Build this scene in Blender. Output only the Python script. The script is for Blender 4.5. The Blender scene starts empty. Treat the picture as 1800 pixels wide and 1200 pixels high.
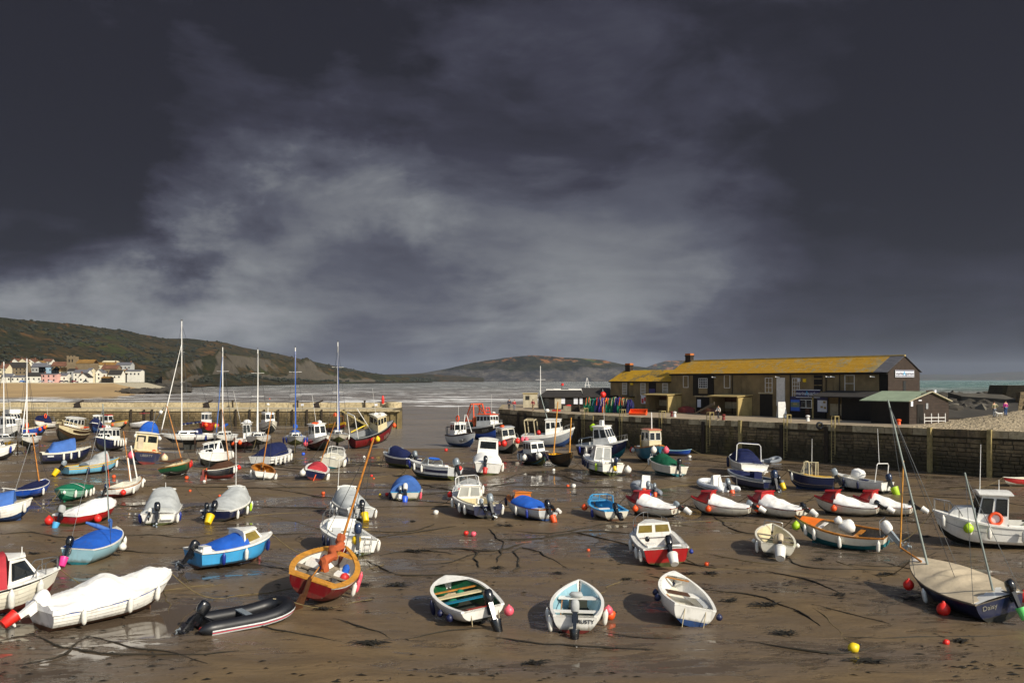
import bpy, math, random
from mathutils import Vector as V, Matrix, noise, Euler
R = math.radians
SC = bpy.context.scene
COL = SC.collection
random.seed(7)
# ---------------------------------------------------------------- camera
CAMZ, FPX, HOR = 9.0, 1600.0, 667.0
cam = bpy.data.cameras.new('camera')
cam.sensor_width = 36.0
cam.lens = 36.0 * FPX / 1800.0
cam.shift_y = (HOR - 600.0) / 1800.0
cam.clip_start, cam.clip_end = 0.5, 40000.0
camo = bpy.data.objects.new('camera', cam)
COL.objects.link(camo)
camo.location = (0, 0, CAMZ)
camo.rotation_euler = (R(90), 0, 0)
SC.camera = camo
# ---------------------------------------------------------------- light
SUN_EL = R(33)
SUN_AZ = math.atan2(0.73, -0.68)                 # towards the sun, from +Y clockwise
sdir = V((math.sin(SUN_AZ) * math.cos(SUN_EL), math.cos(SUN_AZ) * math.cos(SUN_EL), math.sin(SUN_EL)))
sl = bpy.data.lights.new('sun', 'SUN')
sl.energy = 5.0
sl.angle = R(0.53)
sl.color = (1.0, 0.92, 0.78)
so = bpy.data.objects.new('sun', sl)
COL.objects.link(so)
so.rotation_euler = sdir.to_track_quat('Z', 'Y').to_euler()
so.location = (60, -60, 80)
SC.view_settings.view_transform = 'Standard'
SC.view_settings.look = 'None'
SC.view_settings.gamma = 1.0
SC.view_settings.exposure = 0.12
SC.view_settings.use_curve_mapping = False
def lin(h):
 if not isinstance(h, str):
  return tuple(h)
 h = h.lstrip('#')
 o = []
 for i in (0, 2, 4):
  c = int(h[i:i + 2], 16) / 255
  o.append(c / 12.92 if c <= .04045 else ((c + .055) / 1.055) ** 2.4)
 return tuple(o)
class NT:
 """small node-tree writer"""
 def __init__(s, tree):
  s.t = tree
  s.n = tree.nodes
  s.l = tree.links
 def set(s, node, i, v):
  if v is None:
   return
  sock = node.inputs[i]
  if hasattr(v, 'is_output'):
   s.l.new(v, sock)
  else:
   if sock.type == 'RGBA' and len(v) == 3:
    v = (*v, 1)
   sock.default_value = v
 def math(s, op, a, b=None, c=None, clamp=False):
  n = s.n.new('ShaderNodeMath')
  n.operation = op
  n.use_clamp = clamp
  for i, v in enumerate((a, b, c)):
   s.set(n, i, v)
  return n.outputs[0]
 def vmath(s, op, a, b=None, out=0):
  n = s.n.new('ShaderNodeVectorMath')
  n.operation = op
  s.set(n, 0, a)
  if op == 'SCALE':
   s.set(n, 3, b)
  else:
   s.set(n, 1, b)
  return n.outputs[out]
 def mix(s, f, a, b, blend='MIX'):
  n = s.n.new('ShaderNodeMix')
  n.data_type = 'RGBA'
  n.blend_type = blend
  s.set(n, 0, f)
  s.set(n, 6, a)
  s.set(n, 7, b)
  return n.outputs[2]
 def noise(s, vec, scale, detail=4, rough=.55, dist=0, dim='3D', out=0):
  n = s.n.new('ShaderNodeTexNoise')
  n.noise_dimensions = dim
  s.set(n, 'Vector', vec)
  n.inputs['Scale'].default_value = scale
  n.inputs['Detail'].default_value = detail
  n.inputs['Roughness'].default_value = rough
  n.inputs['Distortion'].default_value = dist
  return n.outputs[out]
 def voronoi(s, vec, scale, feature='F1', out=0):
  n = s.n.new('ShaderNodeTexVoronoi')
  n.feature = feature
  s.set(n, 'Vector', vec)
  n.inputs['Scale'].default_value = scale
  return n.outputs[out]
 def ramp(s, f, a, b, smooth=True):
  n = s.n.new('ShaderNodeMapRange')
  n.interpolation_type = 'SMOOTHSTEP' if smooth else 'LINEAR'
  s.set(n, 0, f)
  n.inputs[1].default_value = a
  n.inputs[2].default_value = b
  return n.outputs[0]
 def map(s, vec, scale=(1, 1, 1), rot=(0, 0, 0), loc=(0, 0, 0)):
  n = s.n.new('ShaderNodeMapping')
  s.set(n, 0, vec)
  n.inputs['Location'].default_value = loc
  n.inputs['Rotation'].default_value = rot
  n.inputs['Scale'].default_value = scale
  return n.outputs[0]
 def bump(s, h, strength, dist=.02, nrm=None):
  n = s.n.new('ShaderNodeBump')
  n.inputs['Strength'].default_value = strength
  n.inputs['Distance'].default_value = dist
  s.set(n, 'Height', h)
  if nrm is not None:
   s.set(n, 'Normal', nrm)
  return n.outputs[0]
# ---------------------------------------------------------------- sky: clear Nishita air with a storm bank ahead
SC.world = bpy.data.worlds.new('World')
SC.world.use_nodes = True
def make_sky():
 t = SC.world.node_tree
 t.nodes.clear()
 n = NT(t)
 sky = t.nodes.new('ShaderNodeTexSky')
 sky.sky_type = 'NISHITA'
 sky.sun_disc = False
 sky.sun_elevation = SUN_EL
 sky.sun_rotation = SUN_AZ
 tc = t.nodes.new('ShaderNodeTexCoord').outputs['Generated']
 sep = t.nodes.new('ShaderNodeSeparateXYZ')
 t.links.new(tc, sep.inputs[0])
 dx, dy, dz = sep.outputs
 zc = n.math('MAXIMUM', dz, 0.0)
 # a level cloud sheet: flatter and finer towards the horizon
 den = n.math('ADD', zc, .16)
 cb = t.nodes.new('ShaderNodeCombineXYZ')
 n.set(cb, 0, n.math('DIVIDE', dx, den))
 n.set(cb, 1, n.math('DIVIDE', dy, den))
 n.set(cb, 2, n.math('MULTIPLY', zc, 1.4))
 sheet = cb.outputs[0]
 n1 = n.noise(sheet, .85, 8, .52, .35)
 n2 = n.noise(n.map(sheet, loc=(7, 3, 2)), 1.25, 12, .55, .5)
 n3 = n.noise(n.map(tc, scale=(1, 1, 2.2), loc=(3.1, .7, 1.2)), 4.2, 12, .57, .35)
 n4 = n.noise(n.map(tc, scale=(1, 1, 3.2), loc=(8.1, 2.7, 4.2)), 11.0, 10, .6, .3)
 warp = n.noise(n.map(tc, scale=(1, 1, 1.5), loc=(1, 5, 2)), 3.4, 12, .60, .0, out=1)
 dw = n.vmath('NORMALIZE', n.vmath('ADD', tc, n.vmath('SCALE', n.vmath('SUBTRACT', warp, (.5, .5, .5)), .40)))
 def blob(px, py, r, soft):
  v = V(((px - 900) / FPX, 1, (HOR - py) / FPX)).normalized()
  d = n.vmath('DOT_PRODUCT', dw, tuple(v), out=1)
  ca, cb_ = math.cos(R(r + soft)), math.cos(R(max(r - soft, 0)))
  return n.ramp(d, ca, cb_)
 def add(a, b_):
  return n.math('ADD', a, b_)
 def k(x, f):
  return n.math('MULTIPLY', x, f)
 # brightness of the storm bank, 0 dark .. 1 pale: billows with lit upper edges over a smooth base
 bil = n.ramp(n3, .42, .60)
 b = add(k(n.math('SUBTRACT', n2, .5), .50), k(n.math('SUBTRACT', bil, .5), .17))
 b = add(b, k(n.math('SUBTRACT', n4, .5), .22))
 b = add(b, .225)
 low = n.math('SUBTRACT', n.ramp(dz, .30, .07), k(n.ramp(dz, .075, .005), .42))   # palest a little above the horizon
 b = add(b, k(low, .34))
 bank = None
 for (px, py, r, sf) in ((-60, 230, 9, 2.2), (150, 190, 7.5, 2.4), (330, 110, 6.5, 2.2), (520, 40, 5.5, 2.2), (680, 10, 4.5, 2.5)):
  q = blob(px, py, r, sf)
  bank = q if bank is None else n.math('MAXIMUM', bank, q)
 b = n.math('SUBTRACT', b, k(bank, n.math('MULTIPLY_ADD', n.math('SUBTRACT', n2, .5), -.5, .17)))
 for (px, py, r, sf, a) in ((1450, 130, 18, 10, -.13), (1750, 420, 10, 8, -.10), (520, 270, 3, 3.5, .10), (400, 330, 2, 3, .08), (650, 250, 2, 3, .08),
                               (760, 530, 11, 8, .06), (80, 330, 6, 4, -.36), (600, 240, 3, 3, .10), (640, 360, 5, 5, -.10), (150, 530, 6, 4, .10), (60, 250, 8, 5, -.12), (1000, 440, 4, 5, -.05), (1060, 560, 6, 5, .07), (330, 560, 7, 4, .03), (40, 500, 4, 3, .05), (1750, 600, 12, 7, -.20)):
  b = add(b, k(blob(px, py, r, sf), a))
 b = n.math('MAXIMUM', b, .0)
 b = n.math('MINIMUM', b, 1.0)
 cr = t.nodes.new('ShaderNodeValToRGB')
 t.links.new(b, cr.inputs[0])
 e = cr.color_ramp.elements
 e[0].position, e[0].color = 0.0, (*lin('24242d'), 1)
 e[1].position, e[1].color = 1.0, (*lin('a4a4a8'), 1)
 for p, c in ((.20, '373744'), (.42, '51535f'), (.68, '7d8084')):
  q = e.new(p)
  q.color = (*lin(c), 1)
 storm = cr.outputs[0]
 # broken cloud in the clearer half of the sky where the sun stands
 fair = n.ramp(n1, .42, .60)
 sd = (0.45, -0.89, 0.45)
 side = n.ramp(n.vmath('DOT_PRODUCT', tc, tuple(V(sd).normalized()), out=1), -.05, .55)
 cov = n.math('MAXIMUM', n.math('SUBTRACT', 1.0, side), n.math('MULTIPLY', fair, .8))
 ccol = n.mix(side, storm, (.46, .47, .50))
 bg1 = t.nodes.new('ShaderNodeBackground')
 t.links.new(sky.outputs[0], bg1.inputs[0])
 bg1.inputs[1].default_value = .15
 bg2 = t.nodes.new('ShaderNodeBackground')
 t.links.new(ccol, bg2.inputs[0])
 bg2.inputs[1].default_value = 1.0
 mx = t.nodes.new('ShaderNodeMixShader')
 t.links.new(cov, mx.inputs[0])
 t.links.new(bg1.outputs[0], mx.inputs[1])
 t.links.new(bg2.outputs[0], mx.inputs[2])
 out = t.nodes.new('ShaderNodeOutputWorld')
 t.links.new(mx.outputs[0], out.inputs[0])
make_sky()
# ---------------------------------------------------------------- ground plan helpers
MUD_FLAT = .02
SEA_Z = -.05
def mud_z(x, y):
 z = max(1.2 - .01 * y, MUD_FLAT)
 return z
def P(px, py, dz=0.0):
 """where the sight line through a photo pixel meets the height dz above the mud"""
 p = py - HOR
 d = FPX * (7.8 - dz) / max(p - .01 * FPX, 1e-3)
 if d > 118:
  d = FPX * (CAMZ - MUD_FLAT - dz) / p
 x = (px - 900) * d / FPX
 return V((x, d, mud_z(x, d) + dz))
def Z(px, py, z):
 d = FPX * (CAMZ - z) / (py - HOR)
 return V(((px - 900) * d / FPX, d, z))
def D(px, py, d):
 return V(((px - 900) * d / FPX, d, CAMZ - (py - HOR) * d / FPX))
# ---------------------------------------------------------------- materials
MATS = {}
def mat(name, col=None, rough=.5, var=.18, scale=2.5, bump=0, scum=0, bscale=None, metal=0, coat=0, dirt=0, dirtcol='4a3f2c', col2=None, spec=.5, streak=False):
 if name in MATS:
  return MATS[name]
 m = bpy.data.materials.new(name)
 m.use_nodes = True
 t = m.node_tree
 n = NT(t)
 bs = t.nodes['Principled BSDF']
 c = lin(col)
 tc = t.nodes.new('ShaderNodeTexCoord').outputs['Object']
 oi = t.nodes.new('ShaderNodeObjectInfo').outputs['Random']
 vec = n.vmath('ADD', tc, n.vmath('SCALE', (37.0, 51.0, 23.0), oi))
 f = n.noise(vec, scale, 5, .6)
 dark = tuple(x * (1 - var) for x in c) if col2 is None else lin(col2)
 lite = tuple(min(1, x * (1 + var * .5)) for x in c)
 colr = n.mix(n.ramp(f, .32, .68), dark, lite)
 if dirt:
  v2 = n.map(vec, scale=(1, 1, .18)) if streak else vec
  g = n.noise(v2, scale * 2.6, 6, .65)
  colr = n.mix(n.math('MULTIPLY', n.ramp(g, .52, .74), dirt), colr, lin(dirtcol))
 if scum:
  # weed and mud line left by the water low on a hull
  sp = t.nodes.new('ShaderNodeSeparateXYZ')
  t.links.new(tc, sp.inputs[0])
  zz = n.math('ADD', sp.outputs[2], n.math('MULTIPLY', n.noise(n.map(vec, scale=(1, 1, .5)), 3.2, 6, .65), -.34))
  colr = n.mix(n.math('MULTIPLY', n.ramp(zz, .16, -.02), scum), colr, lin('4a432c'))
  rust = n.noise(n.map(vec, scale=(3.0, 3.0, .35)), 2.1, 4, .6)
  colr = n.mix(n.math('MULTIPLY', n.ramp(rust, .66, .76), .45), colr, lin('7a5a34'))
 t.links.new(colr, bs.inputs['Base Color'])
 rr = n.math('ADD', n.math('MULTIPLY', n.noise(vec, scale * 1.7, 3), .22), rough - .11, clamp=True)
 t.links.new(rr, bs.inputs['Roughness'])
 bs.inputs['Metallic'].default_value = metal
 bs.inputs['Specular IOR Level'].default_value = spec
 bs.inputs['Coat Weight'].default_value = coat
 bs.inputs['Coat Roughness'].default_value = .15
 if bump:
  hb = n.noise(vec, bscale or scale * 5, 6, .6)
  t.links.new(n.bump(hb, bump, .03), bs.inputs['Normal'])
 MATS[name] = m
 return m
def gelcoat(name, col, dirt=.35):
 return mat(name, col, rough=.32, var=.10, scale=1.6, coat=.25, dirt=dirt, dirtcol='6b604a', streak=True, scum=.75)
def cloth(name, col, var=.14):
 return mat(name, col, rough=.78, var=var, scale=2.2, bump=.35, bscale=9, dirt=.25, dirtcol='5f584a', spec=.25)
for k, c in dict(white='e6e4dc', offwhite='d8d3c2', cream='cfc19a', navy='101a3c', blue='1446a0', midblue='2b62a8', skyblue='3f9bd0', paleblue='8fb8c4',
                 teal='136a84', cyan='6fb4d2', red='a81a1c', crimson='6d1018', maroon='3c0f16', green='0f4a2c', palegreen='7fb59c', black='14151a', grey='8b8e90', lightgrey='b9bcbc', yellow='d3a51c',
                 brownhull='3a2a18', orangewood='b8661c', dullred='8a2a22', salmon='c8785e').items():
 gelcoat('paint_' + k, c)
for k, c in dict(white='e4e2dc', grey='a7aaa8', navy='141d44', blue='1f56b0', denim='3f66a8', red='a8323a', green='0e6a4c', dkgreen='0f5238', brown='4a3020', tan='a5522e', beige='c4b498', black='1b1c1f', orange='d86a1c', purple='43307c').items():
 cloth('canvas_' + k, c)
mat('antifoul_dark', '23231f', .7, .4, 3, bump=.4, dirt=.6, dirtcol='4a4a22')
mat('antifoul_green', '4a4f24', .75, .45, 3, bump=.4, dirt=.6, dirtcol='2a2a1c')
mat('antifoul_red', '6a211a', .7, .35, 3, bump=.3, dirt=.5)
mat('antifoul_blue', '1c3c6c', .65, .3, 3, bump=.3, dirt=.5)
mat('antifoul_teal', '1a6a74', .6, .3, 3, bump=.3, dirt=.4)
mat('antifoul_brown', '5a3820', .7, .35, 3, bump=.3, dirt=.5)
mat('varnish', 'b5752c', .35, .3, 5, coat=.4, dirt=.2)
mat('darkwood', '4d2f1a', .55, .35, 5, bump=.2)
mat('greywood', '7d7262', .8, .35, 5, bump=.3)
mat('pine', 'c58a34', .45, .25, 4, coat=.2)
mat('alu', 'a9b0b2', .35, .1, 3, metal=.7)
mat('mast_white', 'e2e0da', .35, .06, 3)
mat('mast_grey', '9aa5a0', .4, .1, 3, metal=.4)
mat('steel', '9a9a98', .3, .1, 4, metal=.8)
mat('rope', 'b8aa88', .9, .3, 12, bump=.4)
mat('wire', '55585a', .4, .1, 4, metal=.6)
mat('rubber_black', '15161a', .45, .25, 4)
mat('rubber_grey', '777d84', .5, .18, 2, dirt=.3)
mat('rubber_white', 'd6d8d8', .45, .12, 2, dirt=.3)
mat('motor_black', '101216', .28, .2, 4, coat=.4)
mat('motor_grey', '7e878c', .3, .15, 4, coat=.4)
mat('motor_navy', '22304a', .3, .15, 4, coat=.4)
mat('motor_white', 'd8d6ce', .35, .1, 4, coat=.3)
mat('fender_white', 'dfdcd2', .45, .1, 4, dirt=.4, dirtcol='8a8068')
mat('fender_blue', '1a2f86', .45, .2, 4)
mat('fender_navy', '10183c', .45, .2, 4)
mat('buoy_red', 'd8261c', .45, .15, 4, dirt=.5, dirtcol='6a5a44')
mat('buoy_pink', 'e0586a', .45, .15, 4, dirt=.5, dirtcol='6a5a44')
mat('buoy_orange', 'e8541c', .45, .15, 4, dirt=.5, dirtcol='6a5a44')
mat('buoy_yellow', 'e0c21a', .45, .15, 4, dirt=.5, dirtcol='6a5a44')
mat('buoy_lime', 'a8cc22', .45, .15, 4, dirt=.5, dirtcol='6a5a44')
mat('bucket_pink', 'e83a8c', .4, .1, 4)
mat('bucket_green', '70e07a', .4, .1, 4)
mat('bucket_blue', '2a5ad0', .4, .1, 4)
mat('bucket_cyan', '4fa6d8', .4, .1, 4)
mat('bucket_yellow', 'e8c010', .4, .1, 4)
mat('lifebelt_orange', 'e8501c', .5, .1, 4)
mat('sole_grey', '6f6a5e', .8, .3, 3, bump=.2, dirt=.4)
mat('sole_dark', '30342a', .8, .4, 3, bump=.2, dirt=.4)
mat('plastic_red', 'c4302a', .5, .15, 4)
def glass(name, col, alpha):
 m = bpy.data.materials.new(name)
 m.use_nodes = True
 t = m.node_tree
 bs = t.nodes['Principled BSDF']
 n = NT(t)
 tc = t.nodes.new('ShaderNodeTexCoord').outputs['Object']
 f = n.noise(tc, 3.0, 3)
 t.links.new(n.mix(f, tuple(x * .6 for x in lin(col)), tuple(x * 1.4 for x in lin(col))), bs.inputs['Base Color'])
 bs.inputs['Roughness'].default_value = .06
 bs.inputs['Alpha'].default_value = alpha
 MATS[name] = m
glass('glass_dark', '1c2022', 1)
glass('glass_amber', '7a6a34', 1)
glass('glass_clear', '6a7274', .42)
# ---------------------------------------------------------------- mesh writer
class MB:
 def __init__(s):
  s.v, s.f = [], []
 def grid(s, rows, closed=False):
  o = len(s.v)
  n = len(rows[0])
  for r in rows:
   s.v.extend(tuple(p) for p in r)
  for i in range(len(rows) - 1):
   for j in range(n if closed else n - 1):
    k = (j + 1) % n
    s.f.append((o + i * n + j, o + i * n + k, o + (i + 1) * n + k, o + (i + 1) * n + j))
  return s
 def poly(s, pts):
  o = len(s.v)
  s.v.extend(tuple(p) for p in pts)
  s.f.append(tuple(range(o, o + len(pts))))
  return s
 def hexa(s, b, t):
  o = len(s.v)
  s.v.extend(tuple(p) for p in list(b) + list(t))
  for q in ((3, 2, 1, 0), (4, 5, 6, 7), (0, 1, 5, 4), (1, 2, 6, 5), (2, 3, 7, 6), (3, 0, 4, 7)):
   s.f.append(tuple(o + i for i in q))
  return s
 def box(s, c, d, M=None):
  c = V(c)
  x, y, z = d[0] / 2, d[1] / 2, d[2] / 2
  p = [V(q) for q in ((-x, -y, -z), (x, -y, -z), (x, y, -z), (-x, y, -z), (-x, -y, z), (x, -y, z), (x, y, z), (-x, y, z))]
  if M is not None:
   p = [M @ q for q in p]
  p = [q + c for q in p]
  return s.hexa(p[:4], p[4:])
 def bar(s, a, b, w, h, up=(0, 0, 1)):
  """a rectangular bar from a to b"""
  a, b = V(a), V(b)
  d = (b - a).normalized()
  up = V(up)
  sd = d.cross(up)
  if sd.length < 1e-4:
   sd = d.cross(V((1, 0, 0)))
  sd.normalize()
  u = sd.cross(d)
  o = [(-1, -1), (1, -1), (1, 1), (-1, 1)]
  q0 = [a + sd * (i * w / 2) + u * (j * h / 2) for i, j in o]
  q1 = [b + sd * (i * w / 2) + u * (j * h / 2) for i, j in o]
  return s.hexa(q0, q1)
 def tube(s, pts, r, n=6, r1=None, cap=True):
  pts = [V(p) for p in pts]
  m = len(pts)
  rows = []
  ref = V((0, 0, 1))
  for i, p in enumerate(pts):
   d = (pts[min(i + 1, m - 1)] - pts[max(i - 1, 0)])
   d.normalize()
   a = d.cross(ref)
   if a.length < .05:
    a = d.cross(V((0, 1, 0)))
   a.normalize()
   b = d.cross(a)
   rr = r if r1 is None else r + (r1 - r) * i / (m - 1)
   if not isinstance(r, (int, float)):
    rr = r[i]
   rows.append([p + a * (rr * math.cos(2 * math.pi * k / n)) + b * (rr * math.sin(2 * math.pi * k / n)) for k in range(n)])
  s.grid(rows, True)
  if cap:
   s.poly(rows[0][::-1])
   s.poly(rows[-1])
  return s
 def lathe(s, prof, M=None, n=12):
  """prof: (radius, height) pairs about local z"""
  M = M or Matrix()
  rows = [[M @ V((r * math.cos(2 * math.pi * k / n), r * math.sin(2 * math.pi * k / n), z)) for k in range(n)] for r, z in prof]
  s.grid(rows, True)
  return s
 def ball(s, c, r, n=10, sx=1, sy=1, sz=1, M=None):
  c = V(c)
  rows = []
  m = max(4, n // 2 + 1)
  for i in range(m + 1):
   a = math.pi * i / m
   rr = max(math.sin(a), 1e-3)
   row = []
   for k in range(n):
    q = V((r * sx * rr * math.cos(2 * math.pi * k / n), r * sy * rr * math.sin(2 * math.pi * k / n), -r * sz * math.cos(a)))
    row.append(c + (M @ q if M is not None else q))
   rows.append(row)
  return s.grid(rows, True)
 def mesh(s, name, angle=38):
  me = bpy.data.meshes.new(name)
  me.from_pydata(s.v, [], s.f)
  me.polygons.foreach_set('use_smooth', [True] * len(me.polygons))
  me.update()
  me.set_sharp_from_angle(angle=R(angle))
  return me
 def build(s, name, m, parent=None, angle=38, label=None):
  o = bpy.data.objects.new(name, s.mesh(name, angle))
  COL.objects.link(o)
  o.data.materials.append(MATS[m] if isinstance(m, str) else m)
  if parent is not None:
   o.parent = parent
  if label:
   o['label'] = label
  return o
def tag(o, label, cat=None, group=None, kind=None):
 if label:
  o['label'] = label
 if cat:
  o['category'] = cat
 if group:
  o['group'] = group
 if kind:
  o['kind'] = kind
 return o
def thing(name, loc, label, cat, group=None, rot=(0, 0, 0)):
 o = bpy.data.objects.new(name, None)
 o.empty_display_size = .3
 COL.objects.link(o)
 o.location = loc
 o.rotation_euler = rot
 return tag(o, label, cat, group)
def copy_tree(o, parent=None):
 c = o.copy()
 COL.objects.link(c)
 if parent is not None:
  c.parent = parent
 for ch in list(o.children):
  copy_tree(ch, c)
 return c
def lerp(a, b, t):
 return a + (b - a) * t
def interp(prof, t):
 if t <= prof[0][0]:
  return prof[0][1]
 for (a, x), (b, y) in zip(prof, prof[1:]):
  if t <= b:
   k = (t - a) / max(b - a, 1e-6)
   k = k * k * (3 - 2 * k)
   return x + (y - x) * k
 return prof[-1][1]
_txt = {}
def text_mesh(body, size, thick=.006):
 key = (body, size)
 if key not in _txt:
  cu = bpy.data.curves.new('lettering', 'FONT')
  cu.body = body
  cu.size = size
  cu.extrude = thick
  cu.align_x = 'CENTER'
  cu.align_y = 'CENTER'
  ob = bpy.data.objects.new('lettering', cu)
  COL.objects.link(ob)
  dg = bpy.context.evaluated_depsgraph_get()
  me = bpy.data.meshes.new_from_object(ob.evaluated_get(dg))
  me.name = 'lettering'
  bpy.data.objects.remove(ob)
  bpy.data.curves.remove(cu)
  _txt[key] = me
 return _txt[key].copy()
def lettering(body, size, pos, xax, yax, m, parent=None, lift=.012):
 me = text_mesh(body, size)
 me.materials.clear()
 me.materials.append(MATS[m])
 o = bpy.data.objects.new('lettering', me)
 COL.objects.link(o)
 xax = V(xax).normalized()
 zax = xax.cross(V(yax)).normalized()
 yax = zax.cross(xax)
 M = Matrix((xax, yax, zax)).transposed().to_4x4()
 M.translation = V(pos) + zax * lift
 o.matrix_local = M
 if parent is not None:
  o.parent = parent
  o.matrix_parent_inverse = Matrix()
 return o
# ================================================================ boat builder
BOATS = []
FLEET = 'boats aground in the harbour at low tide'
class Boat:
 def __init__(s, name, who, label, st, bw, B, F=.6, zb=None, heel=0, pitch=0, L=None, ws=.82, tm=.42, e=2.3, rake=.07,
                 hull='paint_white', bot='antifoul_dark', wf=.28, chine=False, clinker=0, cat='boat', keel=0, hump=0, trake=.03, N=14, plan=None, stripe=None, group=FLEET, sink=.0):
  s.who = who
  s.rng = random.Random(len(BOATS) * 13 + 5)
  zb = zb or F * 1.4
  if not keel:
   F, zb = F * 1.13, zb * 1.16
  s.B, s.F, s.ws, s.tm, s.e, s.rake, s.chine, s.hump, s.trake, s.N = B, F, ws, tm, e, rake, chine, hump, trake, N
  a = P(*st, keel)
  h = R(heel)
  zt = zb + keel
  b = P(*bw, zt * math.cos(h))
  for _ in range(3):
   d = (b - a)
   d.z = 0
   d.normalize()
   port = V((-d.y, d.x, 0))
   bb = b + port * (zt * math.sin(h))
   d = bb - a
   d.z = 0
   d.normalize()
  a2, b2 = V((a.x, a.y, 0)), V((bb.x, bb.y, 0))
  L0 = (b2 - a2).length
  s.L = L or L0
  s.L0 = L0
  if L and not keel:
   cs = abs(d.x * (a.x + bb.x) + d.y * (a.y + bb.y)) / max((V((a.x + bb.x, a.y + bb.y, 0))).length, 1e-3)
   s.L = lerp(L, lerp(min(L, L0 * 1.08), L, .25), 1 - cs ** 2)
  s.rise = zb / F - 1
  mid = (a2 + b2) / 2
  s.pos_y = mid.y
  s.hd = math.atan2(d.y, d.x)
  gz = mud_z(mid.x, mid.y)
  M = Euler((h, -R(pitch), s.hd), 'XYZ').to_matrix()
  low = min((M @ V(q)).z for q in [s.pt(t, u, sg) for t in (0, .3, .6, .8, 1) for u in (0, .2, .35, .5, .7) for sg in (1, -1)])
  if keel:
   low = -keel * math.cos(h)
  s.root = thing(name, (mid.x, mid.y, gz - sink - low), label, cat, group, (h, -R(pitch), s.hd))
  if mid.y > 95 and not keel:
   s.root.scale = (1.07, 1.1, 1.2)
  s.M = M
  s.hullmat = hull
  # planking
  zf = min(.8, wf * 1.05)
  uw = (.4 * zf / .27 if zf < .27 else .4 + .6 * (zf - .27) / .73) if chine else 2 / math.pi * math.acos(1 - zf ** (1 / .92))
  wf = uw
  hm = MB()
  ts = [i / N for i in range(N + 1)]
  for sg in (1, -1):
   if clinker:
    us = [uw + (1 - uw) * k / clinker for k in range(clinker + 1)]
    for k in range(clinker):
     rows = []
     for t in ts:
      lo, up = V(s.pt(t, us[k], sg)), V(s.pt(t, us[k + 1], sg))
      lo.y += sg * .022
      rows.append([V((lo.x, lo.y - sg * .022, lo.z + .004)), lo, up])
     if sg < 0:
      rows = [r[::-1] for r in rows]
     hm.grid(rows)
   else:
    us = [uw + (1 - uw) * k / 5 for k in range(6)]
    rows = [[s.pt(t, u, sg) for u in us] for t in ts]
    if sg < 0:
     rows = [r[::-1] for r in rows]
    hm.grid(rows)
  us = [uw + (1 - uw) * k / 5 for k in range(6)]
  tr = [s.pt(0, u, 1) for u in us] + [s.pt(0, u, -1) for u in us[::-1]]
  if clinker:
   tr = [(x, y + math.copysign(.02, y), z) for x, y, z in tr]
  hm.poly(tr)
  if ws < .12:
   pass
  s.hull = hm.build('hull', hull, s.root, 32)
  bm = MB()
  us = [uw * k / 4 for k in range(5)]
  for sg in (1, -1):
   rows = [[s.pt(t, u, sg) for u in us] for t in ts]
   if sg < 0:
    rows = [r[::-1] for r in rows]
   bm.grid(rows)
  bm.poly([s.pt(0, u, 1) for u in us] + [s.pt(0, u, -1) for u in us[::-1]])
  # a shallow keel strip
  bm.bar((-s.L * .46, 0, s.kz(.05) - .03), (s.L * .32, 0, s.kz(.8) - .01), .07, .12)
  bm.build('hull_bottom', bot, s.root, 32)
  if stripe:
   for (u0, u1, m) in stripe:
    sm = MB()
    for sg in (1, -1):
     rows = []
     for t in ts:
      lo, up = V(s.pt(t, u0, sg)), V(s.pt(t, u1, sg))
      lo.y += sg * .012
      up.y += sg * .012
      rows.append([lo, up] if sg > 0 else [up, lo])
     sm.grid(rows)
    sm.build('stripe', m, s.root)
  s.pos = mid
  BOATS.append(s)
 # --- lines of the hull
 def hb(s, t):
  if t <= s.tm:
   k = t / s.tm
   r = lerp(s.ws, 1, 1 - (1 - k) ** 2)
  else:
   k = (t - s.tm) / (1 - s.tm)
   r = max(1 - k ** s.e, .0) ** .82
  return s.B / 2 * r + .012
 def sz(s, t):
  return s.F * (1 + s.rise * max(0, (t - .15) / .85) ** 1.8 + .10 * max(0, 1 - t / .3) ** 2 * (s.hump + .3))
 def kz(s, t):
  z = s.F * (1 + s.rise) * .42 * max(0, (t - .62) / .38) ** 2.4
  if s.ws < .75:
   z += s.F * .35 * max(0, 1 - t / .3) ** 2
  return z
 def pt(s, t, u, sg=1, ins=0):
  h, k, z1 = s.hb(t), s.kz(t), s.sz(t)
  if s.chine:
   if u < .4:
    a = u / .4
    y, z = .86 * h * a, k + (z1 - k) * .27 * a
   else:
    a = (u - .4) / .6
    y, z = h * (.86 + .14 * a), k + (z1 - k) * (.27 + .73 * a)
  else:
   th = u * math.pi / 2
   y, z = h * math.sin(th) ** .72, k + (z1 - k) * (1 - math.cos(th)) ** .92
  m = max(0, (t - .45) / .55) ** 2 * .75
  y, z = lerp(y, h * u ** .9, m), lerp(z, k + (z1 - k) * u, m)
  fr = (z - k) / max(z1 - k, 1e-3)
  x = -s.L / 2 + s.L * t - s.L * s.rake * (1 - fr) * t ** 5 - s.trake * s.L * fr * (1 - t) ** 6
  return (x, sg * max(y - ins, 0), z)
 def X(s, t):
  return -s.L / 2 + s.L * t
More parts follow.
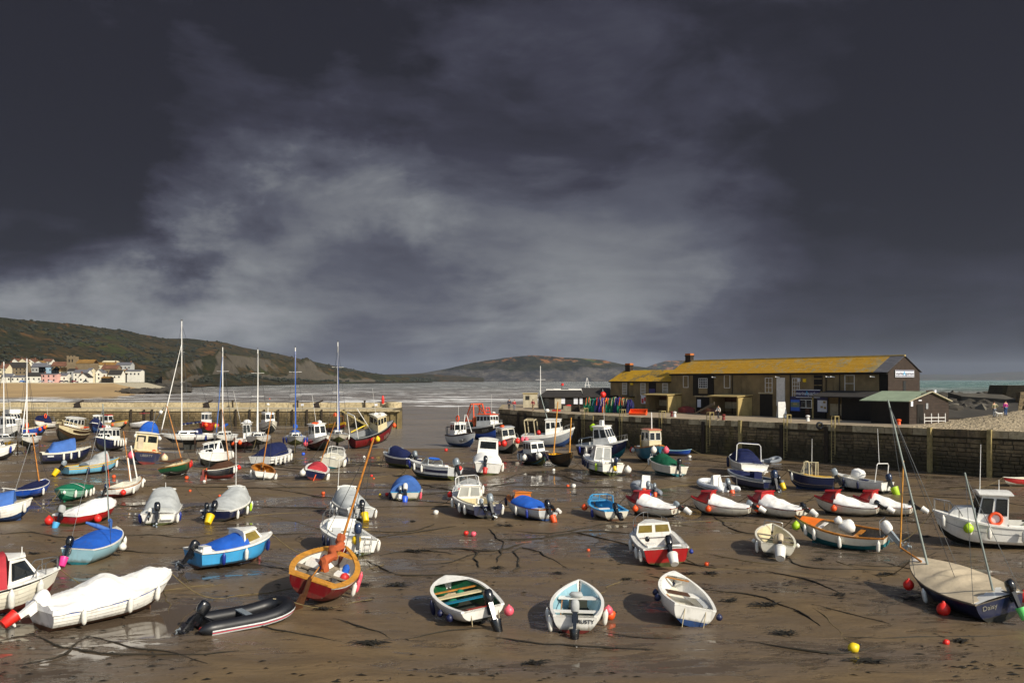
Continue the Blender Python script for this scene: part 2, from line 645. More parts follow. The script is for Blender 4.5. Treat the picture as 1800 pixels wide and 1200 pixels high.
 # --- fittings
 def gunwale(s, m='varnish', w=.07, h=.05, out=.03, name='gunwale', ts=None):
  g = MB()
  n = 22
  ring = []
  seq = [(i / n, 1) for i in range(n + 1)] + [(i / n, -1) for i in range(n, -1, -1)]
  rows = []
  for t, sg in seq:
   y = s.hb(t)
   z = s.sz(t)
   x = s.pt(t, 1, sg)[0] + (.03 if t > .97 else 0)
   rows.append([(x, sg * (y + out), z - h * .6), (x, sg * (y + out), z + h * .5), (x, sg * max(y - w, 0), z + h * .5), (x, sg * max(y - w, 0), z - h * .6)])
  rows.append(rows[0])
  g.grid(rows, True)
  g.build(name, m, s.root, 40)
  return s
 def interior(s, m='paint_paleblue', floor='sole_grey', zf=.18, t0=.02, t1=.97, th=.045):
  g = MB()
  fl = MB()
  n = 14
  frow = []
  for sg in (1, -1):
   rows = []
   for i in range(n + 1):
    t = lerp(t0, t1, i / n)
    h, z1, k = s.hb(t), s.sz(t), s.kz(t)
    zz = k + zf * (z1 - k) + .03
    uf = next((q / 40 for q in range(2, 40) if s.pt(t, q / 40)[2] >= zz), .9)
    r = [V(s.pt(t, u, sg, th)) for u in (1, lerp(uf, 1, .66), lerp(uf, 1, .33), uf)]
    r[-1].z = zz
    rows.append(r if sg < 0 else r[::-1])
    if sg > 0:
     frow.append([(r[-1].x, r[-1].y + .01, zz), (r[-1].x, -r[-1].y - .01, zz)])
   g.grid(rows)
  t = t0
  h, z1 = s.hb(t), s.sz(t)
  x = s.pt(t, 1, 1)[0] + .03
  zz = s.kz(t) + zf * (z1 - s.kz(t)) + .03
  g.poly([(x, h - th, z1 - .01), (x, h * .72 - th, zz), (x, -h * .72 + th, zz), (x, -h + th, z1 - .01)])
  g.build('inner_hull', m, s.root, 32)
  fl.grid(frow)
  fl.build('floor_boards', floor, s.root)
  s.zf = zf
  return s
 def thwart(s, t, m='varnish', w=.22, dz=.18, name='thwart', th=.04, drop=None):
  g = MB()
  z = s.sz(t) - dz
  y = s.hb(t) * .95 - .04
  g.box((s.X(t), 0, z), (w, 2 * y, th))
  g.build(name, m, s.root)
  return s
 def box(s, name, m, t, y, z, d, rz=0, label=None):
  """a box at station t, y as share of the half beam, z above the local sheer"""
  g = MB()
  g.box((s.X(t), y * s.hb(t), s.sz(t) + z), d, Matrix.Rotation(R(rz), 3, 'Z'))
  return_o = g.build(name, m, s.root, label=label)
  return s
 def lump(s, name, m, t, y, z, r, sx=1, sy=1, sz=1, label=None):
  g = MB()
  o = len(g.v)
  g.ball((s.X(t), y * s.hb(t), s.sz(t) + z), r, 12, sx, sy, sz)
  g.v = [tuple(V(p) + noise.noise_vector(V(p) * 4.3 / max(r, .1) * .3) * r * .22) for p in g.v]
  g.build(name, m, s.root, 60, label)
  return s
 def deck(s, m='paint_white', t0=0, t1=1, hole=None, camber=.06, floor='sole_grey', depth=.5, well=None, lip=.06):
  g = MB()
  n = 20
  ts = sorted(set([lerp(t0, t1, i / n) for i in range(n + 1)] + ([hole[0], hole[1]] if hole else [])))
  def zc(t, v):
   return s.sz(t) + .015 + camber * (1 - v * v)
  for a, b in zip(ts, ts[1:]):
   mid = (a + b) / 2
   xa, xb = s.pt(a, 1)[0], s.pt(b, 1)[0]
   inh = hole and hole[0] - 1e-6 <= a and b <= hole[1] + 1e-6
   vs = [-1, -.5, 0, .5, 1]
   if inh:
    w = hole[2]
    for va, vb in ((-1, -w), (w, 1)):
     g.grid([[(xa, v * s.hb(a), zc(a, v)) for v in (va, vb)], [(xb, v * s.hb(b), zc(b, v)) for v in (va, vb)]][::-1])
   else:
    g.grid([[(xa, v * s.hb(a), zc(a, v)) for v in vs], [(xb, v * s.hb(b), zc(b, v)) for v in vs]][::-1])
  g.build('deck', m, s.root, 40)
  if hole:
   w = hole[2]
   c = MB()
   hs = [t for t in ts if hole[0] - 1e-6 <= t <= hole[1] + 1e-6]
   zfl = s.sz(hole[0]) - depth
   for sg in (1, -1):
    rows = []
    for t in hs:
     x, y = s.pt(t, 1)[0], sg * w * s.hb(t)
     rows.append([(x, y + sg * .04, zc(t, w) + .0), (x, y + sg * .04, zc(t, w) + lip), (x, y, zc(t, w) + lip), (x, y * .96, zfl)])
    c.grid(rows if sg < 0 else [r[::-1] for r in rows])
   for t, k in ((hs[0], 1), (hs[-1], -1)):
    x, y = s.pt(t, 1)[0], w * s.hb(t)
    c.poly([(x, y, zc(t, w) + lip), (x, y, zfl), (x, -y, zfl), (x, -y, zc(t, w) + lip)][::k])
   c.build('cockpit', well or m, s.root, 30)
   f = MB()
   f.grid([[(s.pt(t, 1)[0], v * w * s.hb(t), zfl + .01) for v in (1, -1)] for t in hs])
   f.build('cockpit_floor', floor, s.root)
  return s
 def cover(s, t0, t1, prof, m, name='cover', p=2.2, ov=1.03, skirt=.12, n=34, k=17, wr=.035, wf=8., label=None, ymul=1.0, sag=0):
  rows = []
  sd = s.rng.random() * 50
  for i in range(n + 1):
   t = lerp(t0, t1, i / n)
   h = interp(prof, t)
   y1 = s.hb(t) * ov * ymul + .01
   z = s.sz(t) + .035
   x = s.pt(t, 1)[0]
   row = [(x, -y1, z - skirt * (1 + .5 * noise.noise((t * 9, 1, sd))))]
   for j in range(k + 1):
    v = -1 + 2 * j / k
    f = 1 - abs(v) ** p
    q = .9 - 2.2 * abs(noise.noise((t * wf * .8 + v * 1.1, v * 1.6, sd))) + .5 * noise.noise((t * wf * 2.3, v * 2.1 + 5, sd)) - .9 * abs(noise.noise((t * wf * 1.9 - v * 2.2, v * 2.5, sd + 9)))
    fold = wr * q * (1.0 if abs(v) < .98 else .3)
    row.append((x, y1 * v, z + h * f + fold - sag * f * (math.sin(t * 31) ** 2)))
   row.append((x, y1, z - skirt * (1 + .5 * noise.noise((t * 9, 2, sd)))))
   rows.append(row)
  g = MB()
  for i, kk in ((0, -1), (n, 1)):
   r = rows[i]
   zz = s.sz(t0 if i == 0 else t1)
   base = [(q[0] + kk * .02, q[1], min(q[2], zz - skirt * .5)) for q in r]
   g.grid([base, r] if i == 0 else [r, base])
  g.grid(rows)
  g.build(name, m, s.root, 50, label)
  return s
 def quadwin(s, par, q, n, band, m, gap=.12, frame=None, name='window'):
  """n panes let into the face q = (bottom a, bottom b, top b, top a)"""
  q = [V(p) for p in q]
  nr = (q[1] - q[0]).cross(q[3] - q[0]).normalized()
  def bl(u, v):
   return q[0].lerp(q[1], u).lerp(q[3].lerp(q[2], u), v)
  for i in range(n):
   u0, u1 = (i + gap) / n, (i + 1 - gap) / n
   if n == 1:
    u0, u1 = gap, 1 - gap
   g = MB()
   c = [bl(u0, band[0]), bl(u1, band[0]), bl(u1, band[1]), bl(u0, band[1])]
   g.hexa([p - nr * .01 for p in c], [p + nr * .012 for p in c])
   w = g.build(name, m, par)
   if frame:
    f = MB()
    for a, b in zip(c, c[1:] + c[:1]):
     f.bar(a + nr * .012, b + nr * .012, .035, .03, nr)
    f.build('window_frame', frame, w)
 def cabin(s, t0, t1, h, m='paint_white', w0=.7, w1=.55, rf=.5, rb=.05, tw=.84, z0=0, ns=2, nf=2, nb=0, band=(.38, .86), roof='same', ov=.06, h1=None, name='cabin', gl='glass_dark', frame=None, camber=.06, roofname='cabin_roof', y0=0):
  xa, xb = s.X(t0), s.X(t1)
  ya, yb = w0 * s.hb(t0), w1 * s.hb(t1)
  za, zb = s.sz(t0) + z0, s.sz(t1) + z0
  zt = max(za, zb) + h
  zt1 = zt if h1 is None else zb + h1
  b = [(xa, -ya, za - .06), (xb, -yb, zb - .06), (xb, yb, zb - .06), (xa, ya, za - .06)]
  tp = [(xa + rb * h, -ya * tw, zt), (xb - rf * h, -yb * tw, zt1), (xb - rf * h, yb * tw, zt1), (xa + rb * h, ya * tw, zt)]
  g = MB()
  g.hexa(b, tp)
  c = g.build(name, m, s.root)
  if ns:
   s.quadwin(c, (b[0], b[1], tp[1], tp[0]), ns, band, gl, frame=frame)
   s.quadwin(c, (b[2], b[3], tp[3], tp[2]), ns, band, gl, frame=frame)
  if nf:
   s.quadwin(c, (b[1], b[2], tp[2], tp[1]), nf, band, gl, gap=.08, frame=frame)
  if nb:
   s.quadwin(c, (b[3], b[0], tp[0], tp[3]), nb, band, gl, gap=.1, frame=frame)
  if roof:
   rm = m if roof == 'same' else roof
   g = MB()
   up, dn = [], []
   for i in range(5):
    x = lerp(tp[0][0] - ov, tp[1][0] + ov, i / 4)
    w = lerp(ya, yb, i / 4) * tw + ov
    z = lerp(zt, zt1, i / 4)
    up.append([(x, w * v, z + .03 + camber * (1 - v * v)) for v in (-1, -.5, 0, .5, 1)])
    dn.append([(x, w * v, z - .02) for v in (1, .5, 0, -.5, -1)])
   g.grid([[u for u in r] + [d for d in q] for r, q in zip(up, dn)][::-1], True)
   g.poly([*up[0], *dn[0]])
   g.poly([*up[-1], *dn[-1]][::-1])
   g.build(roofname, rm, c, 30)
  s.ctop = (zt + .03 + camber, (tp[0][0] + tp[1][0]) / 2)
  s.cab = c
  return s
 def screen(s, t0, t1, h, m='alu', w0=.85, w1=.6, rf=.8, nf=2, gl='glass_clear', tw=.88, side=True):
  """open windscreen: front panes and raked sides in a frame"""
  xa, xb = s.X(t0), s.X(t1)
  ya, yb = w0 * s.hb(t0), w1 * s.hb(t1)
  za, zb = s.sz(t0) + .03, s.sz(t1) + .06
  b = [V((xa, -ya, za)), V((xb, -yb, zb)), V((xb, yb, zb)), V((xa, ya, za))]
  tp = [V((xa + .03, -ya * .97, za + h)), V((xb - rf * h, -yb * tw, zb + h)), V((xb - rf * h, yb * tw, zb + h)), V((xa + .03, ya * .97, za + h))]
  f = MB()
  for a, c in ((b[0], b[1]), (b[1], b[2]), (b[2], b[3]), (tp[0], tp[1]), (tp[1], tp[2]), (tp[2], tp[3]), (b[0], tp[0]), (b[1], tp[1]), (b[2], tp[2]), (b[3], tp[3])):
   f.bar(a, c, .05, .05)
  for i in range(1, nf):
   f.bar(b[1].lerp(b[2], i / nf), tp[1].lerp(tp[2], i / nf), .04, .04)
  fo = f.build('windscreen_frame', m, s.root)
  g = MB()
  for q in ((b[0], b[1], tp[1], tp[0]), (b[1], b[2], tp[2], tp[1]), (b[2], b[3], tp[3], tp[2])):
   g.poly(q)
  g.build('windscreen', gl, fo)
  return s
 def rail(s, t0=.7, h=.5, r=.018, m='steel', ins=.92, posts=3, name='pulpit', both=True):
  g = MB()
  pts = []
  for i in range(9):
   t = lerp(t0, .985, i / 8)
   pts.append((s.pt(t, 1)[0], s.hb(t) * ins, s.sz(t) + h * min(1, .25 + i * .4)))
  full = pts + [(x, -y, z) for x, y, z in pts[::-1]]
  g.tube(full, r, 5)
  for k in range(posts):
   i = 1 + int(k * 7 / max(posts - 1, 1))
   x, y, z = pts[min(i, 8)]
   t = lerp(t0, .985, min(i, 8) / 8)
   for sg in (1, -1):
    g.tube([(x, sg * y, z), (x, sg * s.hb(t) * .9, s.sz(t))], r, 5)
  g.build(name, m, s.root)
  return s
 def hoop(s, t, h, w=.9, m='steel', r=.022, lean=0, name='rail_hoop', dx=.35):
  g = MB()
  x, y, z = s.X(t), s.hb(t) * w, s.sz(t)
  for xx in (x, x + dx) if dx else (x,):
   g.tube([(xx, -y, z), (xx + lean, -y * .95, z + h * .9), (xx + lean, -y * .8, z + h), (xx + lean, y * .8, z + h), (xx + lean, y * .95, z + h * .9), (xx, y, z)], r, 6)
  if dx:
   for v in (-.8, .8):
    g.tube([(x + lean, y * v, z + h), (x + dx + lean, y * v, z + h)], r, 5)
  g.build(name, m, s.root)
  return s
 def outboard(s, y=0, tilt=55, m='motor_black', bucket=None, size=1.0, hood=None, dz=0, dx=0, bs=1.0, legm='motor_black', label=None):
  k = size
  M0 = Matrix.Translation((s.pt(0, 1)[0] - .10 * k + dx, y * s.hb(0), s.sz(0) + .02 + dz)) @ Matrix.Rotation(R(tilt), 4, 'Y') @ Matrix.Scale(k, 4)
  T = lambda p: M0 @ V(p)
  g = MB()
  # cowling: stacked rounded sections
  rows = []
  for z, sx, sy, ox in ((.12, .10, .09, 0), (.14, .17, .13, -.02), (.24, .20, .15, -.04), (.38, .21, .155, -.05), (.50, .185, .14, -.06), (.56, .12, .10, -.07), (.575, .02, .02, -.07)):
   rows.append([T((ox + sx * math.copysign(abs(math.cos(a)) ** .7, math.cos(a)), sy * math.copysign(abs(math.sin(a)) ** .7, math.sin(a)), z)) for a in [2 * math.pi * j / 12 for j in range(12)]])
  g.grid(rows, True)
  g.poly(rows[0][::-1])
  o = g.build('outboard_motor', hood or m, s.root, 50, label)
  g = MB()
  g.hexa([T(p) for p in ((-.09, -.05, -.55), (.05, -.04, -.55), (.05, .04, -.55), (-.09, .05, -.55))], [T(p) for p in ((-.12, -.08, .14), (.10, -.08, .14), (.10, .08, .14), (-.12, .08, .14))])
  g.hexa([T(p) for p in ((.08, -.11, -.22), (.16, -.11, -.22), (.16, .11, -.22), (.08, .11, -.22))], [T(p) for p in ((.08, -.11, .06), (.16, -.11, .06), (.16, .11, .06), (.08, .11, .06))])
  g.hexa([T(p) for p in ((-.24, -.09, -.50), (.09, -.05, -.50), (.09, .05, -.50), (-.24, .09, -.50))], [T(p) for p in ((-.24, -.09, -.48), (.09, -.05, -.48), (.09, .05, -.48), (-.24, .09, -.48))])
  Mg = M0 @ Matrix.Translation((-.06, 0, -.66)) @ Matrix.Rotation(R(90), 4, 'Y')
  g.lathe([(.0, -.20), (.05, -.19), (.065, -.05), (.06, .10), (.03, .22), (.0, .24)], Mg, 8)
  g.hexa([T(p) for p in ((-.07, -.008, -.85), (.0, -.008, -.85), (.0, .008, -.85), (-.07, .008, -.85))], [T(p) for p in ((-.13, -.01, -.62), (.08, -.01, -.62), (.08, .01, -.62), (-.13, .01, -.62))])
  g.bar(T((.1, 0, .12)), T((.1 + .45, .06, .22)), .05 * k, .05 * k)
  g.build('motor_leg', legm, o, 40)
  if bucket:
   g = MB()
   Mb = M0 @ Matrix.Translation((-.12, 0, -.70)) @ Matrix.Rotation(R(180), 4, 'X') @ Matrix.Scale(bs, 4)
   g.lathe([(.0, .20), (.135, .20), (.145, .19), (.185, -.20), (.20, -.20), (.20, -.235), (.17, -.235), (.16, -.1)], Mb, 14)
   g.build('propeller_bucket', bucket, o, 40)
  else:
   g = MB()
   for i in range(3):
    a = 2 * math.pi * i / 3
    c, sn = math.cos(a), math.sin(a)
    g.hexa([T((-.29, .02 * c - .0 * sn, -.66 + .02 * sn)), T((-.25, .02 * c, -.66 + .02 * sn)), T((-.24, .12 * c - .05 * sn, -.66 + .12 * sn + .05 * c)), T((-.26, .12 * c - .05 * sn, -.66 + .12 * sn + .05 * c))],
                       [T((-.29, .03 * c + .02 * sn, -.66 + .03 * sn - .02 * c)), T((-.25, .03 * c + .02 * sn, -.66 + .03 * sn - .02 * c)), T((-.26, .12 * c + .05 * sn, -.66 + .12 * sn - .05 * c)), T((-.28, .12 * c + .05 * sn, -.66 + .12 * sn - .05 * c))])
   g.build('propeller', 'motor_grey', o)
  return s
 def fenders(s, spec, size=1.0):
  """spec: (t, side, colour[, kind]) kind c = long fender, b = ball"""
  for q in spec:
   t, sg, c = q[:3]
   kind = q[3] if len(q) > 3 else 'c'
   x, y, z = s.pt(t, 1, sg)
   up = s.M.inverted() @ V((0, 0, 1))
   g = MB()
   if kind == 'c':
    l, r = .50 * size, .085 * size
    top = V((x, y + sg * (r + .04), z - .03))
    a = s.M @ top
    dn = -up
    pm = V(s.pt(t, .70, sg))
    sl = (pm - V((x, y, z)))
    sl.normalize()
    dn = (dn * .5 + sl * .5).normalized()
    q_ = dn.to_track_quat('Z', 'X').to_matrix().to_4x4()
    M0 = Matrix.Translation(top) @ q_
    g.lathe([(.0, .0), (.03 * size, .02), (.035 * size, .06), (r * .8, .1 * size), (r, .16 * size), (r, l - .08), (r * .75, l), (.03 * size, l + .04), (.0, l + .06)], M0, 9)
   else:
    r = (q[4] if len(q) > 4 else .2) * size
    c0 = V((x, y + sg * (r + .02), z)) - up * (r + .1)
    M0 = Matrix.Translation(c0) @ up.to_track_quat('Z', 'X').to_matrix().to_4x4()
    g.lathe([(r * .02, -r), (r * .5, -r * .87), (r * .87, -r * .5), (r, 0), (r * .9, r * .45), (r * .55, r * .86), (r * .22, r * 1.08), (r * .18, r * 1.25), (0.01, r * 1.27)], M0, 12)
   g.build('fender', c if c.startswith(('buoy', 'paint', 'canvas')) else 'fender_' + c, s.root, 60)
  return s
 def spar(s, *a, **k):
  s._spar(*a, **k)
  return s
 def _spar(s, name, a, b, r, r1, m, par=None):
  g = MB()
  a, b = V(a), V(b)
  g.tube([a, a.lerp(b, .5), b], r, 8, r1)
  return g.build(name, m, par or s.root, 60)
 def mast(s, t, H, m='mast_white', r=.055, r1=.035, rake=0, dz=0, lean=0, spread=(), stays=(), boom=None, y=0, furl=None, jib=None, name='mast', shroud=None, head=False):
  foot = V((s.X(t), y * s.hb(t), s.sz(t) + dz - .1))
  top = foot + V((math.sin(R(rake)) * H, math.sin(R(lean)) * H, H))
  mo = s._spar(name, foot, top, r, r1, m)
  for f in spread:
   c = foot.lerp(top, f)
   g = MB()
   g.tube([c + V((-.05, .75, .03)), c, c + V((-.05, -.75, .03))], .022, 5)
   g.build('spreader', m, mo)
  if stays:
   g = MB()
   for tt, sg in stays:
    x, yy, z = s.pt(tt, 1, sg if sg else 1)
    e = V((x, yy if sg else 0, z))
    hh = foot.lerp(top, shroud or .97)
    g.tube([hh, e], .007 + s.pos_y * .00011, 4)
   g.build('stays', 'wire', mo)
  if boom:
   bl, bz, up = boom[:3]
   a = foot + (top - foot).normalized() * bz
   b = a + V((-bl, 0, up))
   bo = s._spar('boom', a, b, .04, .035, m, mo)
   if furl:
    g = MB()
    n = 14
    rr = []
    for i in range(n + 1):
     f = i / n
     rr.append((.13 + .05 * math.sin(i * 2.1) + .02 * math.sin(i * 5.3)) * (1 - .35 * f) * (boom[3] if len(boom) > 3 else 1) * (.35 if i in (0, n) else 1))
    g.tube([a.lerp(b, lerp(.03, .97, i / n)) + V((0, .02 * math.sin(i * 1.7), .09)) for i in range(n + 1)], rr, 9)
    g.build('furled_sail', furl, bo, 70)
  if jib:
   x, yy, z = s.pt(1, 1)
   a, b = V((x - .1, 0, z + .3)), foot.lerp(top, jib[1] if len(jib) > 1 else .95)
   g = MB()
   g.tube([a, a.lerp(b, .15), a.lerp(b, .6), b], [.05, .075, .055, .03], 7)
   g.build('furled_jib', jib[0], mo, 60)
  if head:
   g = MB()
   g.box(top + V((0, 0, .12)), (.22, .06, .22))
   g.build('masthead_light', 'wire', mo)
  return s
 def aerial(s, t, y, h, base=0, m='mast_white', lean=0, r=.013):
  z = s.sz(t) + base
  s.spar('aerial', (s.X(t), y * s.hb(t), z), (s.X(t) + lean, y * s.hb(t), z + h), r + .008, r, m)
  return s
 def lifebelt(s, p, nrm, r=.3, m='lifebelt_orange'):
  g = MB()
  M0 = Matrix.Translation(p) @ V(nrm).to_track_quat('Z', 'Y').to_matrix().to_4x4()
  n, k = 16, 7
  g.grid([[M0 @ V(((r + .075 * math.cos(2 * math.pi * j / k)) * math.cos(2 * math.pi * i / n), (r + .075 * math.cos(2 * math.pi * j / k)) * math.sin(2 * math.pi * i / n), .075 * math.sin(2 * math.pi * j / k))) for j in range(k)] for i in range(n + 1)][::-1], True)
  o = g.build('lifebelt', m, s.root, 60)
  return s
 def text(s, body, t, u, sg, size, m):
  p = V(s.pt(t, u, sg))
  tx = V(s.pt(t + .04, u, sg)) - V(s.pt(t - .04, u, sg))
  ty = V(s.pt(t, min(u + .06, 1), sg)) - V(s.pt(t, u - .06, sg))
  lettering(body, size, p, tx * -sg, ty, m, s.root, .02)
  return s
 def sterntext(s, body, y, z, size, m):
  zz = s.sz(0) * z
  u = next((q / 60 for q in range(1, 60) if s.pt(0, q / 60)[2] >= zz), .95)
  a, b = V(s.pt(0, u)), V(s.pt(0, 1))
  lettering(body, size, (a.x, y * s.hb(0), a.z), (0, -1, 0), (b.x - a.x, 0, b.z - a.z), m, s.root, .016)
  return s
 def fin(s, depth, t0=.35, t1=.6, legs=True, legm='darkwood', t=None):
  g = MB()
  xa, xb = s.X(t0), s.X(t1)
  g.hexa([(xa - .05, -.05, -depth), (xb - .15, -.05, -depth), (xb - .15, .05, -depth), (xa - .05, .05, -depth)], [(xa, -.1, .08), (xb, -.1, .08), (xb, .1, .08), (xa, .1, .08)])
  g.build('keel_fin', 'antifoul_dark', s.root)
  g = MB()
  xr = s.X(.03)
  g.hexa([(xr, -.02, -depth * .8), (xr + .3, -.03, -depth * .8), (xr + .3, .03, -depth * .8), (xr, .02, -depth * .8)], [(xr - .05, -.02, .3), (xr + .35, -.03, .3), (xr + .35, .03, .3), (xr - .05, .02, .3)])
  g.build('rudder', 'antifoul_dark', s.root)
  if legs:
   for sg in (1, -1):
    tt = t or .45
    y = s.hb(tt) * 1.02
    g = MB()
    g.bar((s.X(tt), sg * y, s.sz(tt) - .25), (s.X(tt), sg * (y + .05), -depth), .09, .09)
    g.box((s.X(tt), sg * (y + .05), -depth + .03), (.25, .25, .05))
    g.build('beaching_leg', legm, s.root)
  return s
 def rudder(s, m='darkwood', d=.75, w=.38, ang=0, tiller=.9):
  g = MB()
  x = s.pt(0, .6)[0] - .06
  z = s.sz(0)
  M0 = Matrix.Translation((x, 0, 0)) @ Matrix.Rotation(R(ang), 4, 'Z')
  g.hexa([M0 @ V(p) for p in ((-w * 1.15, -.02, -.1), (0, -.02, -.06), (0, .02, -.06), (-w * 1.15, .02, -.1))], [M0 @ V(p) for p in ((-w * .75, -.02, d * .55), (0, -.02, d * .6), (0, .02, d * .6), (-w * .75, .02, d * .55))])
  g.hexa([M0 @ V(p) for p in ((-w * .5, -.025, d * .45), (0, -.025, d * .45), (0, .025, d * .45), (-w * .5, .025, d * .45))], [M0 @ V(p) for p in ((-w * .4, -.025, z + .12), (0, -.025, z + .12), (0, .025, z + .12), (-w * .4, .025, z + .12))])
  ro = g.build('rudder', m, s.root)
  if tiller:
   s.spar('tiller', (x - .1, 0, z + .1), (x + tiller, .05, z + .28), .03, .022, 'varnish', ro)
  return s
def inflatable(name, who, label, st, bw, B, r, m, stripe=None, L=None, heel=0, seat='alu', floor='sole_grey', zb=None, group=FLEET, rise=.3):
 """U-shaped tubes with cone ends, floor, transom and seat"""
 s = Boat.__new__(Boat)
 s.who = who
 s.rng = random.Random(len(BOATS) + 99)
 a, b = P(*st, r), P(*bw, 2 * r + rise)
 d = b - a
 d.z = 0
 s.L0 = d.length
 s.L = L or d.length
 s.hd = math.atan2(d.y, d.x)
 mid = (a + b) / 2
 s.B, s.F, s.rise, s.ws, s.tm, s.e, s.rake, s.chine, s.hump, s.trake, s.N = B, 2 * r, .4, .9, .45, 3, .05, False, 0, 0, 12
 s.M = Euler((R(heel), 0, s.hd), 'XYZ').to_matrix()
 s.root = thing(name, (mid.x, mid.y, mud_z(mid.x, mid.y) - .03 + abs(math.sin(R(heel))) * B * .2), label, 'inflatable boat', group, (R(heel), 0, s.hd))
 hw = B / 2 - r
 pts, rad = [], []
 Lh = s.L / 2
 bx = Lh - hw * 1.25 - r
 seq = [(-Lh, .02), (-Lh + r * .55, .55), (-Lh + r * 1.5, 1)] + [(lerp(-Lh + r * 1.5, bx, i / 5), 1) for i in range(1, 6)]
 side = [(x, hw, k) for x, k in seq]
 arc = [(bx + math.sin(q) * hw * 1.25, hw * math.cos(q) ** .85, 1) for q in [R(90) * i / 7 for i in range(1, 7)]]
 path = side + arc + [(bx + hw * 1.25, 0, 1)] + [(x, -y, k) for x, y, k in arc[::-1]] + [(x, -y, k) for x, y, k in side[::-1]]
 zf = lambda x: r + rise * max(0, (x + Lh) / s.L - .55) ** 1.8 * 4.2 * 1.0
 g = MB()
 g.tube([(x, y, zf(x)) for x, y, k in path], [r * k for x, y, k in path], 12)
 s.hull = g.build('inflated_tube', m, s.root, 60)
 if stripe:
  for dz, w, sm in stripe:
   g = MB()
   up, dn = [], []
   for i, (x, y, k) in enumerate(path[2:-2]):
    px, py, _ = path[2:-2][max(i - 1, 0)]
    qx, qy, _ = path[2:-2][min(i + 1, len(path) - 5)]
    t = V((qx - px, qy - py, 0)).normalized()
    n = V((t.y, -t.x, 0))
    if n.dot(V((x, y, 0)) - V((bx * .3, 0, 0))) < 0:
     n = -n
    for lst, zz in ((up, dz + w / 2), (dn, dz - w / 2)):
     o = math.sqrt(max(r * r - zz * zz, 0)) + .012
     lst.append(V((x, y, zf(x) + zz)) + n * o)
   g.grid([up, dn])
   g.build('rubbing_stripe', sm, s.root)
 g = MB()
 g.grid([[(lerp(-Lh + r * 1.6, bx + hw * .7, i / 4), hw * v, .10 + (.0 if i < 4 else .1)) for v in (1, -1)] for i in range(5)])
 g.build('floor_boards', floor, s.root)
 g = MB()
 g.box((-Lh + r * 1.7, 0, r * 1.1), (.05, hw * 2, r * 1.9))
 g.build('transom', m, s.root)
 if seat:
  g = MB()
  g.box((0, 0, r * 1.75), (.24, hw * 2.3, .04))
  g.build('seat', seat, s.root)
 s.pos = V((mid.x, mid.y, 0))
 s.X = lambda t: -Lh + r * 1.2 + (s.L - r * 1.2) * t
 s.hb = lambda t: hw + r
 s.sz = lambda t: 2 * r if t < .1 else r * 1.6
 s.pt = lambda t, u, sg=1: (s.X(t), sg * (hw + r), 2 * r)
 s.r = r
 BOATS.append(s)
 return s
# ================================================================ setting
def raw(name):
 m = bpy.data.materials.new(name)
 m.use_nodes = True
 MATS[name] = m
 n = NT(m.node_tree)
 tc = m.node_tree.nodes.new('ShaderNodeTexCoord').outputs['Object']
 return m, n, m.node_tree.nodes['Principled BSDF'], tc
def make_mud_mat():
 m, n, bs, tc = raw('wet_mud')
 L = m.node_tree.links
 st = n.map(tc, scale=(.55, 1.5, 1), rot=(0, 0, R(8)))
 big = n.noise(n.map(tc, scale=(.6, 1, 1)), .10, 6, .6, .6)
 mid = n.noise(st, .55, 7, .62, .9)
 fine = n.noise(tc, 5.0, 6, .65)
 grit = n.noise(tc, 34.0, 3, .6)
 c = n.mix(n.ramp(mid, .34, .66), lin('5f4f38'), lin('736044'))
 c = n.mix(n.ramp(big, .38, .62), c, lin('62564a'))
 c = n.mix(n.math('MULTIPLY', n.ramp(fine, .56, .72), .5), c, lin('4c3f2a'))
 c = n.mix(n.math('MULTIPLY', n.ramp(grit, .62, .7), .35), c, lin('2c261a'))
 L.new(c, bs.inputs['Base Color'])
 edge = n.noise(n.map(tc, scale=(.7, 1.3, 1)), 1.3, 6, .62, .4)
 wet = n.ramp(n.math('ADD', n.math('ADD', n.math('MULTIPLY', big, .50), n.math('MULTIPLY', mid, .22)), n.math('MULTIPLY', edge, .28)), .49, .545)
 c = n.mix(n.math('MULTIPLY', wet, .45), c, lin('453a2a'))
 L.new(c, bs.inputs['Base Color'])
 dry = n.math('SUBTRACT', 1.0, wet)
 rough = n.math('ADD', n.math('MULTIPLY', dry, n.math('MULTIPLY_ADD', fine, .35, .22)), .055)
 L.new(rough, bs.inputs['Roughness'])
 bs.inputs['Specular IOR Level'].default_value = .5
 rip = n.noise(n.map(tc, scale=(.5, 2.6, 1), rot=(0, 0, R(-14))), 1.6, 5, .6, .8)
 h = n.math('ADD', n.math('ADD', n.math('MULTIPLY', edge, .8), n.math('MULTIPLY', fine, .35)), n.math('MULTIPLY', rip, .7))
 h = n.math('MULTIPLY', h, n.math('ADD', n.math('MULTIPLY', dry, .97), .03))
 L.new(n.bump(h, .6, .08), bs.inputs['Normal'])
